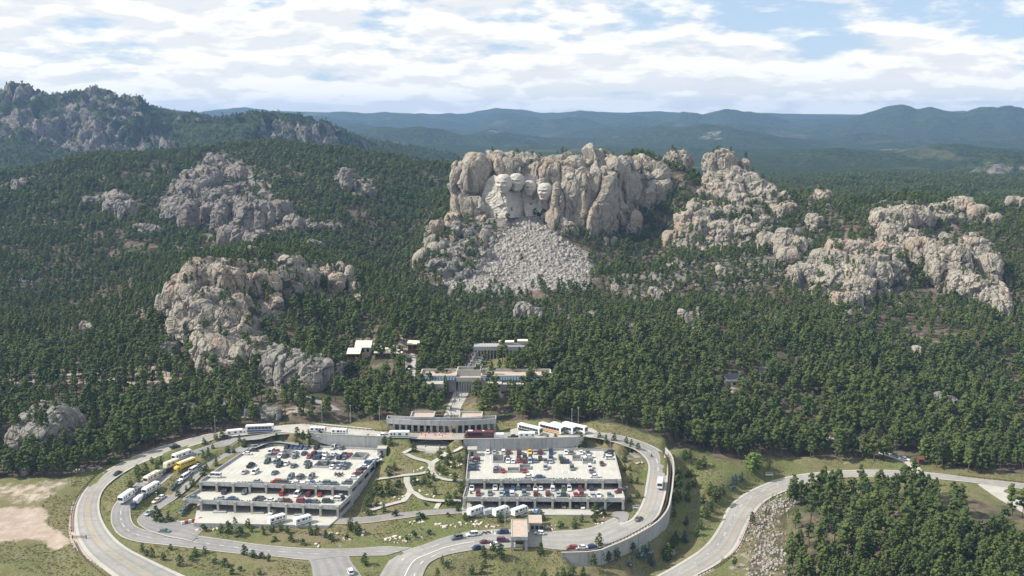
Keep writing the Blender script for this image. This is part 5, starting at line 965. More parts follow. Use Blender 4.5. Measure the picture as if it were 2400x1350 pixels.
# ------------------------------------------------------------------ parking garages
def garage(label, top, mid, gnd, wells, zt=-5.0, zm=-8.3, zg=-12.1, tower=None, open_side=1, planters=()):
    FLt, FRt, BRt, BLt = [np.array(at_z(u, v, zt)) for u, v in top]; FLm, FRm = [np.array(at_z(u, v, zm)) for u, v in mid]; FLg, FRg = [np.array(at_z(u, v, zg)) for u, v in gnd]
    o0 = np.array([FLt[0], FLt[1], zg]); root = empty('parking_garage', tuple(o0)); tag(root, label, 'parking garage'); P2 = lambda p: (p[0] - o0[0], p[1] - o0[1]); Zr = lambda z: z - o0[2]
    bil = lambda a, b: (FLt * (1 - a) + FRt * a) * (1 - b) + (BLt * (1 - a) + BRt * a) * b
    def inv(w):
        a = b = 0.5
        for _ in range(12):
            r = bil(a, b)[:2] - w[:2]; da = (bil(a + 1e-3, b) - bil(a - 1e-3, b))[:2] / 2e-3; db = (bil(a, b + 1e-3) - bil(a, b - 1e-3))[:2] / 2e-3; s = np.linalg.solve(np.array([da, db]).T, r); a -= s[0]; b -= s[1]
        return a, b
    W = []
    for (u0, v0, u1, v1) in wells:
        a0, b0 = inv(at_z((u0 + u1) / 2, v1, zt)); hw = (u1 - u0) / 2 / FPX * 440 / np.linalg.norm(FRt - FLt); a1, b1 = inv(at_z((u0 + u1) / 2, v0, zt)); W.append((a0 - hw, a0 + hw, b0, b1))
    gx = sorted({0, 1, *[w[0] for w in W], *[w[1] for w in W]}); gy = sorted({0, 1, *[w[2] for w in W], *[w[3] for w in W]}); mb = MB()
    for i in range(len(gx) - 1):
        for j in range(len(gy) - 1):
            ca, cb = (gx[i] + gx[i + 1]) / 2, (gy[j] + gy[j + 1]) / 2
            if any(w[0] < ca < w[1] and w[2] < cb < w[3] for w in W): continue
            mb.prism([P2(bil(gx[i], gy[j])), P2(bil(gx[i + 1], gy[j])), P2(bil(gx[i + 1], gy[j + 1])), P2(bil(gx[i], gy[j + 1]))], Zr(zt - .45), Zr(zt))
    mb.build('top_deck', MAT['deck'], root)
    for w in W:
        q = [P2(bil(w[0], w[2])), P2(bil(w[1], w[2])), P2(bil(w[1], w[3])), P2(bil(w[0], w[3]))]; mb = MB()
        for k in range(4): mb.wall(q[k], q[(k + 1) % 4], .22, Zr(zt) - 2.6, Zr(zt) + .95)
        mb.build('light_well', MAT['concrete'], root)
    e2 = ((BRt - FRt) / np.linalg.norm(BRt - FRt) + (BLt - FLt) / np.linalg.norm(BLt - FLt)) / 2; e1 = (FRt - FLt) / np.linalg.norm(FRt - FLt)
    sh = lambda p, d: p + e2 * d
    mb = MB(); mb.prism([P2(FLm), P2(FRm), P2(sh(FRt, 15)), P2(sh(FLt, 15))], Zr(zm - .45), Zr(zm)); mb.build('middle_deck', MAT['deck'], root)
    mb = MB(); mb.prism([P2(FLg), P2(FRg), P2(sh(FRm, 14) + e1 * 1.0), P2(sh(FLm, 14) - e1 * 1.0)], Zr(zg - .5), Zr(zg)); mb.build('ground_floor', MAT['deck'], root)
    mb = MB()   # back walls inside each storey
    mb.wall(P2(sh(FLt, 14.6)), P2(sh(FRt, 14.6)), .4, Zr(zm) + .01, Zr(zt) - .46); mb.wall(P2(sh(FLm, 13.4)), P2(sh(FRm, 13.4)), .4, Zr(zg) + .01, Zr(zm) - .46); mb.build('inner_wall', MAT['concrete'], root)
    def fascia(A, B, z, ends=(0, 0), nm='front_parapet', lo=.75):
        n = max(1, int(np.linalg.norm(B - A) / 9)); mbj = []
        for k in range(n):
            p, q = A + (B - A) * (k / n + .0015), A + (B - A) * ((k + 1) / n - .0015); m_ = MB(); m_.wall(P2(p), P2(q), .38, Zr(z) - lo, Zr(z) + 1.05); m_.build(nm, MAT['concrete'], root)
    fascia(FLt - e2 * .1, FRt - e2 * .1, zt); fascia(FLm - e2 * .1, FRm - e2 * .1, zm)
    fascia(FLg - e2 * .1, FRg - e2 * .1, zg, nm='kerb_wall', lo=1.6) if False else None
    mb = MB(); mb.wall(P2(FLg - e2 * .1), P2(FRg - e2 * .1), .35, Zr(zg) - 2.0, Zr(zg) + .35); mb.build('kerb_wall', MAT['concrete'], root)
    for s, (F, Bk) in ((0, (FLt, BLt)), (1, (FRt, BRt))):
        e = e1 * (-.1 if s == 0 else .1); fascia(F + e, Bk + e, zt, nm='side_parapet', lo=.75 if s == open_side else 3.0)
        Fm = (FLm, FRm)[s]; m_ = MB(); m_.wall(P2(Fm + e), P2(F + e - e2 * .3), .38, Zr(zm) - .75, Zr(zm) + 1.05); m_.build('side_parapet', MAT['concrete'], root)
        m_ = MB(); m_.wall(P2(sh(F, 0.4) + e), P2(sh(F, 44) + e), .3, Zr(zm) - 4.2, Zr(zm) + 1.05); m_.build('side_wall', MAT['concrete'], root)
        m_ = MB(); m_.wall(P2(sh(Fm, .4) + e), P2(sh(Fm, 13) + e), .3, Zr(zg) - 2, Zr(zg) + 1.1); m_.build('side_wall', MAT['concrete'], root)
        if s == open_side:
            for k in range(7): c = F + (Bk - F) * k / 6 + e * 1.2; m_ = MB(); m_.box(P2(c)[0] - .4, P2(c)[0] + .4, P2(c)[1] - .4, P2(c)[1] + .4, Zr(zg) - 1, Zr(zt) + .2); m_.build('side_column', MAT['concrete'], root)
    m_ = MB(); m_.wall(P2(BLt + e2 * .1), P2(BRt + e2 * .1), .3, Zr(zt) - 1.5, Zr(zt) + .9); m_.build('back_parapet', MAT['concrete'], root)
    for (A, B, z0, z1) in ((FLt, FRt, zm, zt), (FLm, FRm, zg, zm)):
        n = 9
        for k in range(n + 1):
            c = A + (B - A) * (k / n * .985 + .0075) - e2 * .38; x, y = P2(c); m_ = MB(); m_.box(x - .42, x + .42, y - .35, y + .35, Zr(z0) + .01, Zr(z1) + .35); m_.box(x - .55, x + .55, y - .5, y + .5, Zr(z1) + .353, Zr(z1) + .75); m_.build('column', MAT['pale'], root)
    for (A, B, z, f0, f1) in [(FLt, FRt, zt, .25, .48), (FLt, FRt, zt, .52, .74), (FLm, FRm, zm, .25, .5), (FLm, FRm, zm, .55, .8)]:
        V = []; rg = np.random.default_rng(int(abs(A[0]) + f0 * 100)); me_b = MB()
        for k in range(70):
            f = f0 + (f1 - f0) * rg.random(); c = A + (B - A) * f + e2 * .45; x, y = P2(c); h = rg.uniform(.15, .45); me_b.tube((x, y, Zr(z) + .7), (x + rg.uniform(-.3, .3), y + rg.uniform(-.2, .2), Zr(z) + 1.0 + h), .28, .05, 4)
        tag(me_b.build('planter_greenery', MAT['shrub'], root), kind='stuff')
    if tower is not None:
        c = at_z(*tower, zt); x, y = P2(c); m_ = MB(); m_.box(x - 1.9, x + 1.9, y - 1.9, y + 1.9, Zr(zg) - 1, Zr(zt) + 2.9); tw = m_.build('stair_tower', MAT['concrete'], root); m_ = MB(); m_.box(x - 2.1, x + 2.1, y - 2.1, y + 2.1, Zr(zt) + 2.903, Zr(zt) + 3.2); m_.build('tower_roof', MAT['pale'], tw); m_ = MB(); m_.box(x - .6, x + .6, y - 2.0, y - 1.88, Zr(zt), Zr(zt) + 2.1); m_.build('tower_door', MAT['dark'], tw)
    # stall lines
    ml = MB()
    for row_b, l in ((.30, .11), (.55, .11), (.74, .11), (.93, .11), (.06, .11)):
        for k in range(1, 24):
            a = .03 + k * .04; p = bil(a, row_b - l / 2); q = bil(a, row_b + l / 2)
            if any(w[0] - .01 < a < w[1] + .01 and w[2] - .06 < row_b < w[3] + .06 for w in W): continue
            ml.wall(P2(p), P2(q), .16, Zr(zt) + .004, Zr(zt) + .012)
    for k in range(1, 24):
        for b in (2.4,): p = FLm + (FRm - FLm) * (.03 + k * .04) + e2 * .5; ml.wall(P2(p), P2(p + e2 * 4.6), .16, Zr(zm) + .004, Zr(zm) + .012)
    tag(ml.build('stall_markings', MAT['paint'], root), kind='stuff')
    return root, dict(e1=e1, e2=e2, bil=bil, inv=inv)
GL, gl = garage('left stepped concrete parking garage with three open levels of cars', [(468,1133),(822,1145),(903,1056),(600,1043)], [(430,1174),(795,1190)], [(455,1227),(770,1233)], [(620,1063,647,1073),(656,1058,683,1066),(733,1084,770,1097),(821,1064,853,1077)], tower=(896,1064), open_side=1)
GR, gr = garage('right stepped concrete parking garage with three open levels of cars', [(1093,1128),(1455,1128),(1437,1057),(1100,1054)], [(1086,1170),(1463,1172)], [(1083,1207),(1384,1208)], [(1155,1070,1180,1085),(1342,1071,1363,1080),(1366,1079,1392,1087),(1190,1100,1217,1108),(1218,1093,1243,1101)], tower=(1107,1066), open_side=1)
for pl in [(516,1200),(605,1202),(706,1206)]:     # tree planters in front of the left garage
    c = at_z(*pl, -12.1); mb = MB(); mb.box(-2.6, 2.6, -1.3, 1.3, -.3, .45); mb.box(-2.3, 2.3, -1.0, 1.0, .453, .5); o = mb.build('planter_box', MAT['concrete'], None, tuple(c)); tag(o, 'low concrete tree planter on the ground floor of the left garage', 'planter', 'tree planters')
# ------------------------------------------------------------------ park buildings
MAT['tan_roof'] = plain('tan_roof_gravel', (0.42, 0.34, 0.28), 0.95, 0.1, var=0.12, scale=0.8)
MAT['cream_roof'] = plain('cream_roof_membrane', (0.66, 0.62, 0.47), 0.8, 0.2, var=0.06, scale=0.5)
MAT['cream_wall'] = plain('cream_wall', (0.50, 0.46, 0.36), 0.9, 0.2)
MAT['brown_wall'] = plain('brown_timber_wall', (0.15, 0.075, 0.05), 0.9, 0.2, var=0.2)
MAT['slate'] = plain('grey_shingles', (0.12, 0.115, 0.125), 0.9, 0.2, var=0.2, scale=3)
MAT['granite_block'] = plain('dressed_granite', (0.30, 0.30, 0.295), 0.85, 0.2, var=0.12, scale=1.2)
MAT['skylight'] = plain('blue_skylight_glass', (0.09, 0.13, 0.19), 0.5, 0.3)
MAT['glass'] = plain('dark_window_glass', (0.02, 0.025, 0.03), 0.08, 0.7)
def trough_roof(root, A, B, depth, z, h, o0, mat_in, th=.45, nm='parapet', roof='roof'):
    """flat roof behind four parapets; A-B is the front edge"""
    A = np.array(A[:2]) - o0[:2]; B = np.array(B[:2]) - o0[:2]; d = (B - A) / np.linalg.norm(B - A); n = np.array([-d[1], d[0]]); C, D = B + n * depth, A + n * depth
    mb = MB(); mb.prism([tuple(A), tuple(B), tuple(C), tuple(D)], z, z + .25); mb.build(roof, mat_in, root)
    for p, q in ((A, B), (B, C), (C, D), (D, A)): mb = MB(); e = (q - p) / np.linalg.norm(q - p) * th * .5; mb.wall(tuple(p + e * 0.99), tuple(q + e * .99 if False else q - e * 1.01), th, z + .253, z + h); mb.build(nm, MAT['concrete'], root)
    return A, B, C, D, d, n
def colonnade():
    base = np.array([at_z(u, v, 0.0) for u, v in ((907,1008.5),(950,1011.2),(1000,1013.2),(1035,1013.8),(1070,1013.4),(1115,1011.5),(1162,1008.5))]); o0 = base[3].copy(); root = empty('entrance_colonnade', tuple(o0)); tag(root, 'long curved grey colonnade with square pillars across the upper road', 'colonnade')
    C = catmull(base, 1.0); C = C[:, :2] - o0[:2]; d = np.r_[0, np.cumsum(np.linalg.norm(np.diff(C, axis=0), axis=1))]; at = lambda s: np.array([np.interp(s, d, C[:, 0]), np.interp(s, d, C[:, 1])]); L = d[-1]; n = 17; up = np.array([0, 1.0])
    for k in range(n + 1):
        p = at(L * (k / n * .98 + .01))
        for r in (0, 3.9): mb = MB(); mb.box(p[0] - .5, p[0] + .5, p[1] + r - .5, p[1] + r + .5, -.6, 3.5); mb.build('pillar', MAT['granite_block'], root)
    for k in range(n):
        a, b = at(L * k / n), at(L * (k + 1) / n); mb = MB(); mb.prism([tuple(a + up * -.25), tuple(b + up * -.25), tuple(b + up * 4.3), tuple(a + up * 4.3)], 3.503, 3.8); mb.build('roof', MAT['granite_block'], root)
        for r, z1 in ((-.45, 5.8), (4.5, 5.8)): mb = MB(); mb.wall(tuple(a + up * r), tuple(b + up * r), .38, 3.45, z1); mb.build('fascia', MAT['concrete'], root)
    for p in (at(0), at(L)): mb = MB(); mb.wall(tuple(p + up * -.2), tuple(p + up * 4.28), .38, 3.81, 5.78); mb.build('end_fascia', MAT['concrete'], root)
    return root
colonnade()
for u0, u1, v, lab in ((962, 1016, 981.5, 'flat tan roofed building behind the left half of the colonnade'), (1076, 1129, 982.5, 'flat tan roofed building behind the right half of the colonnade')):
    A, B = at_z(u0, v, 5.2), at_z(u1, v, 5.2); o0 = np.array([A[0], A[1], 0.4]); root = empty('concession_building', tuple(o0)); tag(root, lab, 'building')
    a, b, c, d_, dd, nn = trough_roof(root, A, B, 9.5, 4.6, 1.1, o0, MAT['tan_roof']); mb = MB(); mb.prism([tuple(a + dd * .3 + nn * .3), tuple(b - dd * .3 + nn * .3), tuple(c - dd * .3 - nn * .3), tuple(d_ + dd * .3 - nn * .3)], -1, 4.597); mb.build('wall', MAT['granite_block'], root)
    for k in range(6): p = a + (b - a) * (k + .5) / 6; mb = MB(); mb.box(p[0] - 1.1, p[0] + 1.1, p[1] + .12, p[1] + .28, .3, 3.4); mb.build('window', MAT['glass'], root)
def visitor_centre():
    z = 8.0; A, B = at_z(975, 889, z + 4.5), at_z(1297, 889, z + 4.5); o0 = np.array([A[0], A[1], z]); root = empty('visitor_centre', tuple(o0)); tag(root, 'long low visitor building with blue skylights and pillared passage on the avenue', 'building'); W = B[0] - A[0]; s = W / 322.0; X = lambda u: (u - 975) * s
    segs = [(984, 1068, 'left'), (1128, 1292, 'right')]
    for u0, u1, nm in segs:
        mb = MB(); mb.box(X(u0), X(u1), 2.5, 15.5, -5, 4.3); mb.build('wall', MAT['granite_block'], root)
        mb = MB(); mb.box(X(u0) - .2, X(u1) + .2, 2.3, 15.7, 4.303, 4.6); mb.build('roof', MAT['tan_roof'], root)
        for p, q in (((X(u0), 2.5), (X(u1), 2.5)), ((X(u0), 15.5), (X(u1), 15.5)), ((X(u0), 2.9), (X(u0), 15.1)), ((X(u1), 2.9), (X(u1), 15.1))): mb = MB(); mb.wall(p, q, .7, 4.603, 5.9); mb.build('parapet', MAT['pale'], root)
        n = int((u1 - u0) / 6.5)
        for k in range(n):
            x = X(u0 + 5 + k * 6.5); mb = MB(); mb.add([(x, -.4, 4.15), (x + 4.6 * s, -.4, 4.15), (x + 4.6 * s, 1.9, 5.5), (x, 1.9, 5.5), (x, -.4, 3.9), (x + 4.6 * s, -.4, 3.9), (x + 4.6 * s, 1.9, 5.2), (x, 1.9, 5.2)], [(0, 1, 2, 3), (7, 6, 5, 4), (0, 4, 5, 1), (1, 5, 6, 2), (2, 6, 7, 3), (3, 7, 4, 0)]); mb.build('skylight', MAT['skylight'], root)
    for u0, u1, y0, h in ((1000, 1042, -6, 3.4), (1140, 1175, -5, 3.0), (1175, 1260, -3, 2.4)):
        mb = MB(); mb.box(X(u0), X(u1), y0, 2.1, -6, h); w = mb.build('front_wing', MAT['pale'], root); mb = MB(); mb.box(X(u0) - .2, X(u1) + .2, y0 - .2, 2.0, h + .003, h + .4); mb.build('wing_roof', MAT['pale'], w)
    mb = MB(); mb.box(X(1070), X(1126), 1.0, 14, 3.9, 4.4); mb.build('passage_roof', MAT['pale'], root)
    for p, q in (((X(1070), 7), (X(1126), 7)), ((X(1070), 14), (X(1126), 14)), ((X(1070.5), 7.3), (X(1070.5), 13.7)), ((X(1125.5), 7.3), (X(1125.5), 13.7))): mb = MB(); mb.wall(p, q, .5, 4.41, 7.6); mb.build('passage_box', MAT['pale'], root)
    mb = MB(); mb.wall((X(1069), .9), (X(1127), .9), .6, 3.2, 5.3); mb.build('passage_fascia', MAT['pale'], root)
    for k in range(9): x = X(1075 + k * 5.8); mb = MB(); mb.box(x - .4, x + .4, 1.4, 2.2, -3, 3.89); mb.build('pillar', MAT['granite_block'], root)
visitor_centre()
def terrace():
    z = 13.4; A, B = at_z(1110, 819, z + 4), at_z(1240, 821, z + 4); o0 = np.array([A[0], A[1], z]); root = empty('view_terrace', tuple(o0)); tag(root, 'small pillared terrace building with dark flat roof at the upper end of the avenue', 'building'); W = B[0] - A[0]
    mb = MB(); mb.box(0, W, 0, 8, 3.4, 5.6); mb.build('roof_band', MAT['granite_block'], root)
    for k in range(18): x = .5 + k * (W - 1) / 17; mb = MB(); mb.box(x - .35, x + .35, .3, 1.0, -2, 3.39); mb.build('pillar', MAT['pale'], root)
    mb = MB(); mb.box(.3, W - .3, 6.6, 7.6, -2, 3.39); mb.build('back_wall', MAT['pale'], root)
    for a, b, h in ((.46, .72, 1.6), (.80, .97, 2.2)): mb = MB(); mb.box(W * a, W * b, 3, 7, 5.61, 5.6 + h); w = mb.build('roof_house', MAT['granite_block'], root); mb = MB(); mb.box(W * a - .3, W * b + .3, 2.7, 7.3, 5.603 + h, 5.9 + h); mb.build('roof_cap', MAT['cream_roof'], w)
terrace()
def gable(name, label, u0, u1, v, z0, h, rise, depth, wall, roof, flat=False, win=3, chim=False):
    A, B = at_z(u0, v, z0), at_z(u1, v, z0); root = empty(name, tuple(A)); tag(root, label, 'building'); W = B[0] - A[0]; mb = MB(); mb.box(0, W, 0, depth, -2.5, h); mb.build('wall', wall, root); r = .6
    if flat: mb = MB(); mb.box(-r, W + r, -r, depth + r, h + .003, h + .5); mb.build('roof', roof, root)
    else:
        mb = MB(); y0, y1, ym = -r, depth + r, depth / 2
        mb.add([(-r, y0, h - .2), (W + r, y0, h - .2), (W + r, ym, h + rise), (-r, ym, h + rise), (W + r, y1, h - .2), (-r, y1, h - .2), (-r, y0, h + .05), (W + r, y0, h + .05), (W + r, ym, h + rise + .25), (-r, ym, h + rise + .25), (W + r, y1, h + .05), (-r, y1, h + .05)],
               [(6, 7, 8, 9), (9, 8, 10, 11), (3, 2, 1, 0), (5, 4, 2, 3), (0, 1, 7, 6), (4, 5, 11, 10), (0, 6, 9, 3), (3, 9, 11, 5), (1, 2, 8, 7), (2, 4, 10, 8)]); rf = mb.build('roof', roof, root)
        if chim: mb = MB(); mb.box(W * .8, W * .8 + 1.2, ym - .5, ym + .5, h, h + rise + 1.3); mb.build('chimney', MAT['granite_block'], rf)
        mb = MB(); mb.add([(.02, 0, h), (.02, depth, h), (.02, ym, h + rise), (W - .02, 0, h), (W - .02, depth, h), (W - .02, ym, h + rise)], [(0, 2, 1), (3, 4, 5)]); mb.build('gable', wall, root)
    for k in range(win): x = W * (k + .5) / win; mb = MB(); mb.box(x - .7, x + .7, -.05, .06, h * .35, h * .8); mb.build('window', MAT['glass'], root)
gable('office_building', 'cream roofed low building in trees, leftmost of the row beside the crag', 815, 842, 842, 10.5, 3.2, 1.6, 12, MAT['brown_wall'], MAT['cream_roof'])
gable('office_building', 'cream gabled building with the highest roof in the row beside the crag', 834, 868, 831, 11, 4.2, 2.4, 11, MAT['cream_wall'], MAT['cream_roof'])
gable('office_building', 'flat cream roofed building in the middle of the row beside the crag', 879, 915, 842, 10.5, 3.4, 1, 13, MAT['brown_wall'], MAT['cream_roof'], True, 4)
gable('office_building', 'small cream roofed building at the right end of the row, by the service road', 921, 940, 842, 10.5, 3.0, 1, 9, MAT['cream_wall'], MAT['cream_roof'], True, 2)
gable('workshop', 'brown timber workshop with pale flat roof above the service road', 956, 1000, 822, 12, 3.6, 1, 8, MAT['brown_wall'], MAT['cream_roof'], True, 4)
gable('house', 'grey gabled house hidden among pines right of the avenue', 1700, 1742, 908, 1.5, 3.4, 2.6, 9, MAT['cream_wall'], MAT['slate'], chim=True)
gable('house', 'second small grey roofed house behind pines further right', 1782, 1806, 892, 1.0, 3.6, 3.0, 7, MAT['granite_block'], MAT['slate'], win=2)
gable('kiosk', 'small red kiosk at the side road above the highway', 2153, 2163, 1088, -14.6, 2.4, .8, 2.2, plain('red_boards', (0.15, 0.055, 0.045), 0.8), plain('red_roof', (0.14, 0.06, 0.05), 0.8), win=1)
def toll_plaza():
    z0, zr = -13.4, -8.2; FL, FR, BL = at_z(1197.5, 1258, zr), at_z(1237, 1258, zr), at_z(1199, 1217, zr); o0 = np.array([FL[0], FL[1], z0]); root = empty('toll_canopy', tuple(o0)); tag(root, 'tall flat roofed toll canopy across the entrance road', 'toll booth')
    W = FR[0] - FL[0]; D = BL[1] - FL[1]; h = zr - z0; mb = MB(); mb.box(.4, W - .4, .4, D - .4, h - .5, h - .2); mb.build('roof', MAT['tan_roof'], root)
    for a in ((0, W, 0, .38), (0, W, D - .38, D), (0, .38, .383, D - .383), (W - .38, W, .383, D - .383)): mb = MB(); mb.box(*a, h - 1.3, h); mb.build('fascia', MAT['concrete'], root)
    for x in (.1, W - 1.1):
        for y in (.1, D - 1.1, D * .45): mb = MB(); mb.box(x, x + 1.0, y, y + 1.0, -.5, h - 1.303); mb.build('pillar', MAT['granite_block'], root)
    for y in (D * .22, D * .7):
        b = empty('booth', (W * .5, y, 0)); b.parent = root; mb = MB(); mb.box(-1.5, 1.5, -.9, .9, 0, 1.1); mb.build('booth_wall', MAT['concrete'], b); mb = MB(); mb.box(-1.45, 1.45, -.85, .85, 1.103, 2.3); mb.build('booth_glass', MAT['glass'], b); mb = MB(); mb.box(-1.6, 1.6, -1, 1, 2.303, 2.5); mb.build('booth_roof', MAT['pale'], b)
    A, B = at_z(1238.5, 1246, -13.3), at_z(1269, 1246, -13.3); o1 = np.array([A[0], A[1], -13.3]); r2 = empty('toll_office', tuple(o1)); tag(r2, 'low grey toll office attached to the right of the canopy', 'building'); w = B[0] - A[0]; mb = MB(); mb.box(.3, w, 0, 7.5, -.6, 3.2); mb.build('wall', MAT['granite_block'], r2); mb = MB(); mb.box(.1, w + .25, -.25, 7.7, 3.203, 3.6); mb.build('roof', MAT['tan_roof'], r2)
    for k in range(3): mb = MB(); mb.box(.9 + k * 1.7, 2.1 + k * 1.7, -.06, .05, .9, 2.4); mb.build('window', MAT['glass'], r2)
toll_plaza()
# ------------------------------------------------------------------ poles, pillars, signs, barrier
MAT['steel'] = plain('galvanised_steel', (0.42, 0.43, 0.44), 0.5, 0.5)
MAT['sign_green'] = plain('green_sign', (0.03, 0.16, 0.08), 0.6); MAT['sign_blue'] = plain('blue_sign', (0.03, 0.12, 0.30), 0.6)
FLAGC = [plain('flag_' + n, c, 0.8) for n, c in (('blue', (0.04, 0.06, 0.16)), ('red', (0.20, 0.05, 0.05)), ('white', (0.5, 0.5, 0.5)), ('yellow', (0.32, 0.26, 0.10)), ('green', (0.06, 0.13, 0.07)))]
AV = RIB['avenue']; nA = len(AV[0])
def pillar_proto():
    r = empty('flag_pillar'); mb = MB(); mb.box(-.55, .55, -.55, .55, -.5, 3.2); mb.build('shaft', MAT['pale'], r); mb = MB(); mb.box(-.65, .65, -.65, .65, 3.203, 3.5); mb.build('cap', MAT['granite_block'], r)
    for k, (dx, dy) in enumerate(((-.5, .5), (.5, .5))):
        mb = MB(); mb.tube((dx, dy, 3.4), (dx * 2.6, dy, 5.6), .05, .04, 5); p = mb.build('flag_pole', MAT['steel'], r)
        vs = [(dx * 2.5, dy, 5.4), (dx * 2.5 + .5, dy + .1, 5.15), (dx * 2.4 + .45, dy - .05, 4.6), (dx * 2.35, dy, 4.8)]; mb = MB(); mb.add([(x, y - .03, z) for x, y, z in vs] + [(x, y + .03, z) for x, y, z in vs], [(0, 1, 2, 3), (7, 6, 5, 4), (0, 4, 5, 1), (1, 5, 6, 2), (2, 6, 7, 3), (3, 7, 4, 0)]); mb.build('flag', FLAGC[k], p)
    return r
def copy_tree(o, parent=None):
    c = o.copy(); COL.objects.link(c); c.parent = parent
    for ch in list(o.children): copy_tree(ch, c)
    return c
pp = pillar_proto(); first = True
for i in range(14):
    k = int(nA * (.60 + .028 * i)); k = min(k, nA - 1)
    for s in (.10, .90):
        p = AV[0][k] + (AV[1][k] - AV[0][k]) * s; o = pp if first else copy_tree(pp); first = False; o.location = tuple(p + (0, 0, -.05)); tag(o, 'pale square pillar with flags lining the upper avenue', 'flag pillar', 'flag pillars along the upper avenue')
        for j, ch in enumerate([f for c in o.children for f in c.children]): ch.material_slots[0].link = 'OBJECT'; ch.material_slots[0].material = FLAGC[(i * 2 + j + int(s * 3)) % 5]
def lamp(u, v, z, h, label, group='lamp posts'):
    p = at_z(u, v, z) if z is not None else ground(u, v); r = empty('lamp_post', tuple(p)); tag(r, label, 'lamp post', group); mb = MB(); mb.tube((0, 0, -.3), (0, 0, h), .09, .06, 6); mb.build('pole', MAT['steel'], r); mb = MB(); mb.box(-.45, .45, -.14, .14, h + .003, h + .14); mb.build('lamp_head', MAT['steel'], r)
for i, (u, v, z) in enumerate([(755,992,.4),(822,994,.4),(890,998,.4),(1340,1003,.3),(1275,1050,-5.4),(1147,1049,-5.4),(291,1149,None),(369,1205,None),(505,1020,None),(1430,1060,-5),(1355,1000,.3)]): lamp(u, v, z, 9, 'slim grey lamp post with a flat double head beside the roads')
fp = ground(1184, 1238); r = empty('flagpole', tuple(fp)); tag(r, 'tall thin bare flagpole left of the toll canopy', 'flagpole'); mb = MB(); mb.tube((0, 0, -.5), (0, 0, 13), .14, .07, 8); mb.build('pole', MAT['steel'], r); mb = MB(); mb.tube((0, 0, 13.0), (0, 0, 13.3), .16, .16, 8); mb.build('finial', MAT['steel'], r)
def sign(u, v, w, h, lift, face, label, yaw=0.0):
    p = ground(u, v); r = empty('road_sign', tuple(p), yaw); tag(r, label, 'road sign')
    for s in (-.4, .4): mb = MB(); mb.tube((s * w, .08, -.4), (s * w, .08, lift + h), .07, .07, 5); mb.build('post', MAT['steel'], r)
    mb = MB(); mb.box(-w / 2, w / 2, -.05, .02, lift, lift + h); pn = mb.build('panel', MAT['paint'], r); mb = MB(); mb.box(-w / 2 + .1, w / 2 - .1, -.062, -.053, lift + h * .52, lift + h - .12); mb.build('upper_field', face, pn)
sign(1571, 1305, 3.2, 1.6, 1.2, MAT['sign_green'], 'white and green road sign below the curved retaining wall'); sign(1803, 1119, 3.4, 1.5, 1.0, MAT['sign_green'], 'white and green road sign at the meadow edge above the highway'); sign(1490, 1199, 2.4, 1.2, 1.4, MAT['sign_blue'], 'small blue sign beside the hooked lane right of the right garage')
sign(463, 1276, 1.0, 1.0, 1.6, MAT['dark'], 'small dark sign on the kerb of the lower loop lane'); sign(797, 1290, .9, .9, 1.6, MAT['rust'], 'small dark red sign near the fork in the lower road'); sign(1412, 1033, 1.4, .8, 1.8, MAT['yellow'], 'small yellow sign by the upper right road')
bp = at_z(425, 1228, -12.9); br = empty('crowd_barrier', tuple(bp), R(33)); tag(br, 'row of red and white barriers across the left garage entrance', 'barrier')
MAT['red'] = plain('red_plastic', (0.50, 0.06, 0.05), 0.6)
for k in range(6): mb = MB(); mb.box(k * 1.35, k * 1.35 + 1.25, -.28, .28, 0, 1.0); mb.build('barrier_block', MAT['red'] if k % 2 else MAT['paint'], br)
# ------------------------------------------------------------------ vehicles
PAINT = {n: plain('paint_' + n, c, 0.35, 0.5, m) for n, c, m in (('white', (0.72, 0.72, 0.71), 0), ('silver', (0.42, 0.44, 0.46), .3), ('grey', (0.14, 0.15, 0.16), .2), ('black', (0.02, 0.021, 0.024), 0), ('dark blue', (0.02, 0.04, 0.10), 0), ('blue', (0.05, 0.10, 0.20), 0), ('teal', (0.11, 0.16, 0.17), .1), ('dark green', (0.03, 0.06, 0.045), 0), ('maroon', (0.13, 0.025, 0.03), 0), ('red', (0.27, 0.03, 0.03), 0), ('yellow', (0.75, 0.47, 0.03), 0), ('cream', (0.62, 0.57, 0.44), 0), ('tan', (0.34, 0.28, 0.20), 0), ('purple', (0.10, 0.03, 0.06), 0), ('orange', (0.50, 0.24, 0.06), 0))}
MAT['tyre'] = plain('tyre_rubber', (0.025, 0.025, 0.026), 0.9); MAT['hub'] = plain('wheel_hub', (0.35, 0.36, 0.37), 0.4, 0.5, 0.5); MAT['lamp_lens'] = plain('lamp_lens', (0.75, 0.75, 0.72), 0.2, 0.6); MAT['tail_lens'] = plain('tail_lens', (0.35, 0.02, 0.02), 0.3, 0.5)
def loft(mb, secs, cap=True):
    n = len(secs[0]); vs = [p for s in secs for p in s]; fs = []
    for i in range(len(secs) - 1):
        for k in range(n): a, b = i * n + k, i * n + (k + 1) % n; fs.append((a, b, b + n, a + n))
    if cap: fs.append(tuple(range(n))[::-1]); fs.append(tuple(range((len(secs) - 1) * n, len(secs) * n)))
    mb.add(vs, fs)
def ring(x, w, z0, z1, b=.10): return [(x, -w * .94, z0), (x, -w, z0 + .18), (x, -w, z1 - b), (x, -w + b, z1), (x, w - b, z1), (x, w, z1 - b), (x, w, z0 + .18), (x, w * .94, z0)]
def wheel_mesh(r=.33, t=.22):
    mb = MB(); mb.tube((0, -t / 2, 0), (0, t / 2, 0), r, r, 12); n = len(mb.f); mb.cur = 1; mb.tube((0, -t / 2 - .012, 0), (0, t / 2 + .012, 0), r * .58, r * .58, 8); me = mb.mesh('wheel'); me.materials.append(MAT['tyre']); me.materials.append(MAT['hub']); return me
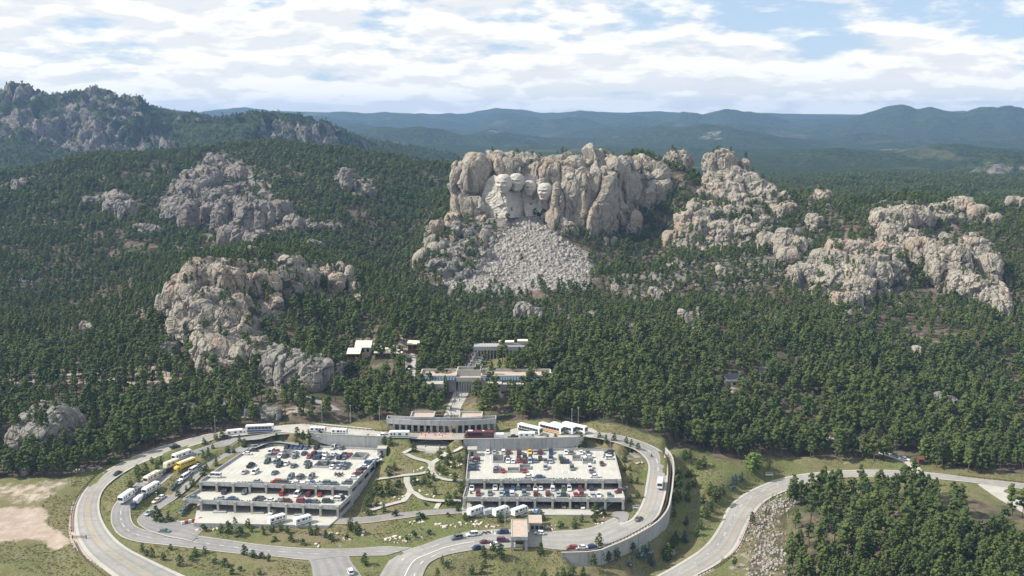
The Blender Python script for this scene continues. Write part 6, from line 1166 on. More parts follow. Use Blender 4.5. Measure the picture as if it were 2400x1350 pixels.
WH = wheel_mesh(); WHB = wheel_mesh(.48, .30)
def car_proto(kind):
    spec = {'sedan': (4.7, .90, 1.43), 'hatchback': (4.1, .87, 1.48), 'suv': (4.75, .95, 1.78), 'minivan': (5.0, .97, 1.76), 'pickup': (5.6, .98, 1.82), 'van': (5.6, 1.0, 2.15), 'sports car': (4.4, .90, 1.25)}[kind]; L, w, H = spec; h = L / 2; bz = H * .36 + .34; mb = MB()
    hood = bz - .04; secs = [ring(-h, w * .86, .32, bz - .22), ring(-h + .25, w * .97, .24, bz - .06), ring(-h + 1.0, w, .22, bz), ring(0, w, .2, bz + .03), ring(h - 1.35, w, .22, hood), ring(h - .35, w * .95, .24, hood - .12), ring(h, w * .80, .34, hood - .32)]
    if kind in ('suv', 'minivan', 'van', 'hatchback'): secs[0] = ring(-h, w * .92, .34, bz - .06); secs[1] = ring(-h + .12, w * .98, .25, bz)
    loft(mb, secs)
    rear, front, tr, tf = {'sedan': (-h + .75, h - 1.25, -h + 1.35, h - 2.05), 'hatchback': (-h + .12, h - 1.05, -h + .6, h - 1.75), 'suv': (-h + .10, h - 1.30, -h + .42, h - 1.95), 'minivan': (-h + .10, h - .85, -h + .40, h - 1.80), 'pickup': (-.75, h - 1.35, -.62, h - 2.0), 'van': (-h + .06, h - .75, -h + .2, h - 1.35), 'sports car': (-h + .7, h - 1.45, -h + 1.5, h - 2.3)}[kind]
    rw = w * .76; q = lambda x, ww, z: [(x, -ww, z), (x, ww, z)]
    gl_ = MB(); b0, b1 = q(rear, w * .93, bz), q(front, w * .93, bz + .0); t0, t1 = q(tr, rw, H - .05), q(tf, rw, H - .05); V = [b0[0], b0[1], b1[1], b1[0], t0[0], t0[1], t1[1], t1[0]]; gl_.add([(x, y, z - (.04 if i < 4 else 0)) for i, (x, y, z) in enumerate(V)], [(4, 7, 6, 5), (0, 1, 5, 4), (1, 2, 6, 5), (2, 3, 7, 6), (3, 0, 4, 7)])
    loft(mb, [[(tr - .05, -rw * 1.02, H - .07), (tr - .05, rw * 1.02, H - .07), (tr - .05, rw * .9, H - .01), (tr - .05, -rw * .9, H - .01)], [((tr + tf) / 2, -rw * 1.03, H - .06), ((tr + tf) / 2, rw * 1.03, H - .06), ((tr + tf) / 2, rw * .9, H + .03), ((tr + tf) / 2, -rw * .9, H + .03)], [(tf + .05, -rw * 1.02, H - .07), (tf + .05, rw * 1.02, H - .07), (tf + .05, rw * .9, H - .01), (tf + .05, -rw * .9, H - .01)]])
    for s in (-1, 1):       # pillars
        mb.tube((rear, s * w * .93, bz), (tr, s * rw, H - .05), .07, .06, 4); mb.tube((front, s * w * .93, bz), (tf, s * rw, H - .05), .05, .05, 4); xm = (rear + front) / 2 - .1; mb.tube((xm, s * w * .945, bz), ((tr + tf) / 2 - .1, s * rw * 1.01, H - .05), .06, .06, 4); mb.box(front - .5, front - .3, s * (w + .02) - .08, s * (w + .02) + .08, bz, bz + .14)
    if kind == 'pickup': mb.box(-h + .1, -.85, -w + .02, -w + .14, bz, bz + .16); mb.box(-h + .1, -.85, w - .14, w - .02, bz, bz + .16); mb.box(-h + .05, -h + .14, -w + .05, w - .05, bz, bz + .16)
    body = mb.mesh('body', False); body.materials.append(PAINT['white']); root = bpy.data.objects.new('car', body); COL.objects.link(root); root['kindname'] = kind
    g = gl_.build('windows', MAT['glass'], root)
    if kind == 'pickup': m_ = MB(); m_.box(-h + .16, -.85, -w + .16, w - .16, bz + .004, bz + .02); m_.build('cargo_bed', MAT['tyre'], root)
    for x in (-h + .95, h - .9):
        for s in (-1, 1): o = bpy.data.objects.new('wheel', WH); COL.objects.link(o); o.parent = root; o.location = (x, s * (w - .10), .33)
    m_ = MB(); m_.box(h - .20, h - .10, -w * .78, -w * .45, hood - .40, hood - .25); m_.box(h - .20, h - .10, w * .45, w * .78, hood - .40, hood - .25); m_.build('headlights', MAT['lamp_lens'], root)
    m_ = MB(); m_.box(-h - .015, -h + .1, -w * .84, -w * .58, bz - .40, bz - .24); m_.box(-h - .015, -h + .1, w * .58, w * .84, bz - .40, bz - .24); m_.build('tail_lights', MAT['tail_lens'], root); return root
def box_body(mb, L, W, H, z0, r=.18, nose=0.0):
    pr = lambda x, k, zt: [(x, -W / 2 * k, z0), (x, -W / 2 * k, zt - r), (x, -W / 2 * k + r, zt), (x, W / 2 * k - r, zt), (x, W / 2 * k, zt - r), (x, W / 2 * k, z0)]
    loft(mb, [pr(-L / 2, .96, H - .1), pr(-L / 2 + .2, 1, H), pr(L / 2 - .5 - nose, 1, H), pr(L / 2 - .12 - nose * .4, .99, H - .12 - nose * .3), pr(L / 2, .95, H - .35 - nose)])
def big_proto(kind):
    root = empty('vehicle'); root['kindname'] = kind; mb = MB(); g = MB(); st = MB()
    if kind in ('coach', 'shuttle bus'):
        L, W, H = (12.6, 2.6, 3.55); box_body(mb, L, W, H, .45)
        for s in (-1, 1):
            for k in range(7): x = -L / 2 + .9 + k * 1.55; g.box(x, x + 1.46, s * (W / 2 + .012) - .012, s * (W / 2 + .012) + .012, 1.75, 2.95)
            st.box(-L / 2 + .3, L / 2 - .7, s * (W / 2 + .008) - .008, s * (W / 2 + .008) + .008, .62, 1.55)
        g.box(L / 2 - .04, L / 2 + .015, -W * .44, W * .44, 1.3, 3.0); g.box(-L / 2 - .012, -L / 2 + .02, -W * .4, W * .4, 2.0, 2.9); wh = [(-L / 2 + 2.3, WHB), (-L / 2 + 3.6, WHB), (L / 2 - 2.6, WHB)]
        rf = MB(); rf.box(-L / 2 + 1, -L / 2 + 3, -.8, .8, H + .003, H + .2); rf.box(1.0, 2.0, -.5, .5, H + .003, H + .12)
    elif kind == 'school bus':
        L, W, H = (10.6, 2.45, 3.1); loft(mb, [ring(-L / 2, 1.2, .5, H - .05, .3), ring(L / 2 - 1.9, 1.22, .5, H, .3), ring(L / 2 - 1.7, 1.2, .5, H - .15, .3)]); loft(mb, [ring(L / 2 - 1.7, 1.05, .5, 1.75), ring(L / 2 - .1, .95, .5, 1.55), ring(L / 2, .9, .55, 1.4)])
        for s in (-1, 1):
            for k in range(9): x = -L / 2 + .5 + k * .88; g.box(x, x + .72, s * 1.225 - .012, s * 1.225 + .012, 1.75, 2.5)
            st.box(-L / 2 + .1, L / 2 - 1.9, s * 1.226 - .012, s * 1.226 + .012, 1.25, 1.4)
        g.box(L / 2 - 1.70, L / 2 - 1.64, -1.0, 1.0, 1.8, 2.6); wh = [(-L / 2 + 2.6, WHB), (L / 2 - 1.3, WHB)]; rf = MB(); rf.box(-L / 2 + .3, L / 2 - 2.1, -.85, .85, H + .003, H + .05)
    elif kind in ('motorhome', 'small motorhome'):
        L, W, H = (9.2, 2.5, 3.3) if kind == 'motorhome' else (7.2, 2.35, 3.05); box_body(mb, L, W, H, .45, nose=.25)
        for s in (-1, 1):
            for a, b in ((-L / 2 + .6, -L / 2 + 1.6), (-.9, .3), (L / 2 - 2.9, L / 2 - 2.2), (L / 2 - 1.5, L / 2 - .8)): g.box(a, b, s * (W / 2 + .012) - .012, s * (W / 2 + .012) + .012, 1.75, 2.55)
            st.box(-L / 2 + .3, L / 2 - .6, s * (W / 2 + .007) - .007, s * (W / 2 + .007) + .007, .95, 1.3)
        g.box(L / 2 - .10, L / 2 + .01, -W * .42, W * .42, 1.45, 2.6); wh = [(-L / 2 + 2.3, WHB), (L / 2 - 1.6, WHB)]; rf = MB(); rf.box(-1.8, -.9, -.45, .45, H + .003, H + .3); rf.box(1.2, 2.0, -.4, .4, H + .003, H + .28); rf.box(-L / 2 + .6, -L / 2 + 1.0, -.2, .2, H + .003, H + .14)
    elif kind in ('travel trailer', 'cargo trailer', 'boat trailer'):
        L, W, H = {'travel trailer': (7.4, 2.4, 2.95), 'cargo trailer': (5.0, 2.2, 2.5), 'boat trailer': (6.0, 2.2, 1.9)}[kind]; box_body(mb, L, W, H, .5, .25, .2); mb.tube((L / 2 - .1, 0, .55), (L / 2 + 1.0, 0, .55), .07, .06, 5)
        for s in (-1, 1):
            if kind == 'travel trailer':
                for a, b in ((-L / 2 + .6, -L / 2 + 1.5), (-.6, .6), (L / 2 - 1.8, L / 2 - .9)): g.box(a, b, s * (W / 2 + .012) - .012, s * (W / 2 + .012) + .012, 1.55, 2.25)
            st.box(-L / 2 + .3, L / 2 - .6, s * (W / 2 + .007) - .007, s * (W / 2 + .007) + .007, .8, 1.05)
        wh = [(-.5, WH), (.35, WH)]; rf = MB(); rf.box(-.5, .4, -.35, .35, H + .003, H + .22)
    body = mb.build('body', PAINT['white'], root)
    for k in range(len(g.v) // 8):
        m_ = MB(); m_.add(g.v[k * 8:k * 8 + 8], [tuple(i - k * 8 for i in f) for f in g.f[k * 6:k * 6 + 6]]); m_.build('window', MAT['glass'], root)
    st.build('stripe', PAINT['grey'], root); rf.build('roof_unit', PAINT['white'], root)
    for x, m in wh:
        for s in (-1, 1): o = bpy.data.objects.new('wheel', m); COL.objects.link(o); o.parent = root; o.location = (x, s * 1.02, .48 if m is WHB else .33)
    return root
def motorbike_proto():
    root = empty('motorcycle'); root['kindname'] = 'motorcycle'; mb = MB(); loft(mb, [ring(-.7, .12, .55, .8, .05), ring(-.2, .17, .35, .85, .05), ring(.3, .18, .4, 1.0, .05), ring(.6, .1, .6, .9, .05)]); mb.tube((.75, 0, .3), (.5, 0, 1.05), .05, .05, 5); mb.tube((.5, -.38, 1.08), (.5, .38, 1.08), .03, .03, 5); mb.build('body', PAINT['black'], root)
    for x in (-.72, .76): o = bpy.data.objects.new('wheel', WH); COL.objects.link(o); o.parent = root; o.location = (x, 0, .31); o.scale = (.95, .5, .95)
    return root
VP = {}
def place(kind, colour, p, rz, label, cat, group, stripe=None):
    if kind not in VP:
        VP[kind] = [car_proto(kind) if kind in ('sedan', 'hatchback', 'suv', 'minivan', 'pickup', 'van', 'sports car') else motorbike_proto() if kind == 'motorcycle' else big_proto(kind), False]
    pr, used = VP[kind]; o = copy_tree(pr) if used else pr; VP[kind][1] = True; nm = kind.replace(' ', '_'); o.name = nm; o.location = tuple(p); o.rotation_euler = (0, 0, rz); tag(o, label, cat, group)
    parts = [o] if o.type == 'MESH' else [c for c in o.children if c.name.split('.')[0] == 'body']
    for b in parts: b.material_slots[0].link = 'OBJECT'; b.material_slots[0].material = PAINT[colour]
    for c in o.children:
        if stripe and c.name.split('.')[0] == 'stripe': c.material_slots[0].link = 'OBJECT'; c.material_slots[0].material = PAINT[stripe]
    return o
ORDW = ['first', 'second', 'third', 'fourth', 'fifth', 'sixth', 'seventh', 'eighth', 'ninth', 'tenth', 'eleventh', 'twelfth', 'thirteenth', 'fourteenth', 'fifteenth', 'sixteenth', 'seventeenth', 'eighteenth', 'nineteenth', 'twentieth']
CK = {'s': 'sedan', 'h': 'hatchback', 'u': 'suv', 'm': 'minivan', 'p': 'pickup', 'v': 'van', 'c': 'sports car'}
CC = {'W': 'white', 'S': 'silver', 'G': 'grey', 'K': 'black', 'N': 'dark blue', 'B': 'blue', 'T': 'teal', 'D': 'dark green', 'M': 'maroon', 'R': 'red', 'Y': 'yellow', 'C': 'cream', 'A': 'tan', 'P': 'purple', 'O': 'orange'}
CAT = {'suv': 'car', 'sedan': 'car', 'hatchback': 'car', 'sports car': 'car', 'minivan': 'car', 'pickup': 'pickup', 'van': 'van'}
def row(spec, conv, z, ang, where, group, nose=None):
    """a row of cars: 'Ws1567,210 ...' colour, kind, zoom pixel of the car's foot; labels count from the left"""
    it = []
    for w in spec.split():
        c, k = CC[w[0]], CK[w[1]]; x, y = map(float, w[2:].split(',')); it.append((x, y, c, k))
    it.sort(); n = len(it)
    for i, (x, y, c, k) in enumerate(it):
        (u, v), = conv([(x, y)]); p = at_z(u, v, z) if z is not None else ground(u, v) + (0, 0, .09); p = p + (0, 0, .012)
        rz = ang + (math.pi if RNG.random() < (.45 if nose is None else nose) else 0) + RNG.normal(0, .025); kk = k if k != 'suv' else 'SUV'
        place(k, c, p, rz, f'{c} {kk}, {ORDW[i]} of {n} from left, {where[4:]}' if n > 1 else f'{c} {kk} {where}', CAT[k], group)
angL = math.atan2(gl['e2'][1], gl['e2'][0]); angLx = math.atan2(gl['e1'][1], gl['e1'][0]); angR = math.atan2(gr['e2'][1], gr['e2'][0]); angRx = 0.0
gL1, gL2, gL3 = 'cars on the left garage top deck', 'cars on the left garage middle level', 'cars on the left garage ground level'
row('Ks1567,212 Ns1605,212 Bs1637,212 Bs1668,213 Gs1707,214 Ku1780,214 Su1895,215 Gs1955,215', Z6, -5, angL, 'the back row, left garage top deck', gL1)
row('Ks1330,232 Ks1352,214 Ns1378,208 Ws1285,256', Z6, -5, angLx, 'the upper left corner, left garage top deck', gL1)
row('Wm1455,244 Rs1493,243 Ss1625,252 Ns1690,254 Mu1762,256 Bs1800,258 Ws1832,258 Ws1897,262 Ns1972,260 Rs2010,264', Z6, -5, angL, 'the second row, left garage top deck', gL1)
row('Ws1523,272 Ks1560,274 Ts1627,276 Rs1728,276 Ns1768,282 Nu1797,282 Ws1835,283 Gs1870,286 Nu1938,284 Gs1975,284', Z6, -5, angL, 'the third row, left garage top deck', gL1)
row('Du1430,313 Tm1500,312 Gs1708,320 Ts1845,322 Gs1888,328 Ns1925,328 Ss1960,328 Bs1995,331', Z6, -5, angL, 'the fourth row, left garage top deck', gL1)
row('Kp1315,340 Ku1515,338 Ws1565,326 Ts1617,342 Du1720,344 Ws1890,350 Ss1935,350 Gs1980,352', Z6, -5, angL, 'the fifth row, left garage top deck', gL1)
row('Ss1272,386 Wm1345,386 Ts1483,390 Tu1595,420 Gm1664,420 Gu1740,420', Z6, -5, angL, 'the sparse sixth row, left garage top deck', gL1)
row('Ss1352,452 Ru1490,456 Gu1560,460 Ws1640,463 Ws1710,462 Bs1752,463 Ws1787,464 Tu1835,464 Ts1893,468 Gu1990,462', Z6, -5, angLx, 'the front row, left garage top deck', gL1)
row('Ws2200,298 Ss2180,306 Bu2150,325 Ws2118,348 Ku2092,372 Mu2064,400 Ws2042,426', Z6, -5, angLx - .1, 'the right edge row, left garage top deck', gL1)
row('Wv1060,416', Z6, -5, angLx, 'long, parked alone at the front left corner of the left garage top deck', gL1)
for i in range(7):
    (u, v), = Z6([(1908 + i * 8, 398 + (i % 3) * 6)]); place('motorcycle', 'black', at_z(u, v, -5) + (0, 0, .012), angL + RNG.normal(0, .2), 'black motorcycle clustered on the left garage top deck', 'motorcycle', 'motorcycles on the left top deck')
row('Gs1000,500 Ku1133,526 Gu1275,528 Ru1542,536 Wv1645,544 Mu1725,544 Rs1805,542', Z6, -8.3, angL, 'the back row, left garage middle level', gL2)
row('Ts915,566 Ss1108,572 Bs1185,574 Ku1368,578 Gs1402,582 Ws1447,585 Ss1522,582 Ms1562,588 Ru1675,592 Ns1725,594 Gs1757,595 Du1855,594', Z6, -8.3, angLx, 'the front row, left garage middle level', gL2)
row('Wu1910,578 Ku1932,570 Ws1950,560', Z6, -8.3, angLx, 'the right end, left garage middle level', gL2)
row('Ts832,664 Ws1467,668', Z6, -12.1, angL, 'the ground level, left garage', gL3)
gR1, gR2, gR3 = 'cars on the right garage top deck', 'cars on the right garage middle level', 'cars on the right garage ground level'
row('Ws880,184 Ss928,186 Wu990,186 Ms1027,186 Pm1100,188 Ys1175,186 Ss1213,187 Mu1250,188 Nu1323,188 Ws1430,188 Gs1467,188 Ws1535,188 Ts1583,188', Z7, -5, angR, 'the back row, right garage top deck', gR1)
row('Ku1735,190 Gs1742,203 Ss1720,214 Wu1742,228', Z7, -5, angRx, 'the far right corner, right garage top deck', gR1)
row('Ws1597,218', Z7, -5, angRx + .2, 'driving past the light wells at the right of the right top deck', gR1)
row('Du1020,228 Ku1097,228 Du1140,224 Nu1180,234 Ks1248,230 Nu1323,226 Tm1392,224', Z7, -5, angR, 'the second row, right garage top deck', gR1)
row('Ws1022,248 Ws1058,250 Rs1095,246 Mu1136,250 Ts1215,246 Su1176,250 Gs1286,248 Ss1322,250 Ku1402,250 Ns1438,250', Z7, -5, angR, 'the third row, right garage top deck', gR1)
row('Sm940,292 Sm1285,294 Gu1472,298 Wu1597,296 Ps1682,268', Z7, -5, angR, 'the fourth row, right garage top deck', gR1)
row('Gu933,314 Rs985,316 Rs1135,316 Gs1606,318', Z7, -5, angR, 'the fifth row, right garage top deck', gR1)
row('Mu790,240 Ts786,260 Gu782,283 Ns780,306', Z7, -5, angRx, 'the left edge row, right garage top deck', gR1)
row('Ws1170,356 Bs1247,361 Ws1635,356', Z7, -5, angRx, 'the front row, right garage top deck', gR1)
row('Wp768,440 Wu932,438 Su977,438 Bs1057,440 Tu1095,434 Ku1130,438 Gu1167,438 Ws1215,440 Ws1252,438 Wu1336,443 Gu1412,438 Wu1452,443 Mu1528,440 Nu1606,438 Ns1775,418', Z7, -8.3, angR, 'the back row, right garage middle level', gR2)
row('Mu812,478 Gs895,476 Ss975,480 Nu1015,480 Wu1052,479 Tu1136,477 Mu1217,478 Mu1302,478 Ss1376,480 Du1414,480 Rs1498,484 Mu1540,484 Ss1617,488 Ws1660,488 Ts1735,489', Z7, -8.3, angR, 'the front row, right garage middle level', gR2)
row('Pu1810,464', Z7, -8.3, angRx + .25, 'turning at the right end of the right garage middle level', gR2)
row('Ws1093,562 Mu1127,560 Ks1182,562 Ks1372,562 Au1413,564 Du1456,566 Ku1502,566 Ws1546,568', Z7, -12.1, angR, 'the ground level, right garage', gR3)
def tang(k, p):
    L_, R_ = RIB[k]; C = (L_ + R_) / 2; i = int(np.argmin(((C[:, :2] - p[:2]) ** 2).sum(1))); i = min(max(i, 1), len(C) - 2); t = C[i + 1] - C[i - 1]; return math.atan2(t[1], t[0]), C[i][2]
def onroad(kind, colour, conv, xy, road, label, rev=False, group=None, stripe=None, cat=None):
    (u, v), = conv([xy]); p = ground(u, v); a, z = tang(road, p); p = at_z(u, v, z + .07); a, z = tang(road, p); p[2] = z + .075; place(kind, colour, p, a + (math.pi if rev else 0), label, cat or CAT.get(kind, kind), group, stripe)
gl_lane = 'vehicles parked along the left camper lane'
for kind, c, xy, lab, rev, st in [('motorhome', 'white', (440, 572), 'white motorhome, lowest of the campers in the left lane', False, 'grey'), ('suv', 'grey', (512, 520), 'dark grey SUV parked behind the lowest motorhome', False, None), ('sedan', 'silver', (555, 496), 'silver sedan between two motorhomes in the left lane', False, None), ('motorhome', 'cream', (622, 440), 'cream motorhome, middle of the left camper lane', False, 'tan'), ('pickup', 'black', (722, 375), 'black pickup towing a cream trailer in the left lane', False, None), ('travel trailer', 'cream', (757, 342), 'cream travel trailer behind a black pickup', False, 'tan'), ('motorhome', 'white', (830, 285), 'largest white motorhome at the top of the left lane', False, 'grey'),
   ('motorhome', 'white', (612, 520), 'white motorhome on the right side of the camper lane', False, 'teal'), ('sedan', 'white', (640, 478), 'white sedan ahead of the right side motorhome', False, None), ('pickup', 'dark green', (573, 562), 'dark green pickup below the right side motorhome', False, None), ('cargo trailer', 'white', (524, 592), 'white cargo trailer behind the lowest dark pickup', False, 'silver'), ('pickup', 'dark blue', (490, 622), 'dark blue pickup at the mouth of the camper lane', False, None), ('school bus', 'yellow', (850, 345), 'yellow school bus with white roof in the left lane', False, 'black')]:
    onroad(kind, c, Z6, xy, 'loop_lane', lab, rev, gl_lane, st, 'camper' if 'motorhome' in kind or 'trailer' in kind else 'school bus' if kind == 'school bus' else None)
for kind, c, xy, lab in [('van', 'white', (845, 428), 'white van parked on the inner lane kerb'), ('sedan', 'white', (808, 456), 'white sedan behind the parked white van'), ('suv', 'dark green', (772, 492), 'dark green SUV at the lower end of the kerb queue'), ('van', 'white', (905, 372), 'white long van higher up the inner lane kerb'), ('suv', 'silver', (872, 398), 'silver SUV between two white vans on the kerb'), ('sedan', 'silver', (935, 345), 'silver sedan at the upper end of the kerb queue'), ('van', 'silver', (975, 255), 'silver van alone near the top of the inner lane'), ('pickup', 'teal', (945, 280), 'teal pickup parked below the silver van'),
   ('sedan', 'white', (684, 562), 'white sedan, upper of two cars leaving the inner lane'), ('sedan', 'cream', (652, 588), 'cream sedan, lower of two cars leaving the inner lane'), ('sedan', 'silver', (597, 674), 'silver sedan alone where inner lane meets the loop')]: onroad(kind, c, Z6, xy, 'deck_lane', lab, False, 'vehicles on the inner left lane')
for kind, c, conv, xy, road, lab, rev in [('sedan', 'black', Z6, (378, 392), 'main_road', 'black sedan driving on the left bend', True), ('sedan', 'black', Z6, (780, 208), 'main_road', 'black sedan driving on the upper left road', True), ('sedan', 'teal', Z6, (708, 802), 'loop_lane', 'blue grey sedan driving on the lower loop lane', False), ('suv', 'white', Z6, (2014, 1088), 'spur_road', 'white SUV driving out at the bottom of the picture', True), ('pickup', 'black', Z6, (1140, 146), 'loop_lane', 'black pickup towing a white camper on the upper left road', False),
   ('suv', 'grey', Z7, (662, 788), 'toll_road', 'grey SUV driving past the toll canopy', False), ('suv', 'white', Z7, (770, 766), 'toll_road', 'white SUV just past the toll canopy', False), ('suv', 'dark blue', Z7, (985, 750), 'toll_road', 'dark blue SUV leaving the toll canopy', False), ('sports car', 'maroon', Z7, (862, 818), 'toll_road', 'maroon coupe in the toll queue', True), ('suv', 'purple', Z7, (985, 808), 'toll_road', 'dark purple SUV at the toll canopy', True), ('sedan', 'dark blue', Z7, (812, 858), 'toll_road', 'dark blue sedan in the lowest toll lane', True), ('sedan', 'white', Z7, (940, 838), 'toll_road', 'white sedan in the lowest toll lane, half behind a pine', True), ('hatchback', 'white', Z7, (1242, 756), 'toll_road', 'white hatchback parked by the toll office', False),
   ('hatchback', 'red', Z7, (1473, 858), 'toll_road', 'red hatchback, left of three parked by the guardrail', False), ('sedan', 'white', Z7, (1540, 858), 'toll_road', 'white sedan, middle of three parked by the guardrail', False), ('sedan', 'dark blue', Z7, (1605, 852), 'toll_road', 'dark blue sedan, right of three parked by the guardrail', False), ('sedan', 'grey', Z7, (1940, 652), 'main_road', 'dark grey sedan driving at the foot of the right ramp', True)]: onroad(kind, c, conv, xy, road, lab, rev)
onroad('travel trailer', 'white', Z6, (1205, 122), 'loop_lane', 'white camper trailer behind a black pickup, upper left road', True, None, 'silver', 'camper'); onroad('small motorhome', 'white', Z7, (2092, 420), 'main_road', 'white motorhome driving up the right ramp', False, None, 'blue', 'camper'); onroad('shuttle bus', 'white', Z6, (1378, 98), 'main_road', 'white and blue bus on the upper left road', True, None, 'blue', 'bus')
Z5 = lambda L: [(780 + x / 3.4286, 770 + y / 3.4286) for x, y in L]
def flat(kind, colour, conv, xy, z, rz, label, cat, group=None, stripe=None): (u, v), = conv([xy]); place(kind, colour, at_z(u, v, z) + (0, 0, .06 if z == 0 else .012), rz, label, cat, group, stripe)
for i, (xy, c, st, lab) in enumerate([((1585, 838), 'white', 'black', 'white and black coach, leftmost of four parked by the woods'), ((1755, 832), 'white', 'orange', 'coach with orange and brown sides, second of four'), ((1850, 830), 'white', 'silver', 'plain white coach, third of four parked by the woods'), ((1945, 828), 'white', 'white', 'all white coach, rightmost of four parked by the woods')]): flat('coach', c, Z5, xy, 0.0, R(-38), lab, 'coach', 'coaches parked by the woods', st)
flat('coach', 'maroon', Z5, (1183, 884), 0.0, 0.0, 'maroon coach parked on the upper road right of the plaza', 'coach', None, 'purple'); flat('cargo trailer', 'white', Z5, (1332, 884), 0.0, math.pi, 'small white trailer behind the maroon coach', 'trailer', None, 'white'); flat('pickup', 'black', Z5, (1455, 884), 0.0, math.pi, 'black pickup towing a white camper below the coaches', 'pickup'); flat('travel trailer', 'white', Z5, (1558, 883), 0.0, math.pi, 'white camper trailer behind a black pickup, below the coaches', 'camper', None, 'teal')
flat('motorhome', 'white', Z5, (535, 880), 0.0, math.pi, 'white motorhome on the upper road left of the colonnade', 'camper', None, 'grey'); flat('pickup', 'white', Z5, (405, 872), 0.0, math.pi, 'white pickup ahead of a motorhome left of the colonnade', 'pickup')
flat('small motorhome', 'white', Z6, (1788, 106), 0.0, R(-6), 'white camper, left of two parked on the upper apron', 'camper', None, 'silver'); flat('small motorhome', 'white', Z6, (1938, 120), 0.0, R(-6), 'white camper, right of two parked on the upper apron', 'camper', None, 'grey')
for (conv, xy, lab, st) in [(Z6, (1500, 735), 'white motorhome, left of two on the left garage ground level', 'grey'), (Z6, (1680, 742), 'white motorhome, right of two on the left garage ground level', 'silver'), (Z7, (795, 616), 'white motorhome, leftmost on the right garage ground level', 'silver'), (Z7, (972, 618), 'white motorhome in the middle of the right garage ground level', 'grey'), (Z7, (1104, 616), 'white motorhome, third on the right garage ground level', 'tan')]: flat('small motorhome', 'white', conv, xy, -12.1, R(42), lab, 'camper', 'motorhomes on the ground levels', st)
flat('cargo trailer', 'silver', Z7, (895, 618), -12.1, R(24), 'silver trailer between two motorhomes below the right garage', 'trailer', None, 'white'); flat('boat trailer', 'blue', Z7, (1222, 618), -12.1, R(75), 'blue covered boat trailer on the right garage ground level', 'trailer', None, 'white')
for i, (x, y, c) in enumerate([(1598, 318, 'grey'), (1616, 326, 'silver'), (1634, 334, 'grey'), (1655, 342, 'white')]): (u, v) = (1500 + x * .375, 950 + y * .375); p = ground(u, v); place('sedan', c, p + (0, 0, .05), R(-40), f'{c} sedan, {ORDW[i]} of four shaded cars by the forest road', 'car', 'cars by the forest road')
for (x, y, c, lab) in [(612, 262, 'dark blue', 'dark blue pickup on the service road by the workshop'), (618, 322, 'black', 'black pickup further down the service road'), (610, 350, 'white', 'white pickup at the lower end of the service road')]: (u, v), = Z5([(x, y)]); p = ground(u, v); place('pickup', c, p + (0, 0, .05), R(80), lab, 'pickup', 'pickups on the service road')
for (x, y) in ((855, 756), (885, 752)): onroad('motorcycle', 'black', Z7, (x, y), 'toll_road', 'black motorcycle riding past the toll canopy', False, 'motorcycles past the toll canopy')
# ------------------------------------------------------------------ planted trees, shrubs and boulders on the lawns
Z8 = lambda L: [(1500 + x * .375, 950 + y * .375) for x, y in L]
def plant(conv, spec, kinds, label, group, cat='tree', name='pine_tree', base=5.0):
    for w in spec.split():
        x, y, h = map(float, w.split(',')); (u, v), = conv([(x, y)]); g = ground(u, v); dpt = g[1] * CT - (g[2] - CAMZ) * ST; k = 1 / 3 if conv is not Z8 else .375; H = h * k * dpt / FPX / 0.93
        inst(name, kinds[RNG.integers(len(kinds))], (g[0], g[1], g[2] - .05), H / base * 1.12, RNG.uniform(0, 6.28), label, cat, group, RNG.uniform(1.1, 1.45))
plant(Z6, '553,938,55 580,968,45 618,978,65 697,1000,55 925,970,62 990,950,50 815,1040,75 1440,1005,50 1180,1100,50 1375,1100,40 1266,960,65 750,925,40', YOUNG, 'young pine on the lawn below the lower loop lane', 'young pines on the lower left lawn')
plant(Z6, '1200,755,55 1155,810,80 1295,770,60 1320,800,50 1405,820,45 1460,800,60 1525,785,60 1570,810,50 1600,865,60 1732,790,50 1775,820,65 1735,820,50 1838,840,50 2015,785,80 2058,815,80 1105,805,60 1395,785,35', YOUNG, 'young pine on the stony lawn below the left garage', 'young pines below the left garage')
plant(Z6, '515,395,65 572,400,80 525,450,60 470,490,50 655,360,60 685,325,55 617,315,40 985,185,45 1068,150,50 1112,140,60 1045,215,35', YOUNG, 'young pine on the grass between the left bend and the camper lane', 'young pines beside the camper lane')
plant(Z6, '1220,330,5 ', YOUNG, 'tiny pine seedling by the inner lane kerb', 'pine seedlings') if False else None
plant(Z6, '900,480,65 860,510,35 970,405,65 995,370,55 1070,335,55 1015,265,55 980,280,50 800,555,60 660,530,35 650,720,95 735,710,50 1270,205,55 1195,245,40 1235,160,40', YOUNG, 'young pine on the planted strip beside the left garage', 'young pines beside the left garage')
plant(Z6, '1640,125,60 1682,140,50 1720,145,60 1803,160,75 1888,190,85 2140,195,75 2190,200,65 2255,190,60 2295,190,55 1420,165,40 1495,155,45 1635,185,40 1725,185,35 1540,165,30', YOUNG, 'young pine in the planted bed behind the left garage', 'young pines behind the left garage')
plant(Z6, '1065,655,85 1357,660,95 1668,665,95', PINES[:2], 'bushy pine growing in a planter in front of the left garage', 'planter pines', base=14.0)
plant(Z7, '40,560,75 95,480,95 130,490,80 185,460,80 225,305,55 185,345,70 150,600,55 100,560,45 15,600,70 215,480,60 430,400,55 460,360,60 500,380,50 535,310,60 570,335,60 465,425,55 505,480,50 590,270,55 650,385,60 600,550,85 360,175,60 545,225,70 600,185,45 680,250,60 640,290,50 670,595,55 690,460,70 655,500,50 610,230,60', YOUNG, 'young pine among the winding paths between the two garages', 'young pines between the garages')
plant(Z7, '760,550,85 937,550,65 1245,555,75 1307,555,90 1600,555,70 970,670,65 1185,650,55 1255,655,65 1540,670,50 1488,690,50 1640,625,95 1632,670,60 720,660,55 750,650,30 1080,635,35 1700,620,40', YOUNG, 'young pine along the front of the right garage', 'young pines before the right garage')
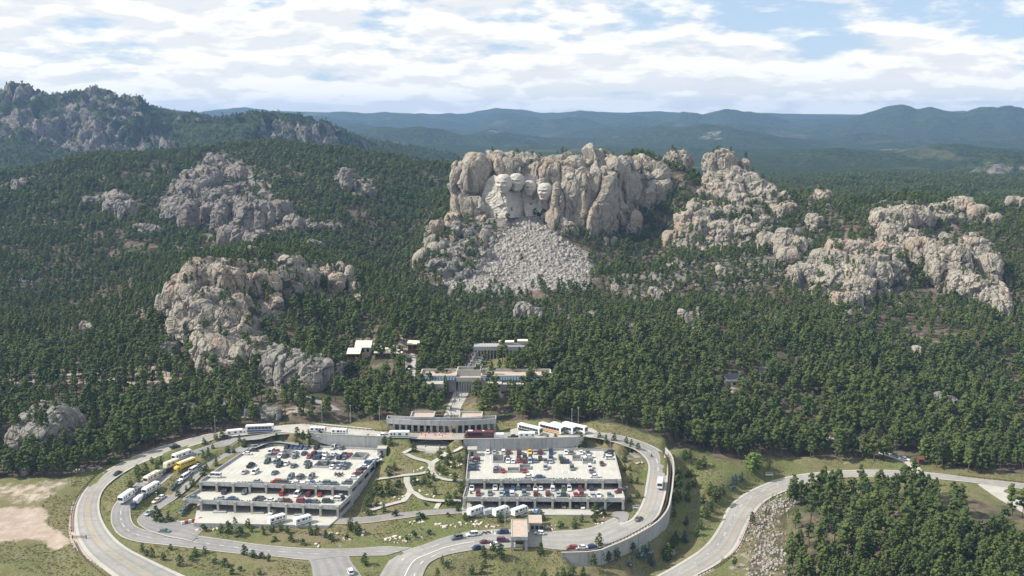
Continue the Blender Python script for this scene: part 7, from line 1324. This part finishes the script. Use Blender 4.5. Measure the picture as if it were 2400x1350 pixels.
plant(Z7, '850,915,75 915,870,65 970,920,90 860,985,55 840,1035,65 768,1035,60 525,1065,70 560,960,50 1250,895,75 1665,835,80 18,970,75 1100,1060,45 1280,1065,60 1410,1065,75 1470,1060,80 1370,1080,60 1550,1050,60', YOUNG, 'young pine on the lawn below the entrance road', 'young pines below the entrance road')
plant(Z7, '1840,310,45 1880,310,40 1840,250,60 1880,180,50 1935,165,50 1890,130,40 1855,115,40 1770,100,50 1710,110,50 1665,105,60 1535,150,100 1560,155,50 1455,150,45 1355,145,85 1300,145,75 1885,390,60 1930,400,40 1930,500,50 1880,530,50 1655,585,60 720,80,30 850,155,45 995,140,50 2030,215,25', YOUNG, 'young pine in the beds round the right garage and ramp', 'young pines round the right ramp')
plant(Z8, '280,340,60 310,330,50 365,400,60 397,385,65 298,450,45 322,445,45 335,510,50 305,530,45 437,560,75 510,555,60 398,610,50 302,600,55 470,600,90 445,660,60 410,700,85 290,750,60 380,770,55 357,815,60 230,870,60 205,890,70 175,960,90 160,970,60 805,395,45 275,850,5', YOUNG, 'young pine on the sloping meadow below the retaining wall', 'young pines on the meadow slope')
plant(Z7, '2215,480,130 2195,560,110 2225,400,100 2190,660,80 2225,540,90 2160,560,60 1620,1010,110 1680,960,90 1730,960,80 1790,945,90 1900,890,70 2200,830,90', PINES[:3], 'dark pine standing close under the curved retaining wall', 'pines under the retaining wall', base=14.0)
plant(Z8, '575,525,75 595,490,60 620,480,45 635,470,50 738,400,55 280,855,70 8,965,90 48,935,80 75,1000,80 175,930,70', SPRUCES, 'blue spruce on the meadow slope below the ramp', 'blue spruces on the meadow', name='blue_spruce', base=7.0)
plant(Z7, '1955,930,90 2005,900,80 2030,970,80 1882,985,70 2260,810,70', SPRUCES, 'blue spruce near the foot of the curved retaining wall', 'blue spruces under the wall', name='blue_spruce', base=7.0)
plant(Z8, '710,425,120 700,560,1', LEAFY[:1], 'bright green leafy tree on the meadow edge above the highway', 'leafy meadow trees', name='leafy_tree', base=6.0) if False else plant(Z8, '710,425,120', LEAFY[:1], 'bright green leafy tree on the meadow edge above the highway', None, name='leafy_tree', base=6.0)
plant(Z6, '360,320,50', LEAFY[1:], 'bright green leafy bush at the wood edge of the upper left road', None, name='leafy_tree', base=6.0)
plant(Z8, '700,745,75 980,590,90 1045,575,80 785,680,30 590,1010,60', PINES[:2], 'lone dark pine on the stony bank inside the highway curve', 'bank pines', base=14.0)
def bush_mesh(seed): return crown_mesh('leaves', seed, 'leafy', 14, 110, 1.3, 0.0)
BUSH = [bush_mesh(400 + i) for i in range(3)]
for b in BUSH: b.materials.append(MAT['shrub'])
def bushes(conv, spec, label, group):
    for w in spec.split():
        x, y, wd = map(float, w.split(',')); (u, v), = conv([(x, y)]); g = ground(u, v); s = wd / 3 * g[1] / FPX / 0.95; o = bpy.data.objects.new('shrub', BUSH[RNG.integers(3)]); COL.objects.link(o); o.location = tuple(g); o.rotation_euler = (0, 0, RNG.uniform(0, 6)); o.scale = (s * 1.1, s * .9, s * .62); tag(o, label, 'shrub', group)
bushes(Z7, '360,402,70 240,425,60 255,410,50 400,652,70 425,645,50 470,757,50 360,775,60 305,792,40 40,622,60 600,632,40 590,985,60 1440,880,30 1390,710,60 1490,715,50 440,555,35 1600,340,20 760,640,20 1150,135,90 1220,130,60 1100,140,70 1430,130,50', 'dark spreading juniper on the lawns round the right garage', 'junipers round the right garage')
bushes(Z6, '980,795,70 1235,828,90 1480,865,50 1680,890,60 1875,858,70 1150,240,60 1330,980,70 1390,985,60 1130,1040,80 1240,1075,50 900,1000,60 2080,190,60 2330,690,60 1990,845,40 1060,1020,50 330,320,60 380,310,50 700,735,50 750,730,50 670,735,40', 'dark spreading juniper on the lawns round the left garage', 'junipers round the left garage')
for m in STONES[:3]: pass
BOULD = [stone_mesh(320 + i, 0.6) for i in range(3)]
for m in BOULD: m.materials.append(MAT['boulder'])
def boulders(conv, centres, n, spread, label, group):
    for (x, y) in centres:
        for i in range(n):
            (u, v), = conv([(x + RNG.normal(0, spread), y + RNG.normal(0, spread * .35))]); g = ground(u, v); s = RNG.uniform(.22, .7); o = bpy.data.objects.new('boulder', BOULD[RNG.integers(3)]); COL.objects.link(o); o.location = (g[0], g[1], g[2] + s * .2); o.rotation_euler = (RNG.normal(0, .2), RNG.normal(0, .2), RNG.uniform(0, 6)); o.scale = (s * RNG.uniform(.9, 1.5), s, s); tag(o, label, 'boulder', group)
boulders(Z7, [(350, 670), (400, 662), (545, 695), (690, 690), (790, 690), (845, 695), (880, 705), (350, 762), (410, 770), (230, 780), (290, 800), (180, 800), (600, 700), (900, 740)], 5, 26, 'pale boulder scattered on the lawn between exit road and toll road', 'boulders on the lower lawn')
boulders(Z7, [(640, 250), (660, 275), (380, 308), (440, 290), (460, 480), (400, 462), (270, 500), (380, 380), (620, 345), (120, 545), (60, 550)], 4, 22, 'pale boulder beside the garden paths between the garages', 'boulders in the garden')
boulders(Z7, [(1690, 625), (1640, 690), (1345, 715), (1400, 700), (1290, 700), (1840, 235), (1850, 420), (1960, 250)], 4, 22, 'pale boulder in the beds right of the toll office', 'boulders right of the toll office')
boulders(Z6, [(1820, 812), (1890, 808), (1960, 858), (2110, 805), (1040, 772), (960, 782), (2280, 850), (1780, 890)], 5, 28, 'pale boulder on the lawn below the left garage', 'boulders below the left garage')
boulders(Z6, [(140, 350), (190, 345), (60, 360), (230, 338)], 8, 30, 'pale boulder in the rough row along the clearing edge', 'boulders along the clearing')
# ------------------------------------------------------------------ visitors on foot
def person_mesh(seed):
    rg = np.random.default_rng(seed); st = rg.uniform(.06, .2); J = {'pel': (0, 0, .95), 'ch': (0, .02, 1.32), 'nk': (0, .01, 1.50), 'hd': (0, -.01, 1.62), 'ht': (0, -.01, 1.74), 'ls': (-.19, 0, 1.42), 'le': (-.25, .03, 1.14), 'lh': (-.24, -.06, .88), 'rs': (.19, 0, 1.42), 're': (.25, .05, 1.14), 'rh': (.24, -.04, .88), 'lk': (-.10, -st * .6, .50), 'la': (-.10, st * .2 - st * .5, .07), 'lt': (-.10, -st * .4 - .15, .03), 'rk': (.10, st * .2, .50), 'ra': (.10, st, .07), 'rt': (.10, st - .15, .03)}
    E = [('pel', 'ch'), ('ch', 'nk'), ('nk', 'hd'), ('hd', 'ht'), ('ch', 'ls'), ('ls', 'le'), ('le', 'lh'), ('ch', 'rs'), ('rs', 're'), ('re', 'rh'), ('pel', 'lk'), ('lk', 'la'), ('la', 'lt'), ('pel', 'rk'), ('rk', 'ra'), ('ra', 'rt')]; Rr = {'pel': .16, 'ch': .17, 'nk': .06, 'hd': .10, 'ht': .085, 'ls': .075, 'le': .05, 'lh': .045, 'rs': .075, 're': .05, 'rh': .045, 'lk': .075, 'la': .055, 'lt': .045, 'rk': .075, 'ra': .055, 'rt': .045}
    ks = list(J); me = bpy.data.meshes.new('p'); me.from_pydata([J[k] for k in ks], [(ks.index(a), ks.index(b)) for a, b in E], []); o = bpy.data.objects.new('p', me); COL.objects.link(o); o.modifiers.new('s', 'SKIN')
    for i, k in enumerate(ks): me.skin_vertices[0].data[i].radius = (Rr[k], Rr[k] * .8); me.skin_vertices[0].data[i].use_root = (k == 'pel')
    sb = o.modifiers.new('u', 'SUBSURF'); sb.levels = 1; sb.render_levels = 1; m2 = bpy.data.meshes.new_from_object(o.evaluated_get(bpy.context.evaluated_depsgraph_get())); bpy.data.objects.remove(o); m2.name = 'person'; m2.materials.clear()
    for m in (SKIN, PAINT['white'], JEAN, HAIR): m2.materials.append(m)
    for p in m2.polygons: c = p.center; p.material_index = 3 if c.z > 1.68 or (c.z > 1.56 and c.y > .03) else 0 if c.z > 1.49 or (abs(c.x) > .2 and c.z < 1.2) else 1 if c.z > .95 else 2; p.use_smooth = True
    return m2
SKIN = plain('skin', (0.45, 0.28, 0.20), .6); JEAN = plain('trousers', (0.06, 0.075, 0.11), .8); HAIR = plain('hair', (0.05, 0.03, 0.02), .7)
PEOPLE = [person_mesh(i) for i in range(4)]
def folk(pts, label, group, zoff=.06, z=None):
    for (u, v) in pts:
        g = at_z(u, v, z) if z is not None else ground(u, v); o = bpy.data.objects.new('person', PEOPLE[RNG.integers(4)]); COL.objects.link(o); o.location = (g[0], g[1], g[2] + zoff); o.rotation_euler = (0, 0, RNG.uniform(0, 6.28)); s = RNG.uniform(.92, 1.05); o.scale = (s, s, s); c = ['white', 'blue', 'red', 'dark blue', 'silver', 'black', 'teal', 'tan'][RNG.integers(8)]; o.material_slots[1].link = 'OBJECT'; o.material_slots[1].material = PAINT[c]; tag(o, label, 'person', group)
av = [(1040 + 35 * RNG.random() + (980 - v) * .42, v) for v in RNG.uniform(905, 980, 30)]
folk([((RIB['avenue'][0][k] * (1 - f) + RIB['avenue'][1][k] * f)) for k, f in []], '', '') if False else None
def folk_on(k0, k1, n, label, group):
    L_, R_ = RIB['avenue']
    for _ in range(n): k = RNG.integers(int(nA * k0), int(nA * k1) - 1); f = RNG.uniform(.2, .8); p = L_[k] * (1 - f) + R_[k] * f; u, v = project(p[None]); folk([(float(u[0]), float(v[0]))], label, group, .02, p[2])
folk_on(.02, .50, 30, 'visitor on foot on the wide lower avenue behind the colonnade', 'visitors on the lower avenue'); folk_on(.60, .97, 34, 'visitor on foot between the flag pillars on the upper avenue', 'visitors on the upper avenue')
folk([(1008 + RNG.uniform(-28, 40), 1034 + RNG.uniform(-5, 7)) for _ in range(12)], 'visitor standing on the white oval terrace', 'visitors on the oval terrace', .2, float(ov[2]))
folk([(990 + RNG.uniform(-10, 75), 1019 + RNG.uniform(-4, 7)) for _ in range(12)], 'visitor crossing the upper road to the colonnade', 'visitors at the crossing', .06, 0.0)

def grass_tufts():
    rg = np.random.default_rng(5); tm = []
    for i in range(3):
        V, F = [], []
        for b in range(7):
            a = rg.uniform(0, 6.28); r = rg.uniform(0, .35); c = np.array([r * math.cos(a * 3), r * math.sin(a * 3), 0]); d = np.array([math.cos(a), math.sin(a), 0]); h = rg.uniform(.3, .7); n = len(V); V += [c - d * .16, c + d * .16, c + np.array([rg.uniform(-.3, .3), rg.uniform(-.3, .3), h])]; F.append([n, n + 1, n + 2])
        me = mesh_np('tuft', np.array(V), np.array(F)); me.materials.append(MAT['tuft']); tm.append(me)
    n = 90000; x = RNG.uniform(-190, 230, n); y = RNG.uniform(322, 500, n); z = zat(x, y); u, v = project(np.c_[x, y, z]); ok = in_poly(u, v, SITE) & (fbm(np.c_[x / 14, y / 14, 0 * x], 3, 8) > -0.25)
    for poly, zz in CUTS + GARAGE_FOOT: ok &= ~in_poly(x, y, poly)
    ok &= ((x - OVAL[0]) / 10) ** 2 + ((y - OVAL[1]) / 8.5) ** 2 > 1
    for poly in ([(-200,1180),(60,1190),(112,1192),(112,1230),(175,1270),(120,1295),(100,1262),(40,1265),(-200,1290)], [(700,985),(880,985),(910,1030),(690,1030)], [(985,1005),(1400,1000),(1400,1030),(980,1030)]): ok &= ~in_poly(u, v, poly)
    for (Lp, Rp) in list(RIB.values()) + PATHS:
        C = (Lp + Rp)[::2] / 2; hw = np.linalg.norm((Lp - Rp)[::2, :2], axis=1) / 2; m = np.where(ok)[0]
        for i in range(0, len(m), 8000):
            q = m[i:i + 8000]; D = np.sqrt((x[q][:, None] - C[None, :, 0]) ** 2 + (y[q][:, None] - C[None, :, 1]) ** 2) - hw[None]; ok[q[D.min(1) < .5]] = False
    P = np.c_[x, y, z][ok]; s = RNG.uniform(.3, .8, len(P)); k = RNG.integers(0, 3, len(P)); t = np.c_[np.zeros((len(P), 2)), RNG.uniform(0, 6.28, len(P))]
    scatter('grass', P, k, t, np.c_[s * 1.3, s * 1.3, s], scatter_group('grass_scatter', tm), kind='stuff', label='dry green and tan grass on the lawns and meadow', cat='grass')
MAT['tuft'] = foliage('grass_blades', (0.15, 0.165, 0.055), (0.27, 0.235, 0.125), (0.22, 0.215, 0.09))
grass_tufts()
# ------------------------------------------------------------------ labels: repeats of one look are told apart by their place in the row
def nth(i): return ORDW[i] if i < 20 else f"{i + 1}{'th' if 10 < (i + 1) % 100 < 14 else {1: 'st', 2: 'nd', 3: 'rd'}.get((i + 1) % 10, 'th')}"
def single_out():
    by = {}
    for o in SC.objects:
        if o.parent is None and o.get('label') and o.get('group'): by.setdefault(o['label'], []).append(o)
    for lab, os_ in by.items():
        if len(os_) < 2: continue
        u, v = project(np.array([tuple(o.location) for o in os_])); order = np.argsort(u)
        for i, k in enumerate(order): os_[k]['label'] = f'{lab}, {nth(i)} from left'
single_out()
# ------------------------------------------------------------------ air
def haze():
    mb = MB(); mb.box(-9000, 9000, -900, 10900, -120, 246); m = bpy.data.materials.new('haze'); m.use_nodes = True; nt = m.node_tree; nt.nodes.clear()
    out = nt.nodes.new('ShaderNodeOutputMaterial'); v = nt.nodes.new('ShaderNodeVolumePrincipled'); v.inputs['Color'].default_value = (0.34, 0.56, 0.92, 1); v.inputs['Density'].default_value = 0.00007; v.inputs['Anisotropy'].default_value = 0.1
    nt.links.new(v.outputs[0], out.inputs['Volume']); o = mb.build('haze', m); tag(o, kind='stuff')
haze()
